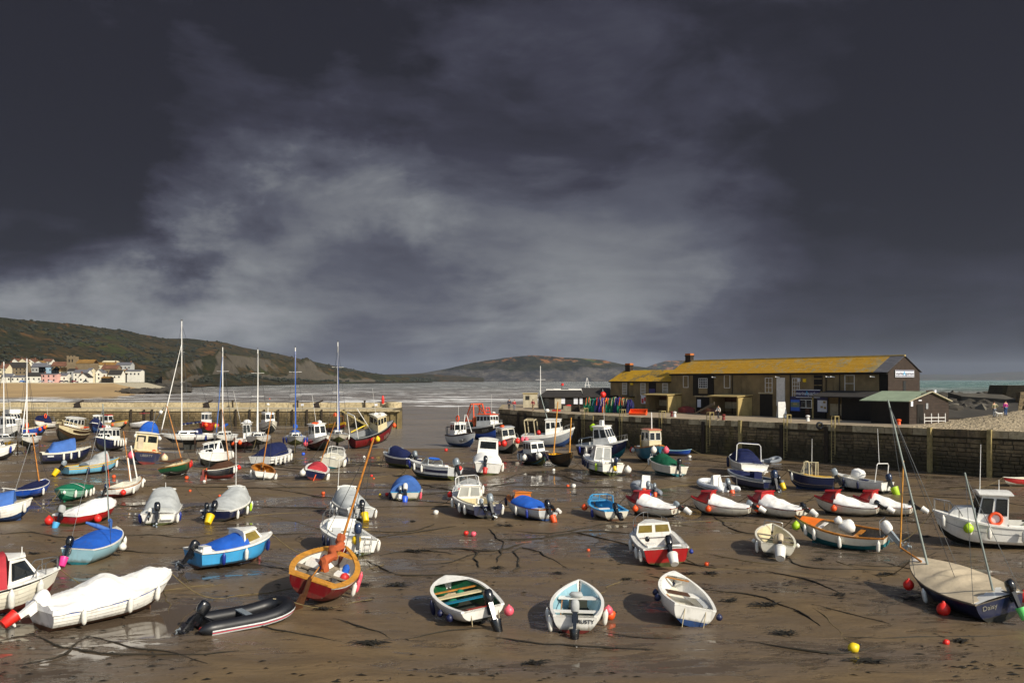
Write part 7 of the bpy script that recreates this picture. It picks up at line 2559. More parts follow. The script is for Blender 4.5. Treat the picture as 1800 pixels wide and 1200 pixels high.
 b.deck(W, 0, 1, (.05, .3, .8)).gunwale(W).cabin(.3, .62, 1.15, W, .82, .6, .6, 0, .85, ns=2, nf=2, ov=.1).cabin(.62, .88, .35, W, .6, .4, 1, 0, .84, ns=1, nf=0, roof=None).rail(.75, .45).fenders([(.05, 1, 'white')], 1.3)
 b = Boat('sailing_dinghy', 'black dinghy under brown cover', 'black sailing dinghy under brown tent cover with varnished mast leaning left', (372, 843), (408, 817), 1.7, .68, 1.0, -10, L=4.4, ws=.7, hull='paint_black', bot='antifoul_red', wf=.3, clinker=3, cat='sailing boat')
 b.gunwale('paint_offwhite', .05, .05).cover(.05, .92, [(.05, .15), (.4, .55), (.7, .6), (.92, .1)], 'canvas_brown', p=1.3, wr=.03, skirt=.02).mast(.74, 5.4, 'varnish', .06, .035, lean=6, stays=((.8, 1), (.8, -1), (.1, 0))).rudder('antifoul_red', .8, .4).fenders([(.75, -1, 'white'), (.85, -1, 'white'), (.97, -1, 'buoy_red', 'b', .18)], 1.1)
 b.spar('orange_pole', (b.X(.02), -.2, 1.0), (b.X(-.05), -.25, -.2), .04, .04, 'buoy_orange')
 b = Boat('sailing_boat', 'green sailing boat', 'dark green sailing boat with varnished mast and red fenders, heeled left', (288, 839), (336, 807), 1.8, .72, 1.0, -11, L=4.8, ws=.68, hull='paint_green', bot='antifoul_dark', wf=.32, cat='sailing boat', stripe=[(.32, .36, 'paint_offwhite')])
 b.gunwale('varnish', .05, .05).deck('paint_cream', 0, 1, (.2, .6, .6), depth=.3).mast(.72, 5.5, 'varnish', .06, .04, lean=5, stays=((.85, 1), (.85, -1), (.15, -1))).fenders([(.62, -1, 'buoy_red'), (.78, -1, 'buoy_red'), (.92, -1, 'buoy_red')])
 g = MB()
 g.tube([(b.X(.72), 0, b.sz(.7) + .35), (b.X(.45), .5, b.sz(.7) + .3), (b.X(.25), 1.0, b.sz(.7) + .55)], [.11, .12, .05], 8)
 g.build('furled_sail', 'canvas_brown', b.root, 60)
 b = Boat('motor_cruiser', 'white cruiser with navy canvas', 'white cruiser with big navy canvas hood and a row of white fenders', (461, 819), (506, 789), 2.6, .85, 1.2, 0, L=5.9, ws=.92, hull=W, bot='paint_navy', wf=.3, chine=CH, stripe=[(.4, .46, 'paint_black'), (.62, .68, 'paint_black')], cat='motorboat')
 b.gunwale(W, .06, .07).deck(W, 0, 1).cover(.04, .62, [(.04, .15), (.25, .8), (.4, 1.15), (.62, 1.1)], 'canvas_navy', p=3, ymul=.92, skirt=.02).rail(.1, .35, name='side_rail').fenders([(.12, -1, 'white'), (.26, -1, 'white'), (.4, -1, 'white'), (.54, -1, 'white'), (.68, -1, 'white')], 1.5)
 b = Boat('sailing_dinghy', 'white sailing dinghy with pine mast', 'white sailing dinghy seen from astern with yellow-brown mast leaning right', (463, 843), (461, 814), 2.0, .62, .95, 9, L=4.3, ws=.8, hull=W, bot='antifoul_dark', wf=.22, cat='sailing boat')
 b.interior('varnish', 'greywood').gunwale('varnish', .12, .05).deck('varnish', .75, 1).thwart(.4, 'varnish').mast(.72, 5.0, 'varnish', .055, .04, stays=((.8, 1), (.8, -1))).fenders([(.1, -1, 'white'), (.02, -1, 'white'), (.2, 1, 'white')], 1.3).rudder('paint_white', .7, .3)
 b = Boat('sailing_dinghy', 'navy dinghy with dark red cover', 'navy sailing dinghy with dark red cover and white ball fender astern', (552, 844), (563, 814), 2.0, .7, 1.0, 12, L=4.4, ws=.82, hull='paint_navy', bot='antifoul_red', wf=.25, cat='sailing boat')
 b.gunwale(W, .08, .07).deck(W, 0, 1).cover(.1, .8, [(.1, .4), (.4, .6), (.8, .2)], 'canvas_red', p=2, ymul=.8, skirt=0).mast(.7, 4.2, 'varnish', .05, .035, lean=-8, stays=((.7, 1), (.7, -1))).fenders([(.0, 1, 'white', 'b', .22), (.2, 1, 'white'), (.1, -1, 'white'), (.2, -1, 'white')], 1.2).spar('orange_pole', (b.X(0), -.1, .7), (b.X(-.08), .1, -.4), .05, .04, 'buoy_orange')
 b = Boat('motor_boat', 'white boat with green waterline', 'white motorboat with open cuddy and green waterline behind the dark red cover', (575, 825), (601, 790), 2.0, .9, 1.3, 10, L=5.2, ws=.9, hull='paint_offwhite', bot='antifoul_teal', wf=.26, chine=CH, cat='motorboat')
 b.deck('paint_offwhite', 0, 1, (.06, .5, .78)).gunwale(W).screen(.5, .66, .7, 'mast_white', .85, .7, .4).fenders([(.3, -1, 'white'), (.4, -1, 'white'), (.5, -1, 'navy'), (.6, -1, 'navy')], 1.4).box('seat', W, .3, 0, -.1, (.5, .5, .4))
 b = Boat('fishing_boat', 'dark red boat with white wheelhouse', 'dark red boat with white wheelhouse left of the bare-masted yacht', (418, 788), (451, 766), 2.3, .9, 1.4, 0, L=5.8, ws=.9, hull='paint_maroon', bot='antifoul_dark', wf=.25, stripe=[(.8, .98, W)], cat='fishing boat')
 b.deck(W, 0, 1, (.05, .4, .8)).gunwale(W).cabin(.42, .7, 1.5, W, .74, .6, .2, -.05, .9, ns=2, nf=2, nb=1, ov=.15, frame=None).lump('white_liferaft', 'canvas_white', .5, 0, 1.75, .3, 1.6, 1, .8).fenders([(.1, -1, 'buoy_orange', 'b', .25), (.35, -1, 'buoy_orange', 'b', .25)]).aerial(.3, .2, 4, 1.2, lean=-1)
 b = Boat('fishing_boat', 'boat with orange lifebelts on roof', 'white wheelhouse boat with orange lifebelts on roof and dark red hull', (541, 787), (581, 770), 2.4, .95, 1.5, 3, L=6.0, ws=.9, hull='paint_maroon', bot='antifoul_dark', wf=.25, stripe=[(.72, .98, W)], cat='fishing boat')
 b.deck(W, 0, 1, (.05, .35, .8)).gunwale(W).cabin(.36, .66, 1.45, W, .8, .66, .25, 0, .88, ns=2, nf=2, nb=1, ov=.15)
 for x in (.45, .58):
  b.lifebelt(V((b.X(x), -.35, b.sz(.5) + 1.66)), (0, -.2, 1), .25)
 b.lump('white_liferaft', 'canvas_white', .42, .3, 1.75, .26, 1.5, 1, .9).hoop(.06, .8, .85).fenders([(.5, -1, 'buoy_pink', 'b', .25), (.1, -1, 'white')], 1.2).aerial(.3, .2, 3.5, 1.2, lean=-1.2)
 b = Boat('motor_cruiser', 'white cruiser beneath the pier', 'white wheelhouse cruiser moored under the pier wall behind the yachts', (459, 757), (487, 745), 2.4, 1.1, 1.6, 0, L=6.0, ws=.9, hull='paint_offwhite', bot='antifoul_dark', wf=.3, stripe=[(.6, .66, 'paint_black')], cat='motorboat')
 b.deck(W, 0, 1).gunwale(W).cabin(.3, .72, 1.3, W, .8, .7, .3, 0, .9, ns=4, nf=2, ov=.1).spar('radar_mast', (b.X(.4), 0, 2.5), (b.X(.4), 0, 3.6), .05, .04, 'mast_white').lump('radar_dome', 'fender_white', .4, 0, 2.7, .25, 1, 1, .7)
 b = Boat('fishing_boat', 'wine-red boat by the pier', 'wine red open boat with yellow gunwale tucked under the pier', (572, 758), (615, 746), 2.1, .95, 1.4, 0, L=6.0, hull='paint_crimson', bot='antifoul_dark', wf=.25, stripe=[(.75, .97, 'paint_yellow')], cat='fishing boat')
 b.interior('varnish', 'sole_grey').gunwale('paint_yellow').hoop(.3, 1.3, .8, 'varnish', dx=1.6).lump('orange_gear', 'buoy_orange', .35, 0, 1.4, .3).spar('tall_pole', (b.X(.5), 0, .5), (b.X(.5), 0, 5), .06, .04, 'wire')
 b = Boat('fishing_boat', 'small bright red boat', 'small bright red boat with white wheelhouse at the pier foot', (379, 757), (345, 746), 2.0, 1.1, 1.4, 0, L=4.6, hull='paint_red', bot='antifoul_dark', wf=.2, cat='fishing boat')
 b.deck('paint_red', 0, 1, (.1, .4, .8)).gunwale('paint_red').cabin(.42, .68, 1.4, W, .7, .6, .1, 0, .95, ns=2, nf=2, nb=2).lump('blue_barrel', 'canvas_blue', .2, 0, .4, .45, 1, 1, 1.1).fenders([(.95, 1, 'buoy_orange', 'b', .3), (.4, 1, 'buoy_yellow', 'b', .3), (.1, 1, 'buoy_red', 'b', .25)])
 b = Boat('fishing_boat', 'red fishing boat lettered E58', 'dark red fishing boat lettered E58, tilted back with cream wheelhouse', (626, 788), (689, 757), 2.4, 1.15, 1.9, 13, pitch=9, L=6.2, ws=.86, hull='paint_crimson', bot='antifoul_dark', wf=.22, stripe=[(.93, .99, 'paint_black'), (.22, .26, 'paint_white')], cat='fishing boat')
 b.deck('paint_grey', 0, 1, (.04, .5, .85), depth=.55, floor='sole_dark').gunwale('paint_black', .08, .1).cabin(.52, .78, 1.4, 'paint_cream', .82, .72, .08, 0, .95, ns=3, nf=3, nb=2, band=(.5, .86), roof='paint_offwhite', ov=.08).lump('white_liferaft', 'canvas_white', .6, .2, 1.7, .22, 1.6, .9, .8).box('roof_locker', W, .7, -.2, 1.6, (.6, .5, .2))
 b.hoop(.04, 2.6, .95, 'mast_white', .05, -.3, 'gantry', 0).spar('yellow_boom', (b.X(.06), .9, 1.6), (b.X(.5), .8, 2.2), .07, .07, 'buoy_yellow').aerial(.6, .2, 3.2, 1.5, lean=-.4).text('E58', .74, .62, -1, .62, 'paint_white')
 b.fenders([(.45, -1, 'buoy_yellow', 'b', .3), (.33, -1, 'buoy_red', 'b', .24), (.02, 1, 'buoy_orange', 'b', .24), (.97, -1, 'buoy_orange', 'b', .25)]).spar('leaning_derrick', (b.X(.5), .5, 1.4), (b.X(.2), .7, 4.2), .05, .05, 'mast_white')
 # fishing boats by the quay
 b = Boat('fishing_boat', 'white boat lettered NN75', 'small white fishing boat lettered NN75 with lifebelt above wheelhouse', (786, 781), (844, 765), 2.2, 1.05, 1.5, 0, L=5.8, ws=.86, hull='paint_lightgrey', bot='antifoul_blue', wf=.26, stripe=[(.93, .99, 'paint_black')], cat='fishing boat')
 b.deck('paint_grey', 0, 1, (.4, .8, .8)).gunwale('darkwood').cabin(.16, .38, 1.4, W, .75, .75, .05, 0, .95, ns=2, nf=2, nb=1, band=(.45, .85)).lifebelt(V((b.X(.28), -.1, b.sz(.2) + 1.9)), (.1, -1, .1), .3).hoop(.02, .9, .9, 'wire', .05, -.2)
 for sg in (1, -1):
  b.spar('gallows_leg', (b.X(.72), sg * .8, .8), (b.X(.62), sg * .1, 3.6), .05, .04, 'mast_white')
 b.spar('boom', (b.X(.3), 0, 2.0), (b.X(.7), -.5, 1.6), .05, .05, 'mast_white').text('NN75', .74, .62, -1, .46, 'paint_black').aerial(.22, .2, 1.8, 1.6)
 b = Boat('trawler', 'black trawler lettered E509', 'black and blue trawler lettered E509 with orange lifting gantry', (812, 768), (896, 739), 3.3, 1.75, 2.6, 0, L=8.4, ws=.88, hull='paint_black', bot='paint_blue', wf=.42, stripe=[(.92, .99, W)], cat='fishing boat')
 b.deck('sole_grey', 0, 1, (.05, .42, .85)).gunwale('paint_white', .08, .12).cabin(.46, .80, 1.75, W, .84, .68, .15, 0, .93, ns=4, nf=3, nb=2, band=(.5, .84), roof='buoy_orange', ov=.12).rail(.8, .6, .03)
 g = MB()
 for sg in (1, -1):
  g.tube([(b.X(.04), sg * 1.4, 1.6), (b.X(.20), sg * .85, 6.1)], .10, 6)
  g.tube([(b.X(.38), sg * 1.3, 1.8), (b.X(.28), sg * .85, 6.1)], .10, 6)
  g.tube([(b.X(.10), sg * 1.25, 3.1), (b.X(.34), sg * 1.2, 3.1)], .07, 6)
  g.tube([(b.X(.20), sg * .85, 6.1), (b.X(.28), sg * .85, 6.1)], .10, 6)
  g.tube([(b.X(.12), sg * 1.15, 3.2), (b.X(.27), sg * .9, 5.6)], .05, 5)
 g.tube([(b.X(.24), -1.1, 6.1), (b.X(.24), 1.1, 6.1)], .12, 6)
 g.tube([(b.X(.10), -1.25, 3.1), (b.X(.10), 1.25, 3.1)], .08, 6)
 g.tube([(b.X(.24), 0, 6.1), (b.X(.5), 0, 4.4)], .07, 6)
 g.build('lifting_gantry', 'buoy_orange', b.root)
 b.root.scale = (1, 1, .86)
 g = MB()
 g.lathe([(.1, -.9), (.75, -.9), (.75, -.8), (.42, -.75), (.42, .75), (.75, .8), (.75, .9), (.1, .9)], Matrix.Translation((b.X(.33), 0, 3.2)) @ Matrix.Rotation(R(90), 4, 'X'), 14)
 g.build('net_drum', 'paint_orangewood', b.root)
 b.lump('net_heap', 'canvas_dkgreen', .2, 0, .2, .7, 1.6, 1.2, .8).lump('orange_floats', 'buoy_orange', .42, -.4, .4, .5, .9, 1, 1).lump('dark_gear', 'rubber_black', .08, .2, .4, .6, .8, 1.2, 1)
 g = MB()
 for sg in (1, -1):
  g.tube([(b.X(.60), sg * .6, 4.0), (b.X(.58), sg * .2, 5.7)], .06, 5)
 for z in (4.5, 5.0, 5.5):
  g.tube([(b.X(.59), -.35, z), (b.X(.59), .35, z)], .06, 5)
 g.build('light_mast', 'buoy_red', b.root)
 g = MB()
 for sg in (1, -1):
  g.tube([(b.X(.24), sg * .9, 6.0), (b.X(.0), sg * 1.2, 1.9)], .025, 4)
 g.tube([(b.X(.24), 0, 6.1), (b.X(.97), 0, 2.9)], .025, 4)
 g.build('rigging', 'wire', b.root)
 b.aerial(.7, 0, 3.4, 2.0).text('E509', .72, .74, -1, .62, 'paint_white').fenders([(.9, -1, 'white')], 1.3).lump('radar_dome', 'fender_white', .72, .2, 2.2, .28, 1, 1, .7)
 b = Boat('motor_cruiser', 'white cruiser with orange liferaft', 'white cruiser with orange liferaft on blue-edged roof, beside the trawler', (874, 788), (916, 777), 2.5, 1.0, 1.5, 6, L=6.6, ws=.9, hull='paint_offwhite', bot='antifoul_dark', wf=.28, stripe=[(.9, .95, 'paint_black')], cat='motorboat')
 b.deck(W, 0, 1).gunwale(W).cabin(.2, .66, 1.2, 'paint_offwhite', .8, .68, .3, 0, .88, ns=3, nf=2, roof='paint_lightgrey', ov=.12).lump('orange_liferaft', 'buoy_orange', .4, -.3, 1.5, .3, 1.6, .9, .5).rail(.68, .45).fenders([(.9, -1, 'buoy_red', 'b', .32), (.97, 1, 'buoy_red', 'b', .28), (.75, -1, 'buoy_red', 'b', .25)])
 b = Boat('motor_cruiser', 'navy boat with white cabin', 'navy boat with white three-windowed cabin and teal boot line', (915, 809), (972, 795), 2.3, 1.0, 1.4, 4, L=6.2, ws=.86, hull='paint_navy', bot='antifoul_green', wf=.3, stripe=[(.3, .37, 'paint_teal')], cat='motorboat')
 b.deck('paint_grey', 0, 1, (.04, .24, .8)).gunwale('paint_lightgrey', .06, .08).cabin(.28, .66, 1.05, W, .82, .72, .3, 0, .9, ns=3, nf=2, ov=.06, band=(.4, .85)).cover(.02, .28, [(.02, .1), (.28, .6)], 'canvas_navy', p=2.5, skirt=.0).fenders([(.35, -1, 'white'), (.15, -1, 'white'), (.62, -1, 'white', 'b', .22), (.9, -1, 'white'), (.97, -1, 'white', 'b', .2)], 1.4)
 b = Boat('sailing_lugger', 'wooden two-masted lugger', 'black wooden lugger with yellow-ochre inside and two pine masts', (962, 813), (1016, 797), 1.9, .95, 1.35, 3, L=5.4, ws=.45, hull='paint_brownhull', bot='antifoul_dark', wf=.3, e=1.8, clinker=5, cat='sailing boat', stripe=[(.93, .99, 'paint_black')])
 b.interior('paint_yellow', 'varnish').gunwale('paint_brownhull', .06, .06).thwart(.6, 'varnish').thwart(.35, 'varnish').deck('paint_yellow', .86, 1).mast(.06, 5.4, 'pine', .08, .06, lean=8, y=.0).mast(.9, 3.6, 'pine', .08, .06, lean=6, name='fore_mast').fenders([(.3, -1, 'blue', 'b', .18), (.1, -1, 'white'), (.03, -1, 'white', 'b', .2)], 1.2)
 b = Boat('motor_cruiser', 'grey-hulled boat with net arch', 'white and grey wheelhouse boat with rusty net arch at the quay wall', (929, 785), (1003, 757), 2.6, 1.15, 1.9, 3, L=6.8, ws=.88, hull='paint_grey', bot='antifoul_blue', wf=.25, stripe=[(.86, .98, W)], cat='fishing boat')
 b.deck(W, 0, 1, (.04, .4, .85)).gunwale('paint_white', .07, .1).cabin(.45, .76, 1.3, W, .82, .66, .2, 0, .92, ns=3, nf=3, nb=2, band=(.42, .82), ov=.1).hoop(.06, 1.7, .9, 'rope', .07, -.2, 'net_arch', 1.2).spar('signal_mast', (b.X(.5), 0, 2.3), (b.X(.3), 0, 6.4), .06, .04, 'mast_grey')
 b.lump('radar_dome', 'fender_white', .46, 0, 2.6, .28, 1, 1, .7).lump('red_bin', 'plastic_red', .3, -.4, .3, .3).fenders([(.03, -1, 'buoy_pink', 'b', .28), (.1, -1, 'buoy_pink', 'b', .28)]).rail(.76, .5)
 b = Boat('motor_cruiser', 'navy wheelhouse boat by the ladder', 'navy hulled boat with white raked wheelhouse, red ball on its pole', (1032, 804), (1098, 778), 2.4, 1.1, 1.65, 4, L=5.8, ws=.9, hull='paint_navy', bot='antifoul_teal', wf=.25, chine=CH, stripe=[(.92, .99, W)], cat='motorboat')
 b.deck('paint_lightgrey', 0, 1, (.04, .34, .84)).gunwale(W).cabin(.36, .7, 1.5, W, .82, .64, .55, 0, .84, ns=2, nf=3, nb=1, band=(.4, .84), ov=.12).hoop(.04, .6, .95, 'alu').rail(.72, .5).aerial(.5, 0, 3.6, 1.5).lump('red_ball', 'buoy_red', .5, 0, 4.6, .3).lump('lime_ball', 'buoy_lime', .2, .2, 1.6, .36).box('roof_box', W, .42, .1, 1.9, (.4, .3, .7)).fenders([(.1, -1, 'blue'), (.25, -1, 'white'), (.4, -1, 'white')], 1.2)
 b = Boat('walkaround_boat', 'white walkaround with blue fenders', 'white walkaround boat with tall glass wheelhouse and three navy fenders', (1079, 837), (1027, 797), 2.3, .95, 1.35, 5, L=6.0, ws=.92, hull=W, bot='antifoul_green', wf=.32, chine=CH, stripe=[(.78, .82, 'paint_black')], cat='motorboat')
 b.deck(W, 0, 1, (.05, .34, .82), depth=.5).gunwale(W).cabin(.36, .64, 1.3, 'mast_white', .76, .62, .5, 0, .86, ns=2, nf=2, nb=2, band=(.15, .9), gl='glass_clear', ov=.08, camber=.03).rail(.68, .55, .025).hoop(.06, .45, .9, 'steel').outboard(.1, 40, 'motor_white', 'bucket_yellow', .9).outboard(-.15, 5, 'motor_navy', None, 1.1)
 b.fenders([(.7, 1, 'navy'), (.56, 1, 'navy'), (.44, 1, 'navy'), (.15, 1, 'buoy_lime'), (0, -1, 'white', 'b', .25)], 1.3).box('transom_board', 'paint_offwhite', .02, -.2, .0, (.1, 1.7, .3))
 b = Boat('fishing_boat', 'turquoise fishing boat', 'turquoise fishing boat with cream wheelhouse and salmon pink roof', (1119, 804), (1176, 791), 2.3, 1.05, 1.45, 0, L=5.6, ws=.84, hull='paint_teal', bot='antifoul_dark', wf=.25, cat='fishing boat')
 b.deck('paint_grey', 0, 1, (.04, .36, .84)).gunwale('varnish', .07, .09).cabin(.4, .74, 1.45, 'paint_cream', .8, .66, .12, 0, .92, ns=2, nf=2, nb=1, band=(.42, .85), roof='paint_salmon', ov=.1, frame=W).box('yellow_side', 'paint_yellow', .42, -.86, .6, (.28, .05, 1.1)).spar('mast', (b.X(.5), 0, 2.4), (b.X(.48), 0, 4.4), .06, .05, 'mast_white').lump('roof_gear', 'canvas_navy', .3, .1, 1.5, .35, 1.4, 1, .7)
 b.fenders([(.03, 1, 'buoy_red', 'b', .25), (.97, -1, 'white', 'b', .3), (.92, 1, 'buoy_pink', 'b', .3), (.1, -1, 'white', 'b', .2), (.0, -1, 'buoy_red', 'b', .24)])
 b = Boat('rowing_boat', 'small blue rowing boat', 'small bright blue rowing boat at the foot of the quay wall', (1178, 800), (1211, 791), 1.3, .42, .6, 0, L=3.2, hull='paint_blue', bot='paint_blue', wf=.2)
 b.interior('paint_paleblue', 'sole_grey').gunwale('paint_paleblue').thwart(.4, 'paint_paleblue')
 b = Boat('motor_boat', 'white boat under green cover', 'white sports boat under bottle green cover with black motor', (1190, 837), (1146, 803), 2.0, .8, 1.2, 4, L=5.0, ws=.9, hull='paint_offwhite', bot='antifoul_teal', wf=.28, chine=CH, cat='motorboat')
 b.gunwale(W).deck(W, 0, 1).cover(.08, .86, [(.08, .15), (.35, .6), (.55, .8), (.86, .15)], 'canvas_dkgreen', p=2.2, ymul=.92, skirt=.05).outboard(.1, 15, 'motor_black', None, 1.2).fenders([(.9, 1, 'white')], 1.2).rail(.86, .3)
 b = inflatable('rigid_inflatable', 'grey rigid inflatable', 'grey inflatable with white-covered console, blue bucket on its motor', (1152, 871), (1117, 838), 1.9, .27, 'rubber_grey', None, L=4.4, heel=5, seat=None)
 b.outboard(.2, 30, 'motor_grey', 'bucket_blue', 1.0).outboard(-.3, 35, 'motor_grey', 'buoy_orange', .8)
 g = MB()
 g.hexa([(-.2, -.35, .3), (.5, -.35, .3), (.5, .35, .3), (-.2, .35, .3)], [(0, -.3, 1.35), (.35, -.3, 1.2), (.35, .3, 1.2), (0, .3, 1.35)])
 g.build('covered_console', 'canvas_white', b.root, 30)
 b.lump('orange_bag', 'buoy_orange', .0, .45, -.15, .2)
 b = inflatable('rigid_inflatable', 'white rigid inflatable', 'white inflatable with white-covered console, orange bag on its motor', (1291, 861), (1231, 836), 1.95, .25, 'rubber_white', [(0, .04, 'rubber_black')], L=4.6, seat=None, floor='paint_lightgrey')
 b.outboard(.1, 38, 'motor_grey', 'buoy_orange', 1.1)
 g = MB()
 g.hexa([(-.3, -.4, .25), (.5, -.4, .25), (.5, .4, .25), (-.3, .4, .25)], [(0, -.3, 1.15), (.3, -.3, 1.05), (.3, .3, 1.05), (0, .3, 1.15)])
 g.build('covered_console', 'canvas_white', b.root, 30)
 b.hoop(.06, .75, .8, 'steel', dx=0).box('seat', 'canvas_beige', .62, 0, -.1, (.5, .7, .25))
 b = Boat('motor_boat', 'long navy RIB with steel frame', 'long navy speedboat with grey rim, steel frame and yellow bucket', (1353, 863), (1284, 826), 2.0, .72, 1.0, 3, L=5.8, ws=.88, hull='paint_navy', bot='antifoul_dark', wf=.3, chine=CH, stripe=[(.82, .88, W)], cat='motorboat')
 b.gunwale('rubber_grey', .16, .16, .06).interior('motor_navy', 'sole_dark').cover(.5, .92, [(.5, .25), (.7, .2), (.92, .06)], 'canvas_navy', p=2.2, ymul=.9, skirt=0).box('console', 'canvas_navy', .36, 0, .15, (.6, .7, .7)).outboard(0, 22, 'motor_navy', None, 1.45).outboard(-.55, 40, 'motor_black', 'bucket_yellow', .85, bs=1.3).hoop(.04, .75, .8, 'steel', .025, -.1, dx=0)
 b = Boat('sports_cruiser', 'white sports cruiser with navy hood', 'white sports cruiser with navy hood and hoop, stern towards camera', (1321, 836), (1296, 797), 2.6, .95, 1.4, 4, L=6.4, ws=.93, hull=W, bot='antifoul_dark', wf=.24, chine=CH, cat='motorboat', stripe=[(.6, .64, 'paint_grey')])
 b.deck(W, 0, 1).gunwale(W, .07, .07).cover(.16, .72, [(.16, .2), (.35, .75), (.55, 1.0), (.72, .6)], 'canvas_navy', p=3, ymul=.9, skirt=.02).hoop(.3, 1.75, .86, 'canvas_navy', .05, .3, 'targa_hoop', 0).hoop(.28, 1.7, .88, 'mast_white', .04, .3, 'hoop_frame', 0).box('bathing_platform', W, -.05, 0, -.55, (.6, 2.2, .1)).fenders([(.75, 1, 'navy'), (.6, 1, 'navy')], 1.5)
 b.box('sun_cushion', 'canvas_navy', .1, -.35, .1, (.3, .7, .2))
 b = inflatable('inflatable_dinghy', 'small grey inflatable by the wall', 'small grey inflatable tender behind the navy-hooded sports cruiser', (1342, 811), (1371, 799), 1.4, .2, 'rubber_grey', None, L=3.0)
 b.lump('oar_bag', 'canvas_grey', .5, 0, 0, .15)
 b = Boat('motor_boat', 'navy and cream open boat', 'navy and cream open boat with cream timber shelter frame', (1454, 861), (1396, 827), 2.05, .85, 1.2, 5, L=5.3, ws=.9, hull='paint_navy', bot='antifoul_blue', wf=.24, chine=CH, stripe=[(.3, .5, 'paint_cream')], cat='motorboat')
 b.deck('paint_cream', 0, 1, (.05, .62, .84), depth=.5, floor='paint_cream', well='paint_yellow').gunwale('paint_cream').screen(.5, .7, .95, 'paint_cream', .86, .72, .35, gl='glass_clear').box('seat', 'paint_yellow', .3, .1, -.15, (.5, .9, .4)).outboard(.15, 28, 'motor_grey', None, 1.25).aerial(.5, -.7, 2.0, .9).fenders([(.9, 1, 'white'), (.02, -1, 'white', 'b', .16)], 1.2)
 g = MB()
 x0, x1, y, z = b.X(.36), b.X(.62), .78, b.sz(.5)
 for xx in (x0, x1):
  for sg in (1, -1):
   g.bar((xx, sg * y, z), (xx, sg * y * .9, z + 1.05), .07, .07)
 for sg in (1, -1):
  g.bar((x0, sg * y * .9, z + 1.05), (x1, sg * y * .9, z + 1.05), .08, .07)
 for xx in (x0, x1):
  g.bar((xx, -y * .9, z + 1.05), (xx, y * .9, z + 1.05), .08, .07)
 g.build('shelter_frame', 'paint_cream', b.root)
 b = Boat('motor_boat', 'white boat with covered console and arch', 'white open boat with tarpaulin-wrapped console, steel arch and lime bucket', (1546, 866), (1479, 832), 1.95, .72, 1.05, 3, L=5.2, ws=.9, hull=W, bot='antifoul_dark', wf=.25, cat='motorboat')
 b.interior(W, 'paint_lightgrey').gunwale(W, .09, .06).deck(W, .78, 1).lump('covered_console', 'canvas_white', .55, 0, .35, .52, 1.1, .9, .9).lump('blue_cushion', 'canvas_navy', .4, .2, .02, .25, 1.6, 1, .3)
 b.hoop(.1, 1.4, .95, 'mast_white', .035, -.1, 'radar_arch', 0).aerial(.12, .2, 2.6, 1.4, lean=.2).outboard(-.1, 25, 'motor_navy', 'buoy_lime', 1.15, bs=1.35).fenders([(.95, 1, 'navy'), (.7, 1, 'navy', 'c'), (.4, 1, 'navy', 'c')], 1.1)
 b = Boat('rowing_boat', 'red rowing boat at the wall', 'red rowing boat with white gunwale below the quay at right edge', (1832, 851), (1757, 838), 1.5, .5, .72, 0, L=4.4, hull='paint_red', bot='paint_offwhite', wf=.3)
 b.interior('paint_cream', 'sole_grey').gunwale('paint_offwhite').thwart(.45, 'varnish')
fleet()
# ================================================================ moorings, buoys, weed, quay clutter, people
def nearest(p, n=1):
 return sorted(BOATS, key=lambda b: (b.pos.x - p.x) ** 2 + ((b.pos.y - p.y) * .7) ** 2)[:n]
def where(p, used):
 """a phrase that places p by the boats around it"""
 b = nearest(p, 89)
 for q in b:
  if len(q.who.split()) > 6:
   continue
  dx, dy = p.x - q.pos.x, p.y - q.pos.y
  rel = ('right of' if dx > 0 else 'left of') if abs(dx) > abs(dy) * .7 else ('behind' if dy > 0 else 'in front of')
  t = '%s the %s' % (rel, q.who)
  if t not in used:
   used.add(t)
   return t
 return 'among the boats'
def drape(pts, lift=.03):
 out = []
 m = len(pts)
 for i in range(m - 1):
  p0, p1, p2, p3 = pts[max(i - 1, 0)], pts[i], pts[i + 1], pts[min(i + 2, m - 1)]
  n = max(3, int((p2 - p1).length / .35))
  for k in range(n):
   t = k / n
   out.append(.5 * ((2 * p1) + (p2 - p0) * t + (2 * p0 - 5 * p1 + 4 * p2 - p3) * t * t + (3 * p1 - p0 - 3 * p2 + p3) * t ** 3))
 out.append(pts[-1])
 return [V((p.x + .22 * noise.noise((p.x * .8, p.y * .8, 1)) + .05 * noise.noise((p.x * 3, p.y * 3, 2)), p.y + .34 * noise.noise((p.x * .45, p.y * .45, 7)) + .07 * noise.noise((p.x * 2.4, p.y * 2.4, 8)), mud_z(p.x, p.y) + lift + .012 * noise.noise((p.x * 3, p.y * 3, 3)))) for p in out]
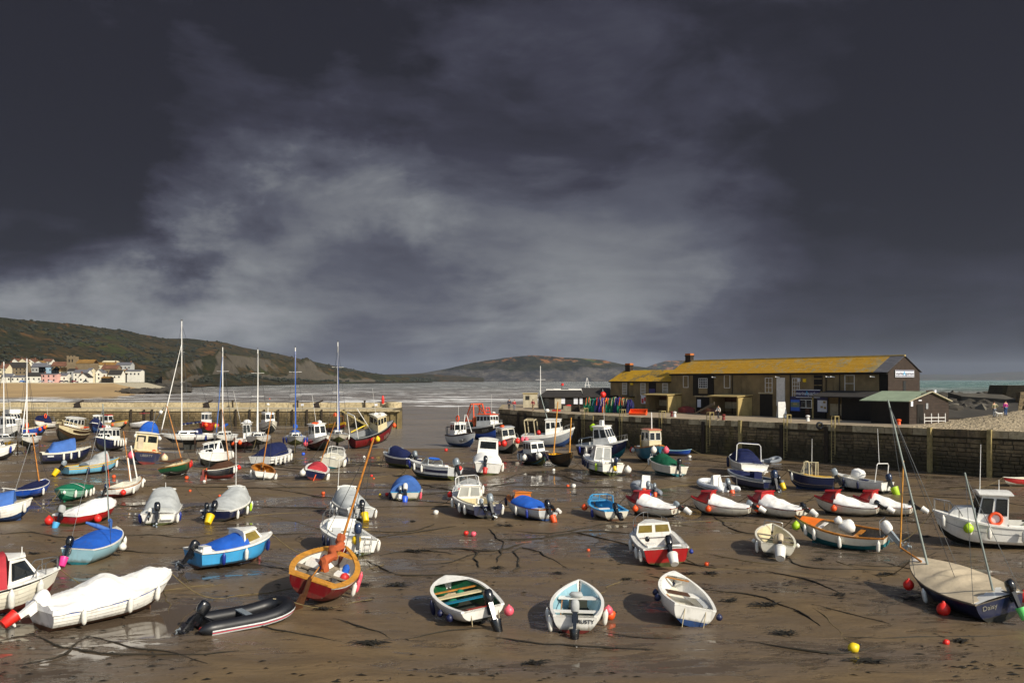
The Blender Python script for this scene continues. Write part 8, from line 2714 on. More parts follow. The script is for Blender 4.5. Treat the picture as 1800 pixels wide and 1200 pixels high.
CHAINS = [
 # long ground chains and mooring ropes, photo pixels
 (1, [(0, 1128), (60, 1118), (110, 1140), (200, 1150), (330, 1152), (420, 1146)]),
 (1, [(0, 1172), (90, 1158), (155, 1118)]), (1, [(150, 1120), (230, 1138), (300, 1150), (372, 1166)]),
 (1, [(640, 985), (700, 1010), (780, 1012), (850, 1008)]), (1, [(380, 1092), (500, 1110), (600, 1130)]),
 (1, [(580, 1088), (620, 1100), (690, 1122)]), (1, [(720, 1122), (790, 1110), (850, 1105)]),
 (1, [(850, 1120), (960, 1135), (1090, 1140), (1150, 1145)]), (1, [(1050, 1110), (1110, 1120), (1190, 1128)]),
 (1, [(1125, 1008), (1230, 1035), (1330, 1050), (1420, 1085), (1440, 1100)]), (1, [(1340, 1005), (1420, 1020), (1480, 1045)]),
 (1, [(1370, 975), (1420, 998), (1500, 1002), (1600, 1004)]), (1, [(1300, 1128), (1380, 1140), (1480, 1150), (1560, 1135)]),
 (1, [(1490, 1120), (1580, 1125), (1680, 1120), (1790, 1118)]), (1, [(1430, 1065), (1500, 1080), (1560, 1095)]),
 (1, [(0, 940), (60, 936), (110, 945), (200, 942), (330, 940)]), (1, [(200, 948), (260, 940), (330, 945), (400, 938)]),
 (1, [(460, 940), (560, 938)]), (1, [(640, 935), (720, 934), (765, 920)]), (1, [(640, 947), (730, 936), (800, 925)]),
 (1, [(60, 892), (140, 884), (250, 892)]), (1, [(310, 892), (400, 890), (480, 892), (590, 894)]), (1, [(660, 892), (760, 890), (860, 893), (1000, 892)]),
 (1, [(420, 858), (560, 857), (680, 858), (800, 857)]), (1, [(900, 855), (1010, 857), (1090, 855)]), (1, [(200, 856), (330, 856), (420, 857)]),
 (1, [(560, 832), (640, 832), (680, 830)]), (1, [(880, 845), (930, 830), (980, 835), (1030, 850)]), (1, [(620, 812), (720, 815)]),
 (1, [(905, 890), (960, 895), (1020, 893), (1110, 890)]), (1, [(1200, 888), (1240, 900), (1300, 935), (1390, 938)]), (1, [(1480, 918), (1570, 915), (1640, 922)]),
 (1, [(1130, 940), (1040, 935), (960, 945), (870, 950)]), (1, [(860, 930), (880, 958), (870, 990)]), (1, [(740, 995), (800, 985), (845, 970)]), (1, [(835, 965), (842, 1000)]),
 (1, [(1000, 935), (1090, 955), (1180, 985), (1260, 1000)]), (1, [(895, 1010), (915, 990), (905, 968), (930, 966), (1000, 1000)]), (1, [(1540, 985), (1600, 1000), (1640, 990)]),
 (0, [(455, 985), (500, 992), (530, 1010), (500, 1016)]), (0, [(310, 1005), (345, 1032), (400, 1025)]), (0, [(285, 1015), (292, 1050), (300, 1068), (290, 1080)]),
 (0, [(640, 985), (670, 1010), (720, 1020)]), (0, [(575, 860), (600, 866), (640, 862)]), (0, [(1180, 880), (1230, 905), (1280, 912)]),
 (0, [(1205, 975), (1225, 995), (1240, 1000), (1300, 1002)]), (0, [(1050, 1110), (1085, 1122)]), (0, [(1430, 1070), (1470, 1105), (1500, 1135), (1490, 1150)]),
 (0, [(1060, 905), (1110, 912), (1160, 925)]), (0, [(130, 870), (170, 900), (235, 905)]), (0, [(450, 905), (520, 918), (575, 935)]), (0, [(0, 1030), (50, 1012), (100, 1005)]),
 (0, [(690, 800), (720, 840), (760, 850)]), (0, [(540, 870), (500, 855), (470, 842)]), (0, [(1290, 900), (1340, 905), (1400, 925)]), (0, [(1650, 1000), (1700, 1012), (1760, 1020)]),
 (0, [(330, 838), (345, 860), (372, 880)]), (0, [(995, 830), (1030, 845), (1100, 838), (1140, 842)]), (0, [(1220, 850), (1160, 860), (1200, 868)]),
]
def build_moorings():
 used = set()
 rng = random.Random(31)
 extra = []
 for i in range(30):
  x, y = rng.uniform(40, 1600), rng.choice((rng.uniform(800, 880), rng.uniform(860, 1010)))
  l, sl = rng.uniform(60, 130), rng.uniform(-.12, .12)
  extra.append((1 if i % 3 else 0, [(x + l * k, y + l * k * sl + rng.uniform(-5, 5) * (y - 760) / 100) for k in range(rng.choice((3, 4)))]))
 for heavy, px in CHAINS + extra:
  pts = drape([P(*q) for q in px], .04 if heavy else .02)
  d = pts[len(pts) // 2].y
  nm = 'mooring_chain' if heavy else 'mooring_rope'
  mid = pts[len(pts) // 2]
  ph = where(mid, used)
  g = MB()
  r = (.024 if heavy else .015) * (1 + d / 110)
  nn = len(pts)
  rad = [r * (1 + (.9 if heavy else .2) * noise.noise((p.x * 1.1, p.y * 1.1, 5)) + (.4 if heavy else 0) * noise.noise((p.x * 5, p.y * 5, 5))) * min(1, .15 + min(i, nn - 1 - i) / 5) for i, p in enumerate(pts)]
  g.tube([p - mid for p in pts], rad, 5)
  if heavy:
   for p in pts[::2]:
    if noise.noise((p.x * .5, p.y * .5, 9)) > .02:
     for k in range(3):
      a = rng.random() * 6.28
      e = V((math.cos(a), math.sin(a), .05)) * rng.uniform(.06, .22)
      s = V((-e.y, e.x, 0)) * .22
      q = p - mid + V((0, 0, .01))
      g.poly([q - s, q + e + V((0, 0, -.02)), q + s])
  o = g.build(nm, 'chain_weed' if heavy else 'rope_tan', None, 60)
  o.location = mid
  tag(o, ('weedy chain on the mud ' if heavy else 'thin rope on the mud ') + ph, 'chain' if heavy else 'rope', 'mooring chains and ropes on the mud')
 # a mooring line from each boat's bow down to the mud
 for b in BOATS:
  if b.pos.y > 112:
   continue
  M = b.root.matrix_basis
  M = Matrix.LocRotScale(b.root.location, b.root.rotation_euler, b.root.scale)
  x, y, z = b.pt(1, .97)
  a = M @ V((x, 0, z))
  d = V((math.cos(b.hd), math.sin(b.hd), 0))
  L = rng.uniform(1.6, 3.4)
  s = V((-d.y, d.x, 0)) * rng.uniform(-1, 1)
  e = a + d * L + s
  e.z = mud_z(e.x, e.y)
  pts = []
  for i in range(9):
   t = i / 8
   p = a.lerp(e, t)
   p.z = lerp(a.z, e.z, t) - .28 * math.sin(math.pi * t) * (a.z - e.z)
   pts.append(p)
  f = e + d * rng.uniform(1, 3) + s * .8
  pts += drape([e + d * .3, f], .02)
  g = MB()
  g.tube([p - a for p in pts], .014 * (1 + b.pos.y / 120), 4)
  o = g.build('bow_line', 'rope_tan', None, 60)
  o.location = a
  tag(o, 'slack bow line of the ' + b.who, 'rope', 'bow lines')
 # weed clumps and dark stones on the bare mud
 spots = [(1065, 0), ] and [(1475, 1048), (1350, 1065), (1282, 1058), (940, 1168), (650, 1133), (1380, 1115), (1600, 1055), (1712, 930), (1628, 945), (725, 918), (735, 970), (872, 1000), (800, 1046), (795, 1058), (570, 1072), (640, 1030), (700, 1030), (1100, 1020), (1210, 1010), (1440, 985), (1660, 900), (60, 975), (20, 900), (1530, 1165),
       (1250, 1010), (1690, 1130), (1560, 1010), (560, 900), (890, 925), (980, 1010), (1010, 870), (330, 900)]
 for i, q in enumerate(spots):
  p = P(*q)
  ph = where(p, used) or where(p + V((2, 2, 0)), used)
  rr = rng.uniform(.16, .36)
  g = MB()
  for k in range(26):
   a = rng.random() * 6.28
   l = rr * rng.uniform(.5, 1.5)
   e = V((math.cos(a) * 1.5, math.sin(a) * .9, 0)) * l
   c = V((rng.uniform(-1, 1) * rr * .8, rng.uniform(-1, 1) * rr * .5, .03 + rng.random() * .05))
   s = V((-e.y, e.x, 0)) * rng.uniform(.08, .2)
   g.poly([c - s, c + e * .5 - s * .6 + V((0, 0, .05)), c + e + V((0, 0, -.03)), c + e * .5 + s * .6 + V((0, 0, .05)), c + s])
  o = g.build('seaweed_clump', 'weed', None, 60)
  o.location = V((p.x, p.y, mud_z(p.x, p.y) + .01))
  tag(o, 'dark seaweed clump on the mud ' + ph, 'seaweed', 'seaweed clumps on the mud')
 # litter of weed scraps
 g = MB()
 for i in range(2600):
  py = 800 + 400 * rng.random() ** .8
  p = P(rng.uniform(-20, 1820), py)
  if noise.noise((p.x * .09, p.y * .12, 3)) < rng.uniform(-.3, .35):
   continue
  r = rng.uniform(.02, .09)
  a = rng.random() * 6.28
  e = V((math.cos(a) * r * 2.2, math.sin(a) * r, 0))
  s = V((-e.y, e.x, 0)) * .3
  z = V((0, 0, mud_z(p.x, p.y) + .035))
  c = V((p.x, p.y, 0)) + z
  g.poly([c - e, c - s + V((0, 0, .02)), c + e, c + s + V((0, 0, .03))])
 o = g.build('weed_scraps', 'weed', None, 60)
 tag(o, 'scraps of weed strewn over the mud', None, None, 'stuff')
BUOYS = [((1500, 1146), .2, 'buoy_yellow', 'yellow'), ((1663, 1133), .12, 'buoy_red', 'small red'), ((1072, 1088), .22, 'buoy_orange', 'orange'), ((1242, 994), .13, 'buoy_orange', 'small orange'), ((449, 976), .3, 'buoy_pink', 'pink'), ((819, 940), .16, 'buoy_red', 'red'),
         ((832, 942), .18, 'buoy_pink', 'faded pink'), ((766, 904), .2, 'fender_white', 'white'), ((568, 869), .16, 'buoy_orange', 'orange'), ((653, 838), .15, 'buoy_red', 'red'), ((657, 842), .1, 'buoy_orange', 'tiny orange'), ((668, 871), .12, 'buoy_yellow', 'small yellow'), ((680, 871), .17, 'buoy_red', 'dark red'),
         ((973, 828), .18, 'fender_white', 'white'), ((1008, 857), .22, 'fender_white', 'white'), ((998, 856), .15, 'buoy_orange', 'orange'), ((784, 793), .26, 'buoy_red', 'red'), ((334, 864), .12, 'buoy_orange', 'small orange'), ((386, 873), .12, 'buoy_orange', 'tiny orange'), ((328, 842), .2, 'buoy_orange', 'faded orange'), ((200, 840), .2, 'buoy_orange', 'orange'),
         ((1212, 805), .24, 'fender_white', 'white'), ((640, 805), .2, 'fender_white', 'white'), ((533, 800), .24, 'bucket_blue', 'blue'), ((1034, 969), .1, 'buoy_orange', 'tiny orange'), ((359, 848), .16, 'fender_white', 'small white')]
def build_buoys():
 used = set()
 for q, r, m, nm in BUOYS:
  r *= .82
  p = P(*q)
  b = thing('mooring_buoy', V((p.x, p.y, mud_z(p.x, p.y) + r * .8)), '%s buoy lying on the mud %s' % (nm, where(p, used)), 'buoy', 'mooring buoys on the mud')
  g = MB()
  M = Matrix.Rotation(R(62), 4, 'Y') @ Matrix.Rotation(R(30), 4, 'Z')
  g.lathe([(0, -r), (r * .5, -r * .87), (r * .87, -r * .5), (r, 0), (r * .9, r * .45), (r * .55, r * .85), (r * .22, r * 1.1), (.01, r * 1.2)], M, 14)
  g.build('float', m, b, 60)
  g = MB()
  g.tube([M @ V((0, 0, r * 1.1)), M @ V((0, 0, r * 1.45))], r * .16, 6)
  g.build('eye', 'rubber_black', b)
 for px, py, m, nm in ((474, 701, 'buoy_orange', 'small orange channel buoy afloat beyond the pier'), (840, 770, 'fender_white', 'white buoy afloat by the fishing boat lettered NN75')):
  p = Z(px, py, 0)
  g = MB()
  g.ball((0, 0, 0), .35, 12)
  o = g.build('floating_buoy', m, None, 60)
  o.location = p
  tag(o, nm, 'buoy', 'buoys afloat')
 for px, py, d, col, h, nm in ((986, 686, 520, 'buoy_red', 7.0, 'red topped channel marker leaning at sea left of the flagpole shed'), ):
  p = D(px, py, 620)
  p.z = 0
  b = thing('channel_marker', p, 'red topped channel marker far out on the sea', 'marker', None, (0, R(10), 0))
  g = MB()
  g.lathe([(1.2, -.5), (1.3, .3), (.3, .8), (.18, 5.0), (.1, 5.1)], None, 10)
  g.build('float', 'rock_grey', b)
  g = MB()
  g.lathe([(.0, 5.0), (.9, 5.05), (.9, 6.6), (0, 6.7)], None, 10)
  g.build('topmark', 'buoy_red', b)
def person(name_label, p, face, h, top, legs, pose, skin='c89878', hairc='3a2a1c', group='people on the quay'):
 """one skinned body: pose gives joint offsets; clothes are separate shells over it"""
 mat('skin_tone', skin, .6, .08, 8)
 k = h / 1.72
 o = thing('person', p, name_label, 'person', group, (0, 0, R(face)))
 J = dict(pelvis=(0, 0, .92), spine=(.0, 0, 1.15), chest=(.02, 0, 1.34), neck=(.03, 0, 1.48), head=(.05, 0, 1.60), crown=(.04, 0, 1.70),
             hipL=(0, .09, .88), kneeL=(.04, .10, .48), ankL=(0, .10, .09), toeL=(.15, .11, .03), hipR=(0, -.09, .88), kneeR=(.04, -.10, .48), ankR=(0, -.10, .09), toeR=(.15, -.11, .03),
             shL=(.02, .19, 1.40), elL=(.02, .25, 1.13), wrL=(.10, .25, .90), haL=(.13, .25, .81), shR=(.02, -.19, 1.40), elR=(.02, -.25, 1.13), wrR=(.10, -.25, .90), haR=(.13, -.25, .81))
 J.update(pose)
 rad = dict(pelvis=.125, spine=.115, chest=.13, neck=.05, head=.092, crown=.06, hipL=.09, kneeL=.058, ankL=.042, toeL=.032, shL=.062, elL=.043, wrL=.03, haL=.034)
 def skinmesh(nm, names, edges, grow, m, root):
  me = bpy.data.meshes.new(nm)
  idx = {n: i for i, n in enumerate(names)}
  me.from_pydata([V(J[n]) * k for n in names], [(idx[a], idx[b]) for a, b in edges], [])
  ob = bpy.data.objects.new(nm, me)
  COL.objects.link(ob)
  md = ob.modifiers.new('skin', 'SKIN')
  me.skin_vertices or me.attributes
  for i, n in enumerate(names):
   r = rad.get(n, rad.get(n[:-1] + 'L', .06)) * k + grow
   me.skin_vertices[0].data[i].radius = (r, r)
   me.skin_vertices[0].data[i].use_root = (n == root)
  sb = ob.modifiers.new('smooth', 'SUBSURF')
  sb.levels = sb.render_levels = 2
  dg = bpy.context.evaluated_depsgraph_get()
  nm2 = bpy.data.meshes.new_from_object(ob.evaluated_get(dg))
  bpy.data.objects.remove(ob)
  nm2.materials.clear()
  nm2.materials.append(MATS[m])
  nm2.name = nm
  q = bpy.data.objects.new(nm, nm2)
  COL.objects.link(q)
  q.parent = o
  nm2.polygons.foreach_set('use_smooth', [True] * len(nm2.polygons))
  return q
 me = bpy.data.meshes.new('probe')
 E = [('pelvis', 'spine'), ('spine', 'chest'), ('chest', 'neck'), ('neck', 'head'), ('head', 'crown')]
 for s in 'LR':
  E += [('pelvis', 'hip' + s), ('hip' + s, 'knee' + s), ('knee' + s, 'ank' + s), ('ank' + s, 'toe' + s), ('chest', 'sh' + s), ('sh' + s, 'el' + s), ('el' + s, 'wr' + s), ('wr' + s, 'ha' + s)]
 skinmesh('body', list(J), E, 0, 'skin_tone', 'pelvis')
 up = ['pelvis', 'spine', 'chest', 'shL', 'elL', 'wrL', 'shR', 'elR', 'wrR']
 skinmesh('jacket', up, [e for e in E if e[0] in up and e[1] in up], .022, top, 'pelvis')
 lo = ['pelvis', 'hipL', 'kneeL', 'ankL', 'hipR', 'kneeR', 'ankR']
 skinmesh('trousers', lo, [e for e in E if e[0] in lo and e[1] in lo], .015, legs, 'pelvis')
 g = MB()
 hd = V(J['head']) * k
 rows = g.ball(hd + V((-.02, 0, .045)) * k, .105 * k, 10, 1, .95, .95)
 g.f = [f for f in g.f if sum(g.v[i][2] for i in f) / len(f) > hd.z + .02 * k or sum(g.v[i][0] for i in f) / len(f) < hd.x - .03 * k]
 mat('hair_' + hairc, hairc, .7, .2, 10)
 g.build('hair', 'hair_' + hairc, o, 60)
 for s in 'LR':
  g = MB()
  a = V(J['ank' + s]) * k
  g.hexa([a + V(q) * k for q in ((-.08, -.05, -.09), (.2, -.05, -.09), (.2, .05, -.09), (-.08, .05, -.09))], [a + V(q) * k for q in ((-.07, -.045, .02), (.12, -.04, -.03), (.12, .04, -.03), (-.07, .045, .02))])
  g.build('shoe', 'rubber_black', o)
 return o
def build_people():
 for c, hx in (('jacket_maroon', '7a1f2e'), ('jacket_red', 'a02030'), ('jacket_navy', '1c2438'), ('shirt_white', 'd8d4ca'), ('jacket_olive', '8a8466'), ('jacket_magenta', 'a0247c'), ('trousers_dark', '22242c'), ('trousers_blue', '33507c'), ('trousers_tan', '8a7458'), ('trousers_grey', '6a7078')):
  mat(c, hx, .85, .15, 6)
 walk = dict(kneeL=(.16, .09, .50), ankL=(.22, .09, .10), toeL=(.36, .09, .06), kneeR=(.0, -.09, .48), ankR=(-.20, -.09, .14), toeR=(-.08, -.09, .06), elL=(-.08, .24, 1.14), wrL=(.02, .25, .92), haL=(.05, .25, .84), elR=(.12, -.24, 1.14), wrR=(.26, -.22, 1.0), haR=(.33, -.21, .95))
 hip = dict(elR=(-.1, -.36, 1.18), wrR=(.06, -.2, 1.02), haR=(.1, -.14, .98))
 p = Z(1263, 736, 4.2)
 person('person in white top and dark trousers walking along the quay edge', p, -150, 1.65, 'shirt_white', 'trousers_dark', walk)
 p = Z(895, 720, 4.15)
 person('person in dark navy coat standing at the far quay end', V((p.x, p.y, 4.15)), -80, 1.72, 'jacket_navy', 'trousers_dark', {})
 p = Z(904, 721, 4.15)
 person('person in red jacket standing at the far quay end', V((p.x, p.y, 4.15)), -60, 1.66, 'jacket_red', 'trousers_grey', hip)
 p = Z(937, 721.5, 4.15)
 person('person in maroon jacket and tan trousers left of the low shed', V((p.x, p.y, 4.15)), -120, 1.76, 'jacket_maroon', 'trousers_tan', walk)
 for px, d, lab, a, b, ps, h in ((1748, 99, 'person in olive coat with hand on hip beside a small dog', 'jacket_olive', 'trousers_grey', hip, 1.74), (1768, 99, 'person in magenta jacket and blue trousers on the cobbled ramp', 'jacket_magenta', 'trousers_blue', {}, 1.66)):
  q = D(px, 728, d)
  z = ground_at(q)
  person(lab, V((q.x, q.y, z)), 100, h, a, b, ps)
 q = D(1757, 728, 98.5)
 z = ground_at(q)
 dg = thing('dog', V((q.x, q.y, z)), 'small white and dark dog between the two walkers on the ramp', 'dog', None, (0, 0, R(160)))
 g = MB()
 g.tube([(-.28, 0, .34), (-.2, 0, .36), (0, 0, .35), (.16, 0, .35), (.24, 0, .38), (.32, 0, .48), (.38, 0, .52), (.47, 0, .49), (.52, 0, .48)], [.05, .1, .095, .12, .11, .075, .085, .05, .025], 8)
 for x, y in ((.2, .07), (.2, -.07)):
  g.tube([(x, y, .34), (x - .02, y, .18), (x, y, .03), (x + .05, y, .015)], [.05, .03, .024, .02], 6)
 for x, y in ((-.2, .07), (-.2, -.07)):
  g.tube([(x, y, .34), (x + .05, y, .24), (x - .06, y, .14), (x - .04, y, .03), (x + .02, y, .015)], [.07, .05, .028, .024, .02], 6)
 g.tube([(-.27, 0, .38), (-.36, 0, .48), (-.38, 0, .58)], [.03, .025, .012], 6)
 g.build('body', 'shirt_white', dg, 70)
 for y in (.06, -.06):
  g = MB()
  g.poly([(.36, y * .7, .58), (.34, y * 1.6, .50), (.41, y * 1.3, .53)])
  g.build('ear', 'trousers_dark', dg)
def ground_at(q):
 hit, loc, n, i, ob, m = SC.ray_cast(bpy.context.evaluated_depsgraph_get(), V((q.x, q.y, 30)), V((0, 0, -1)))
 return loc.z if hit else 4.6
def build_quay_clutter():
 # row of net heaps draped over a rail
 rng = random.Random(12)
 cols = ('green', 'dkgreen', 'green', 'navy', 'purple', 'orange', 'green', 'dkgreen', 'navy', 'green', 'black', 'navy')
 rail = thing('net_rail', Z(1065, 724.5, 4.15) + V((0, 3.0, 0)), 'dark timber rail that carries the row of fishing nets', 'rail')
 w0, w1 = Z(1022, 724.5, 4.15), Z(1102, 727, 4.15)
 off = V((.9, 1.4, 0))
 g = MB()
 g.bar(w0 + off + V((0, 0, 1.6)) - rail.location, w1 + off + V((0, 0, 1.6)) - rail.location, .12, .12)
 for t in (.02, .5, .98):
  p = w0.lerp(w1, t) + off - rail.location
  g.bar(p, p + V((0, 0, 1.6)), .12, .12)
 g.build('frame', 'timber_dark', rail)
 names = dict(green='bright green', blue='blue and green', navy='dark navy', purple='purple', orange='orange', dkgreen='bottle green', black='black', denim='slate blue')
 seen = {}
 for i, c in enumerate(cols):
  t = (i + .5) / len(cols)
  p = w0.lerp(w1, t) + off
  seen[c] = seen.get(c, 0) + 1
  nb = []
  if i:
   nb.append(names[cols[i - 1]])
  if i + 1 < len(cols):
   nb.append(names[cols[i + 1]])
  lab = '%s fishing net hung %s' % (names[c], ('between the %s and %s nets' % (nb[0], nb[1])) if len(nb) == 2 else ('at the left end' if i == 0 else 'at the right end'))
  g = MB()
  rows = []
  w = .5
  for a in range(13):
   th = math.pi * a / 12
   row = []
   for b in range(9):
    u = -1 + 2 * b / 8
    q = V((u * w, -math.cos(th) * .55 * (1.25 - .3 * math.sin(th)), .05 + 1.72 * math.sin(th) ** .55 * (1 - .30 * abs(u) ** 2.2)))
    q += V((0, math.copysign(1, q.y), .4)) * (.30 * abs(noise.noise((u * 2.6, th * 1.3, i)))) + noise.noise_vector((u * 5, th * 4, i * 3.0)) * .07
    row.append(q)
   rows.append(row)
  g.grid(rows)
  o = g.build('fishing_net', 'canvas_' + c, None, 25)
  o.location = p
  tag(o, lab, 'fishing net', 'fishing nets on the quay')
  o.rotation_euler = (0, 0, R(-12 + rng.uniform(-8, 8)))
  o.scale = (1.15, 1.3, rng.uniform(1.1, 1.3))
  g = MB()
  for k in range(2):
   pts = [rows[a][2 + k * 3] + V((0, -.02, .02)) for a in range(1, 12)]
   g.tube(pts, .035, 5)
  g.build('head_rope', ('buoy_orange', 'rope', 'canvas_purple')[i % 3], o)
 def crate(px, py, m, lab, nm='fish_crate', s=(1.1, .8, .6), tilt=0):
  p = Z(px, py, 4.15)
  c = thing(nm, p, lab, 'crate' if nm != 'upturned_boat' else 'boat', None, (R(tilt), 0, R(-20)))
  g = MB()
  w, d, h = s
  t = .05
  g.box((0, -d / 2, h / 2), (w, t, h)).box((0, d / 2, h / 2), (w, t, h)).box((-w / 2, 0, h / 2), (t, d - t, h - .004)).box((w / 2, 0, h / 2), (t, d - t, h - .004)).box((0, 0, .04), (w - t, d - t, t))
  g.build('box', m, c)
  g = MB()
  for y in (-d / 2, d / 2):
   g.box((0, y, h + .015), (w + .1, .1, .06))
  g.build('rim', m, c)
  return c
 c = crate(1000, 722, 'concrete', 'grey crate heaped with red gear left of the net rail', s=(1.5, .9, .75))
 g = MB()
 g.ball((0, 0, .75), .55, 10, 1.1, .7, .45)
 g.build('red_gear', 'plastic_red', c)
 crate(1012, 723, 'timber_dark', 'stack of dark pots beside the grey crate', 'pot_stack', (1.2, .8, 1.0))
 c = crate(1122, 729, 'buoy_orange', 'tilted orange fish box at the right end of the nets', s=(2.3, 1.2, .55), tilt=24)
 crate(978, 722.5, 'plastic_red', 'flat red tray on the quay right of the low shed doors', s=(1.1, .8, .2))
 # bench boat planters by the shelters
 for px, py, m, lab in ((1210, 727, 'antifoul_red', 'small dark red upturned boat leaning on the wall by the shelter'), (1251, 730, 'darkwood', 'heap of brown planks and an upturned hull under the lintel')):
  p = Z(px, py, 4.15) + V((0, 1.5, 0))
  b = thing('upturned_boat', p, lab, 'boat', 'upturned boats by the wall', (0, 0, R(-50)))
  g = MB()
  rows = []
  for i in range(11):
   x = -1.5 + 3.0 * i / 10
   w = .75 * (1 - abs(x / 1.55) ** 2.4)
   rows.append([(x, w * math.cos(a), .12 + .95 * math.sin(a) ** .8 * (1 - .35 * abs(x / 1.5) ** 2)) for a in [math.pi * j / 8 for j in range(9)]])
  g.grid(rows)
  g.build('hull', m, b)
  g = MB()
  g.bar((-1.5, 0, .75), (1.5, 0, .75), .06, .1)
  g.build('keel', 'varnish', b)
  if px > 1240:
   for i in range(3):
    g = MB()
    g.bar((-1.9, -.9 - i * .1, .1), (1.4, -.7, 1.5 + i * .15), .16, .05)
    g.build('plank', 'greywood', b)
 # chair-like white stand, bollards, hose, posts
 s = thing('sandwich_board', Z(1383, 735, 4.2) + V((0, 2.2, 0)), 'white slatted sandwich board before the tall white panel', 'sign')
 g = MB()
 for sg in (-1, 1):
  g.hexa([(-.55, sg * .5, 0), (.55, sg * .5, 0), (.55, sg * .44, 0), (-.55, sg * .44, 0)], [(-.45, sg * .08, 2.0), (.45, sg * .08, 2.0), (.45, sg * .02, 2.0), (-.45, sg * .02, 2.0)])
 g.build('panel', 'white_trim', s)
 for px, py, lab in ((1181, 732, 'rust red bollard on the quay edge left of the walker'), (1272, 738, 'rust red bollard right of the walker'), (1420, 740, 'small white stone on the quay edge below the aquarium door'), (1580, 748, 'orange bollard on the quay edge by the black shed'), (1186, 732.5, 'white mooring stone beside the rust red bollard')):
  m = 'white_trim' if 'white' in lab else 'buoy_orange' if 'orange' in lab else 'antifoul_red'
  b = thing('bollard', Z(px, py, 4.22), lab, 'bollard', 'bollards along the quay')
  g = MB()
  g.lathe([(.0, 0), (.24, 0), (.2, .08), (.16, .45), (.25, .52), (.25, .62), (.12, .7), (0, .71)], None, 12)
  g.build('post', m, b)
 h = thing('yellow_hose', Z(1565, 743, 4.3), 'yellow hose hanging in loops on the black shed wall', 'hose')
 g = MB()
 g.tube([(-.3, -.1, 0), (-.5, -.1, .1), (-.45, -.08, .8), (0, -.05, 1.55), (.3, -.05, 1.6), (.2, -.05, 1.1), (.45, -.05, .6), (.3, -.06, 1.3), (0, -.06, 1.5)], .07, 6)
 g.build('hose', 'bucket_yellow', h, 70)
 g = MB()
 g.lathe([(0, -.12), (.3, -.12), (.3, .12), (0, .12)], Matrix.Translation((.1, 0, 1.5)) @ Matrix.Rotation(R(90), 4, 'X'), 12)
 g.build('reel', 'bucket_yellow', h)
 b = thing('white_post', Z(1576, 744, 4.3), 'slim pale green post standing right of the yellow hose', 'post')
 g = MB()
 g.lathe([(.0, 0), (.09, 0), (.09, 1.35), (.05, 1.4), (0, 1.4)], None, 8)
 g.build('shaft', 'paint_palegreen', b)
 f = thing('flagpole', V(((950 - 900) * 165 / FPX, 165, 4.15)), 'white flagpole with a short crossyard behind the low shed', 'flagpole')
 g = MB()
 H = CAMZ - (643 - HOR) * 165 / FPX - 4.15
 g.tube([(0, 0, 0), (0, 0, H / 2), (0, 0, H)], .11, 8, .05)
 g.build('pole', 'mast_white', f)
 g = MB()
 g.tube([(-.9, 0, H * .66), (.9, 0, H * .66)], .04, 6)
 g.build('yard', 'mast_white', f)
 f = thing('signal_mast', V(((1032 - 900) * 174 / FPX, 174, 7.0)), 'small white tripod signal mast on the sea wall', 'mast')
 g = MB()
 H = CAMZ - (664 - HOR) * 174 / FPX - 7.0
 for x in (-.5, .5):
  g.tube([(x, 0, 0), (x * .1, 0, H)], .05, 5)
 g.tube([(-.5, 0, H * .4), (.7, 0, H * .4)], .04, 5)
 g.build('legs', 'mast_white', f)
 # railing beside the ramp
 r = thing('ramp_railing', Z(1625, 744, 4.4), 'white tubular railing at the foot of the cobbled ramp', 'railing')
 g = MB()
 for i in range(4):
  g.tube([(i * .8, i * .15, 0), (i * .8, i * .15, 1.05)], .05, 6)
 g.tube([(0, 0, .6), (2.4, .45, .6)], .045, 6)
 g.tube([(0, 0, .25), (2.4, .45, .25)], .035, 6)
 g.build('rails', 'mast_white', r)
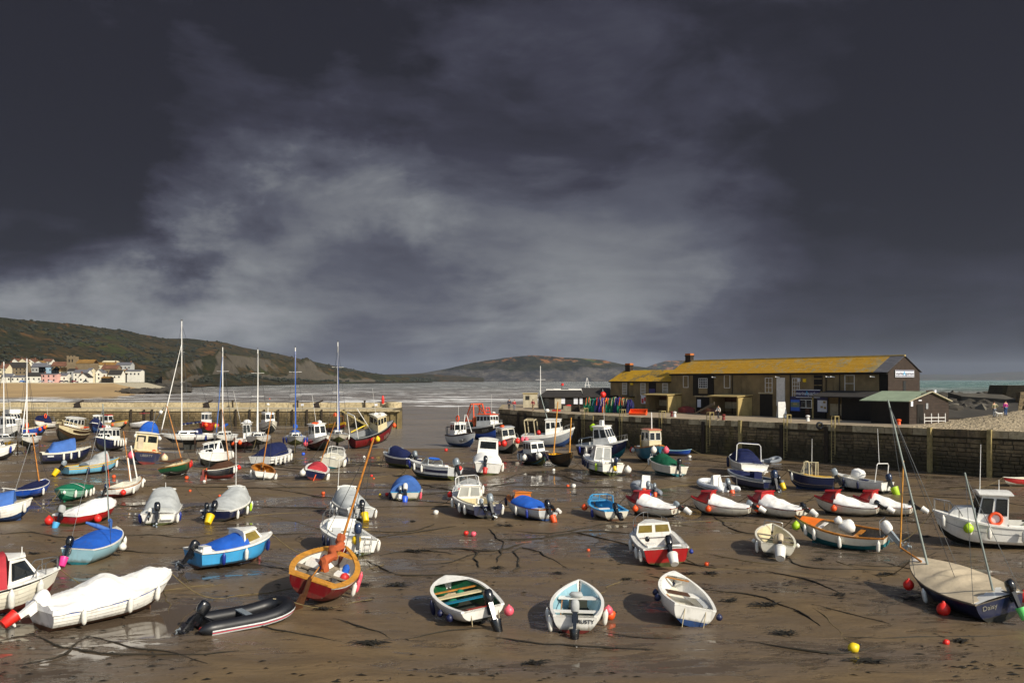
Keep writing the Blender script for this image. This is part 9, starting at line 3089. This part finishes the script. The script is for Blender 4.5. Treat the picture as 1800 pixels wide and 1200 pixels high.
 # pushchair in the second shelter
 pc = thing('pushchair', Z(1304, 729.5, 4.15) + V((.2, 1.2, 0)), 'dark blue pushchair parked in the open shelter left of the black door', 'pushchair')
 g = MB()
 g.hexa([(-.25, -.25, .4), (.3, -.25, .5), (.3, .25, .5), (-.25, .25, .4)], [(-.35, -.25, 1.0), (.2, -.22, .75), (.2, .22, .75), (-.35, .25, 1.0)])
 g.ball((-.2, 0, .95), .3, 10, 1, .9, .8)
 g.build('seat', 'canvas_navy', pc)
 for x in (-.35, .35):
  for y in (-.25, .25):
   g = MB()
   g.lathe([(0, -.03), (.14, -.03), (.14, .03), (0, .03)], Matrix.Translation((x, y, .14)) @ Matrix.Rotation(R(90), 4, 'X'), 10)
   g.build('wheel', 'rubber_black', pc)
 # orange scallop dredge tyre on the wall
 ty = thing('tyre_fender', quay_at(1445)[0] + V((-.35, -.3, -.1)), 'black tyre hung over the quay edge below the aquarium', 'tyre')
 g = MB()
 g.grid([[((.3 + .12 * math.cos(b)) * math.cos(a), .12 * math.sin(b), (.3 + .12 * math.cos(b)) * math.sin(a)) for b in [6.2832 * j / 8 for j in range(8)]] for a in [6.2832 * i / 16 for i in range(17)]], True)
 g.build('tyre', 'rubber_black', ty)
build_moorings()
build_buoys()
build_quay_clutter()
build_people()
BOATS_POS = [(b.pos.x, b.pos.y, max(b.B * .6, .8)) for b in BOATS if b.pos.y < 125]
build_mud()
def build_haze():
 m = bpy.data.materials.new('haze_air')
 m.use_nodes = True
 t = m.node_tree
 t.nodes.clear()
 o = t.nodes.new('ShaderNodeOutputMaterial')
 v = t.nodes.new('ShaderNodeVolumePrincipled')
 v.inputs['Color'].default_value = (.72, .82, 1.0, 1)
 v.inputs['Density'].default_value = 3.0e-5
 v.inputs['Anisotropy'].default_value = .1
 t.links.new(v.outputs[0], o.inputs['Volume'])
 MATS['haze_air'] = m
 g = MB()
 g.box((0, 7600, 140), (39400, 15900, 300))
 ob = g.build('haze', 'haze_air', None)
 tag(ob, 'thin sea haze that pales the far hills', None, None, 'stuff')
build_haze()
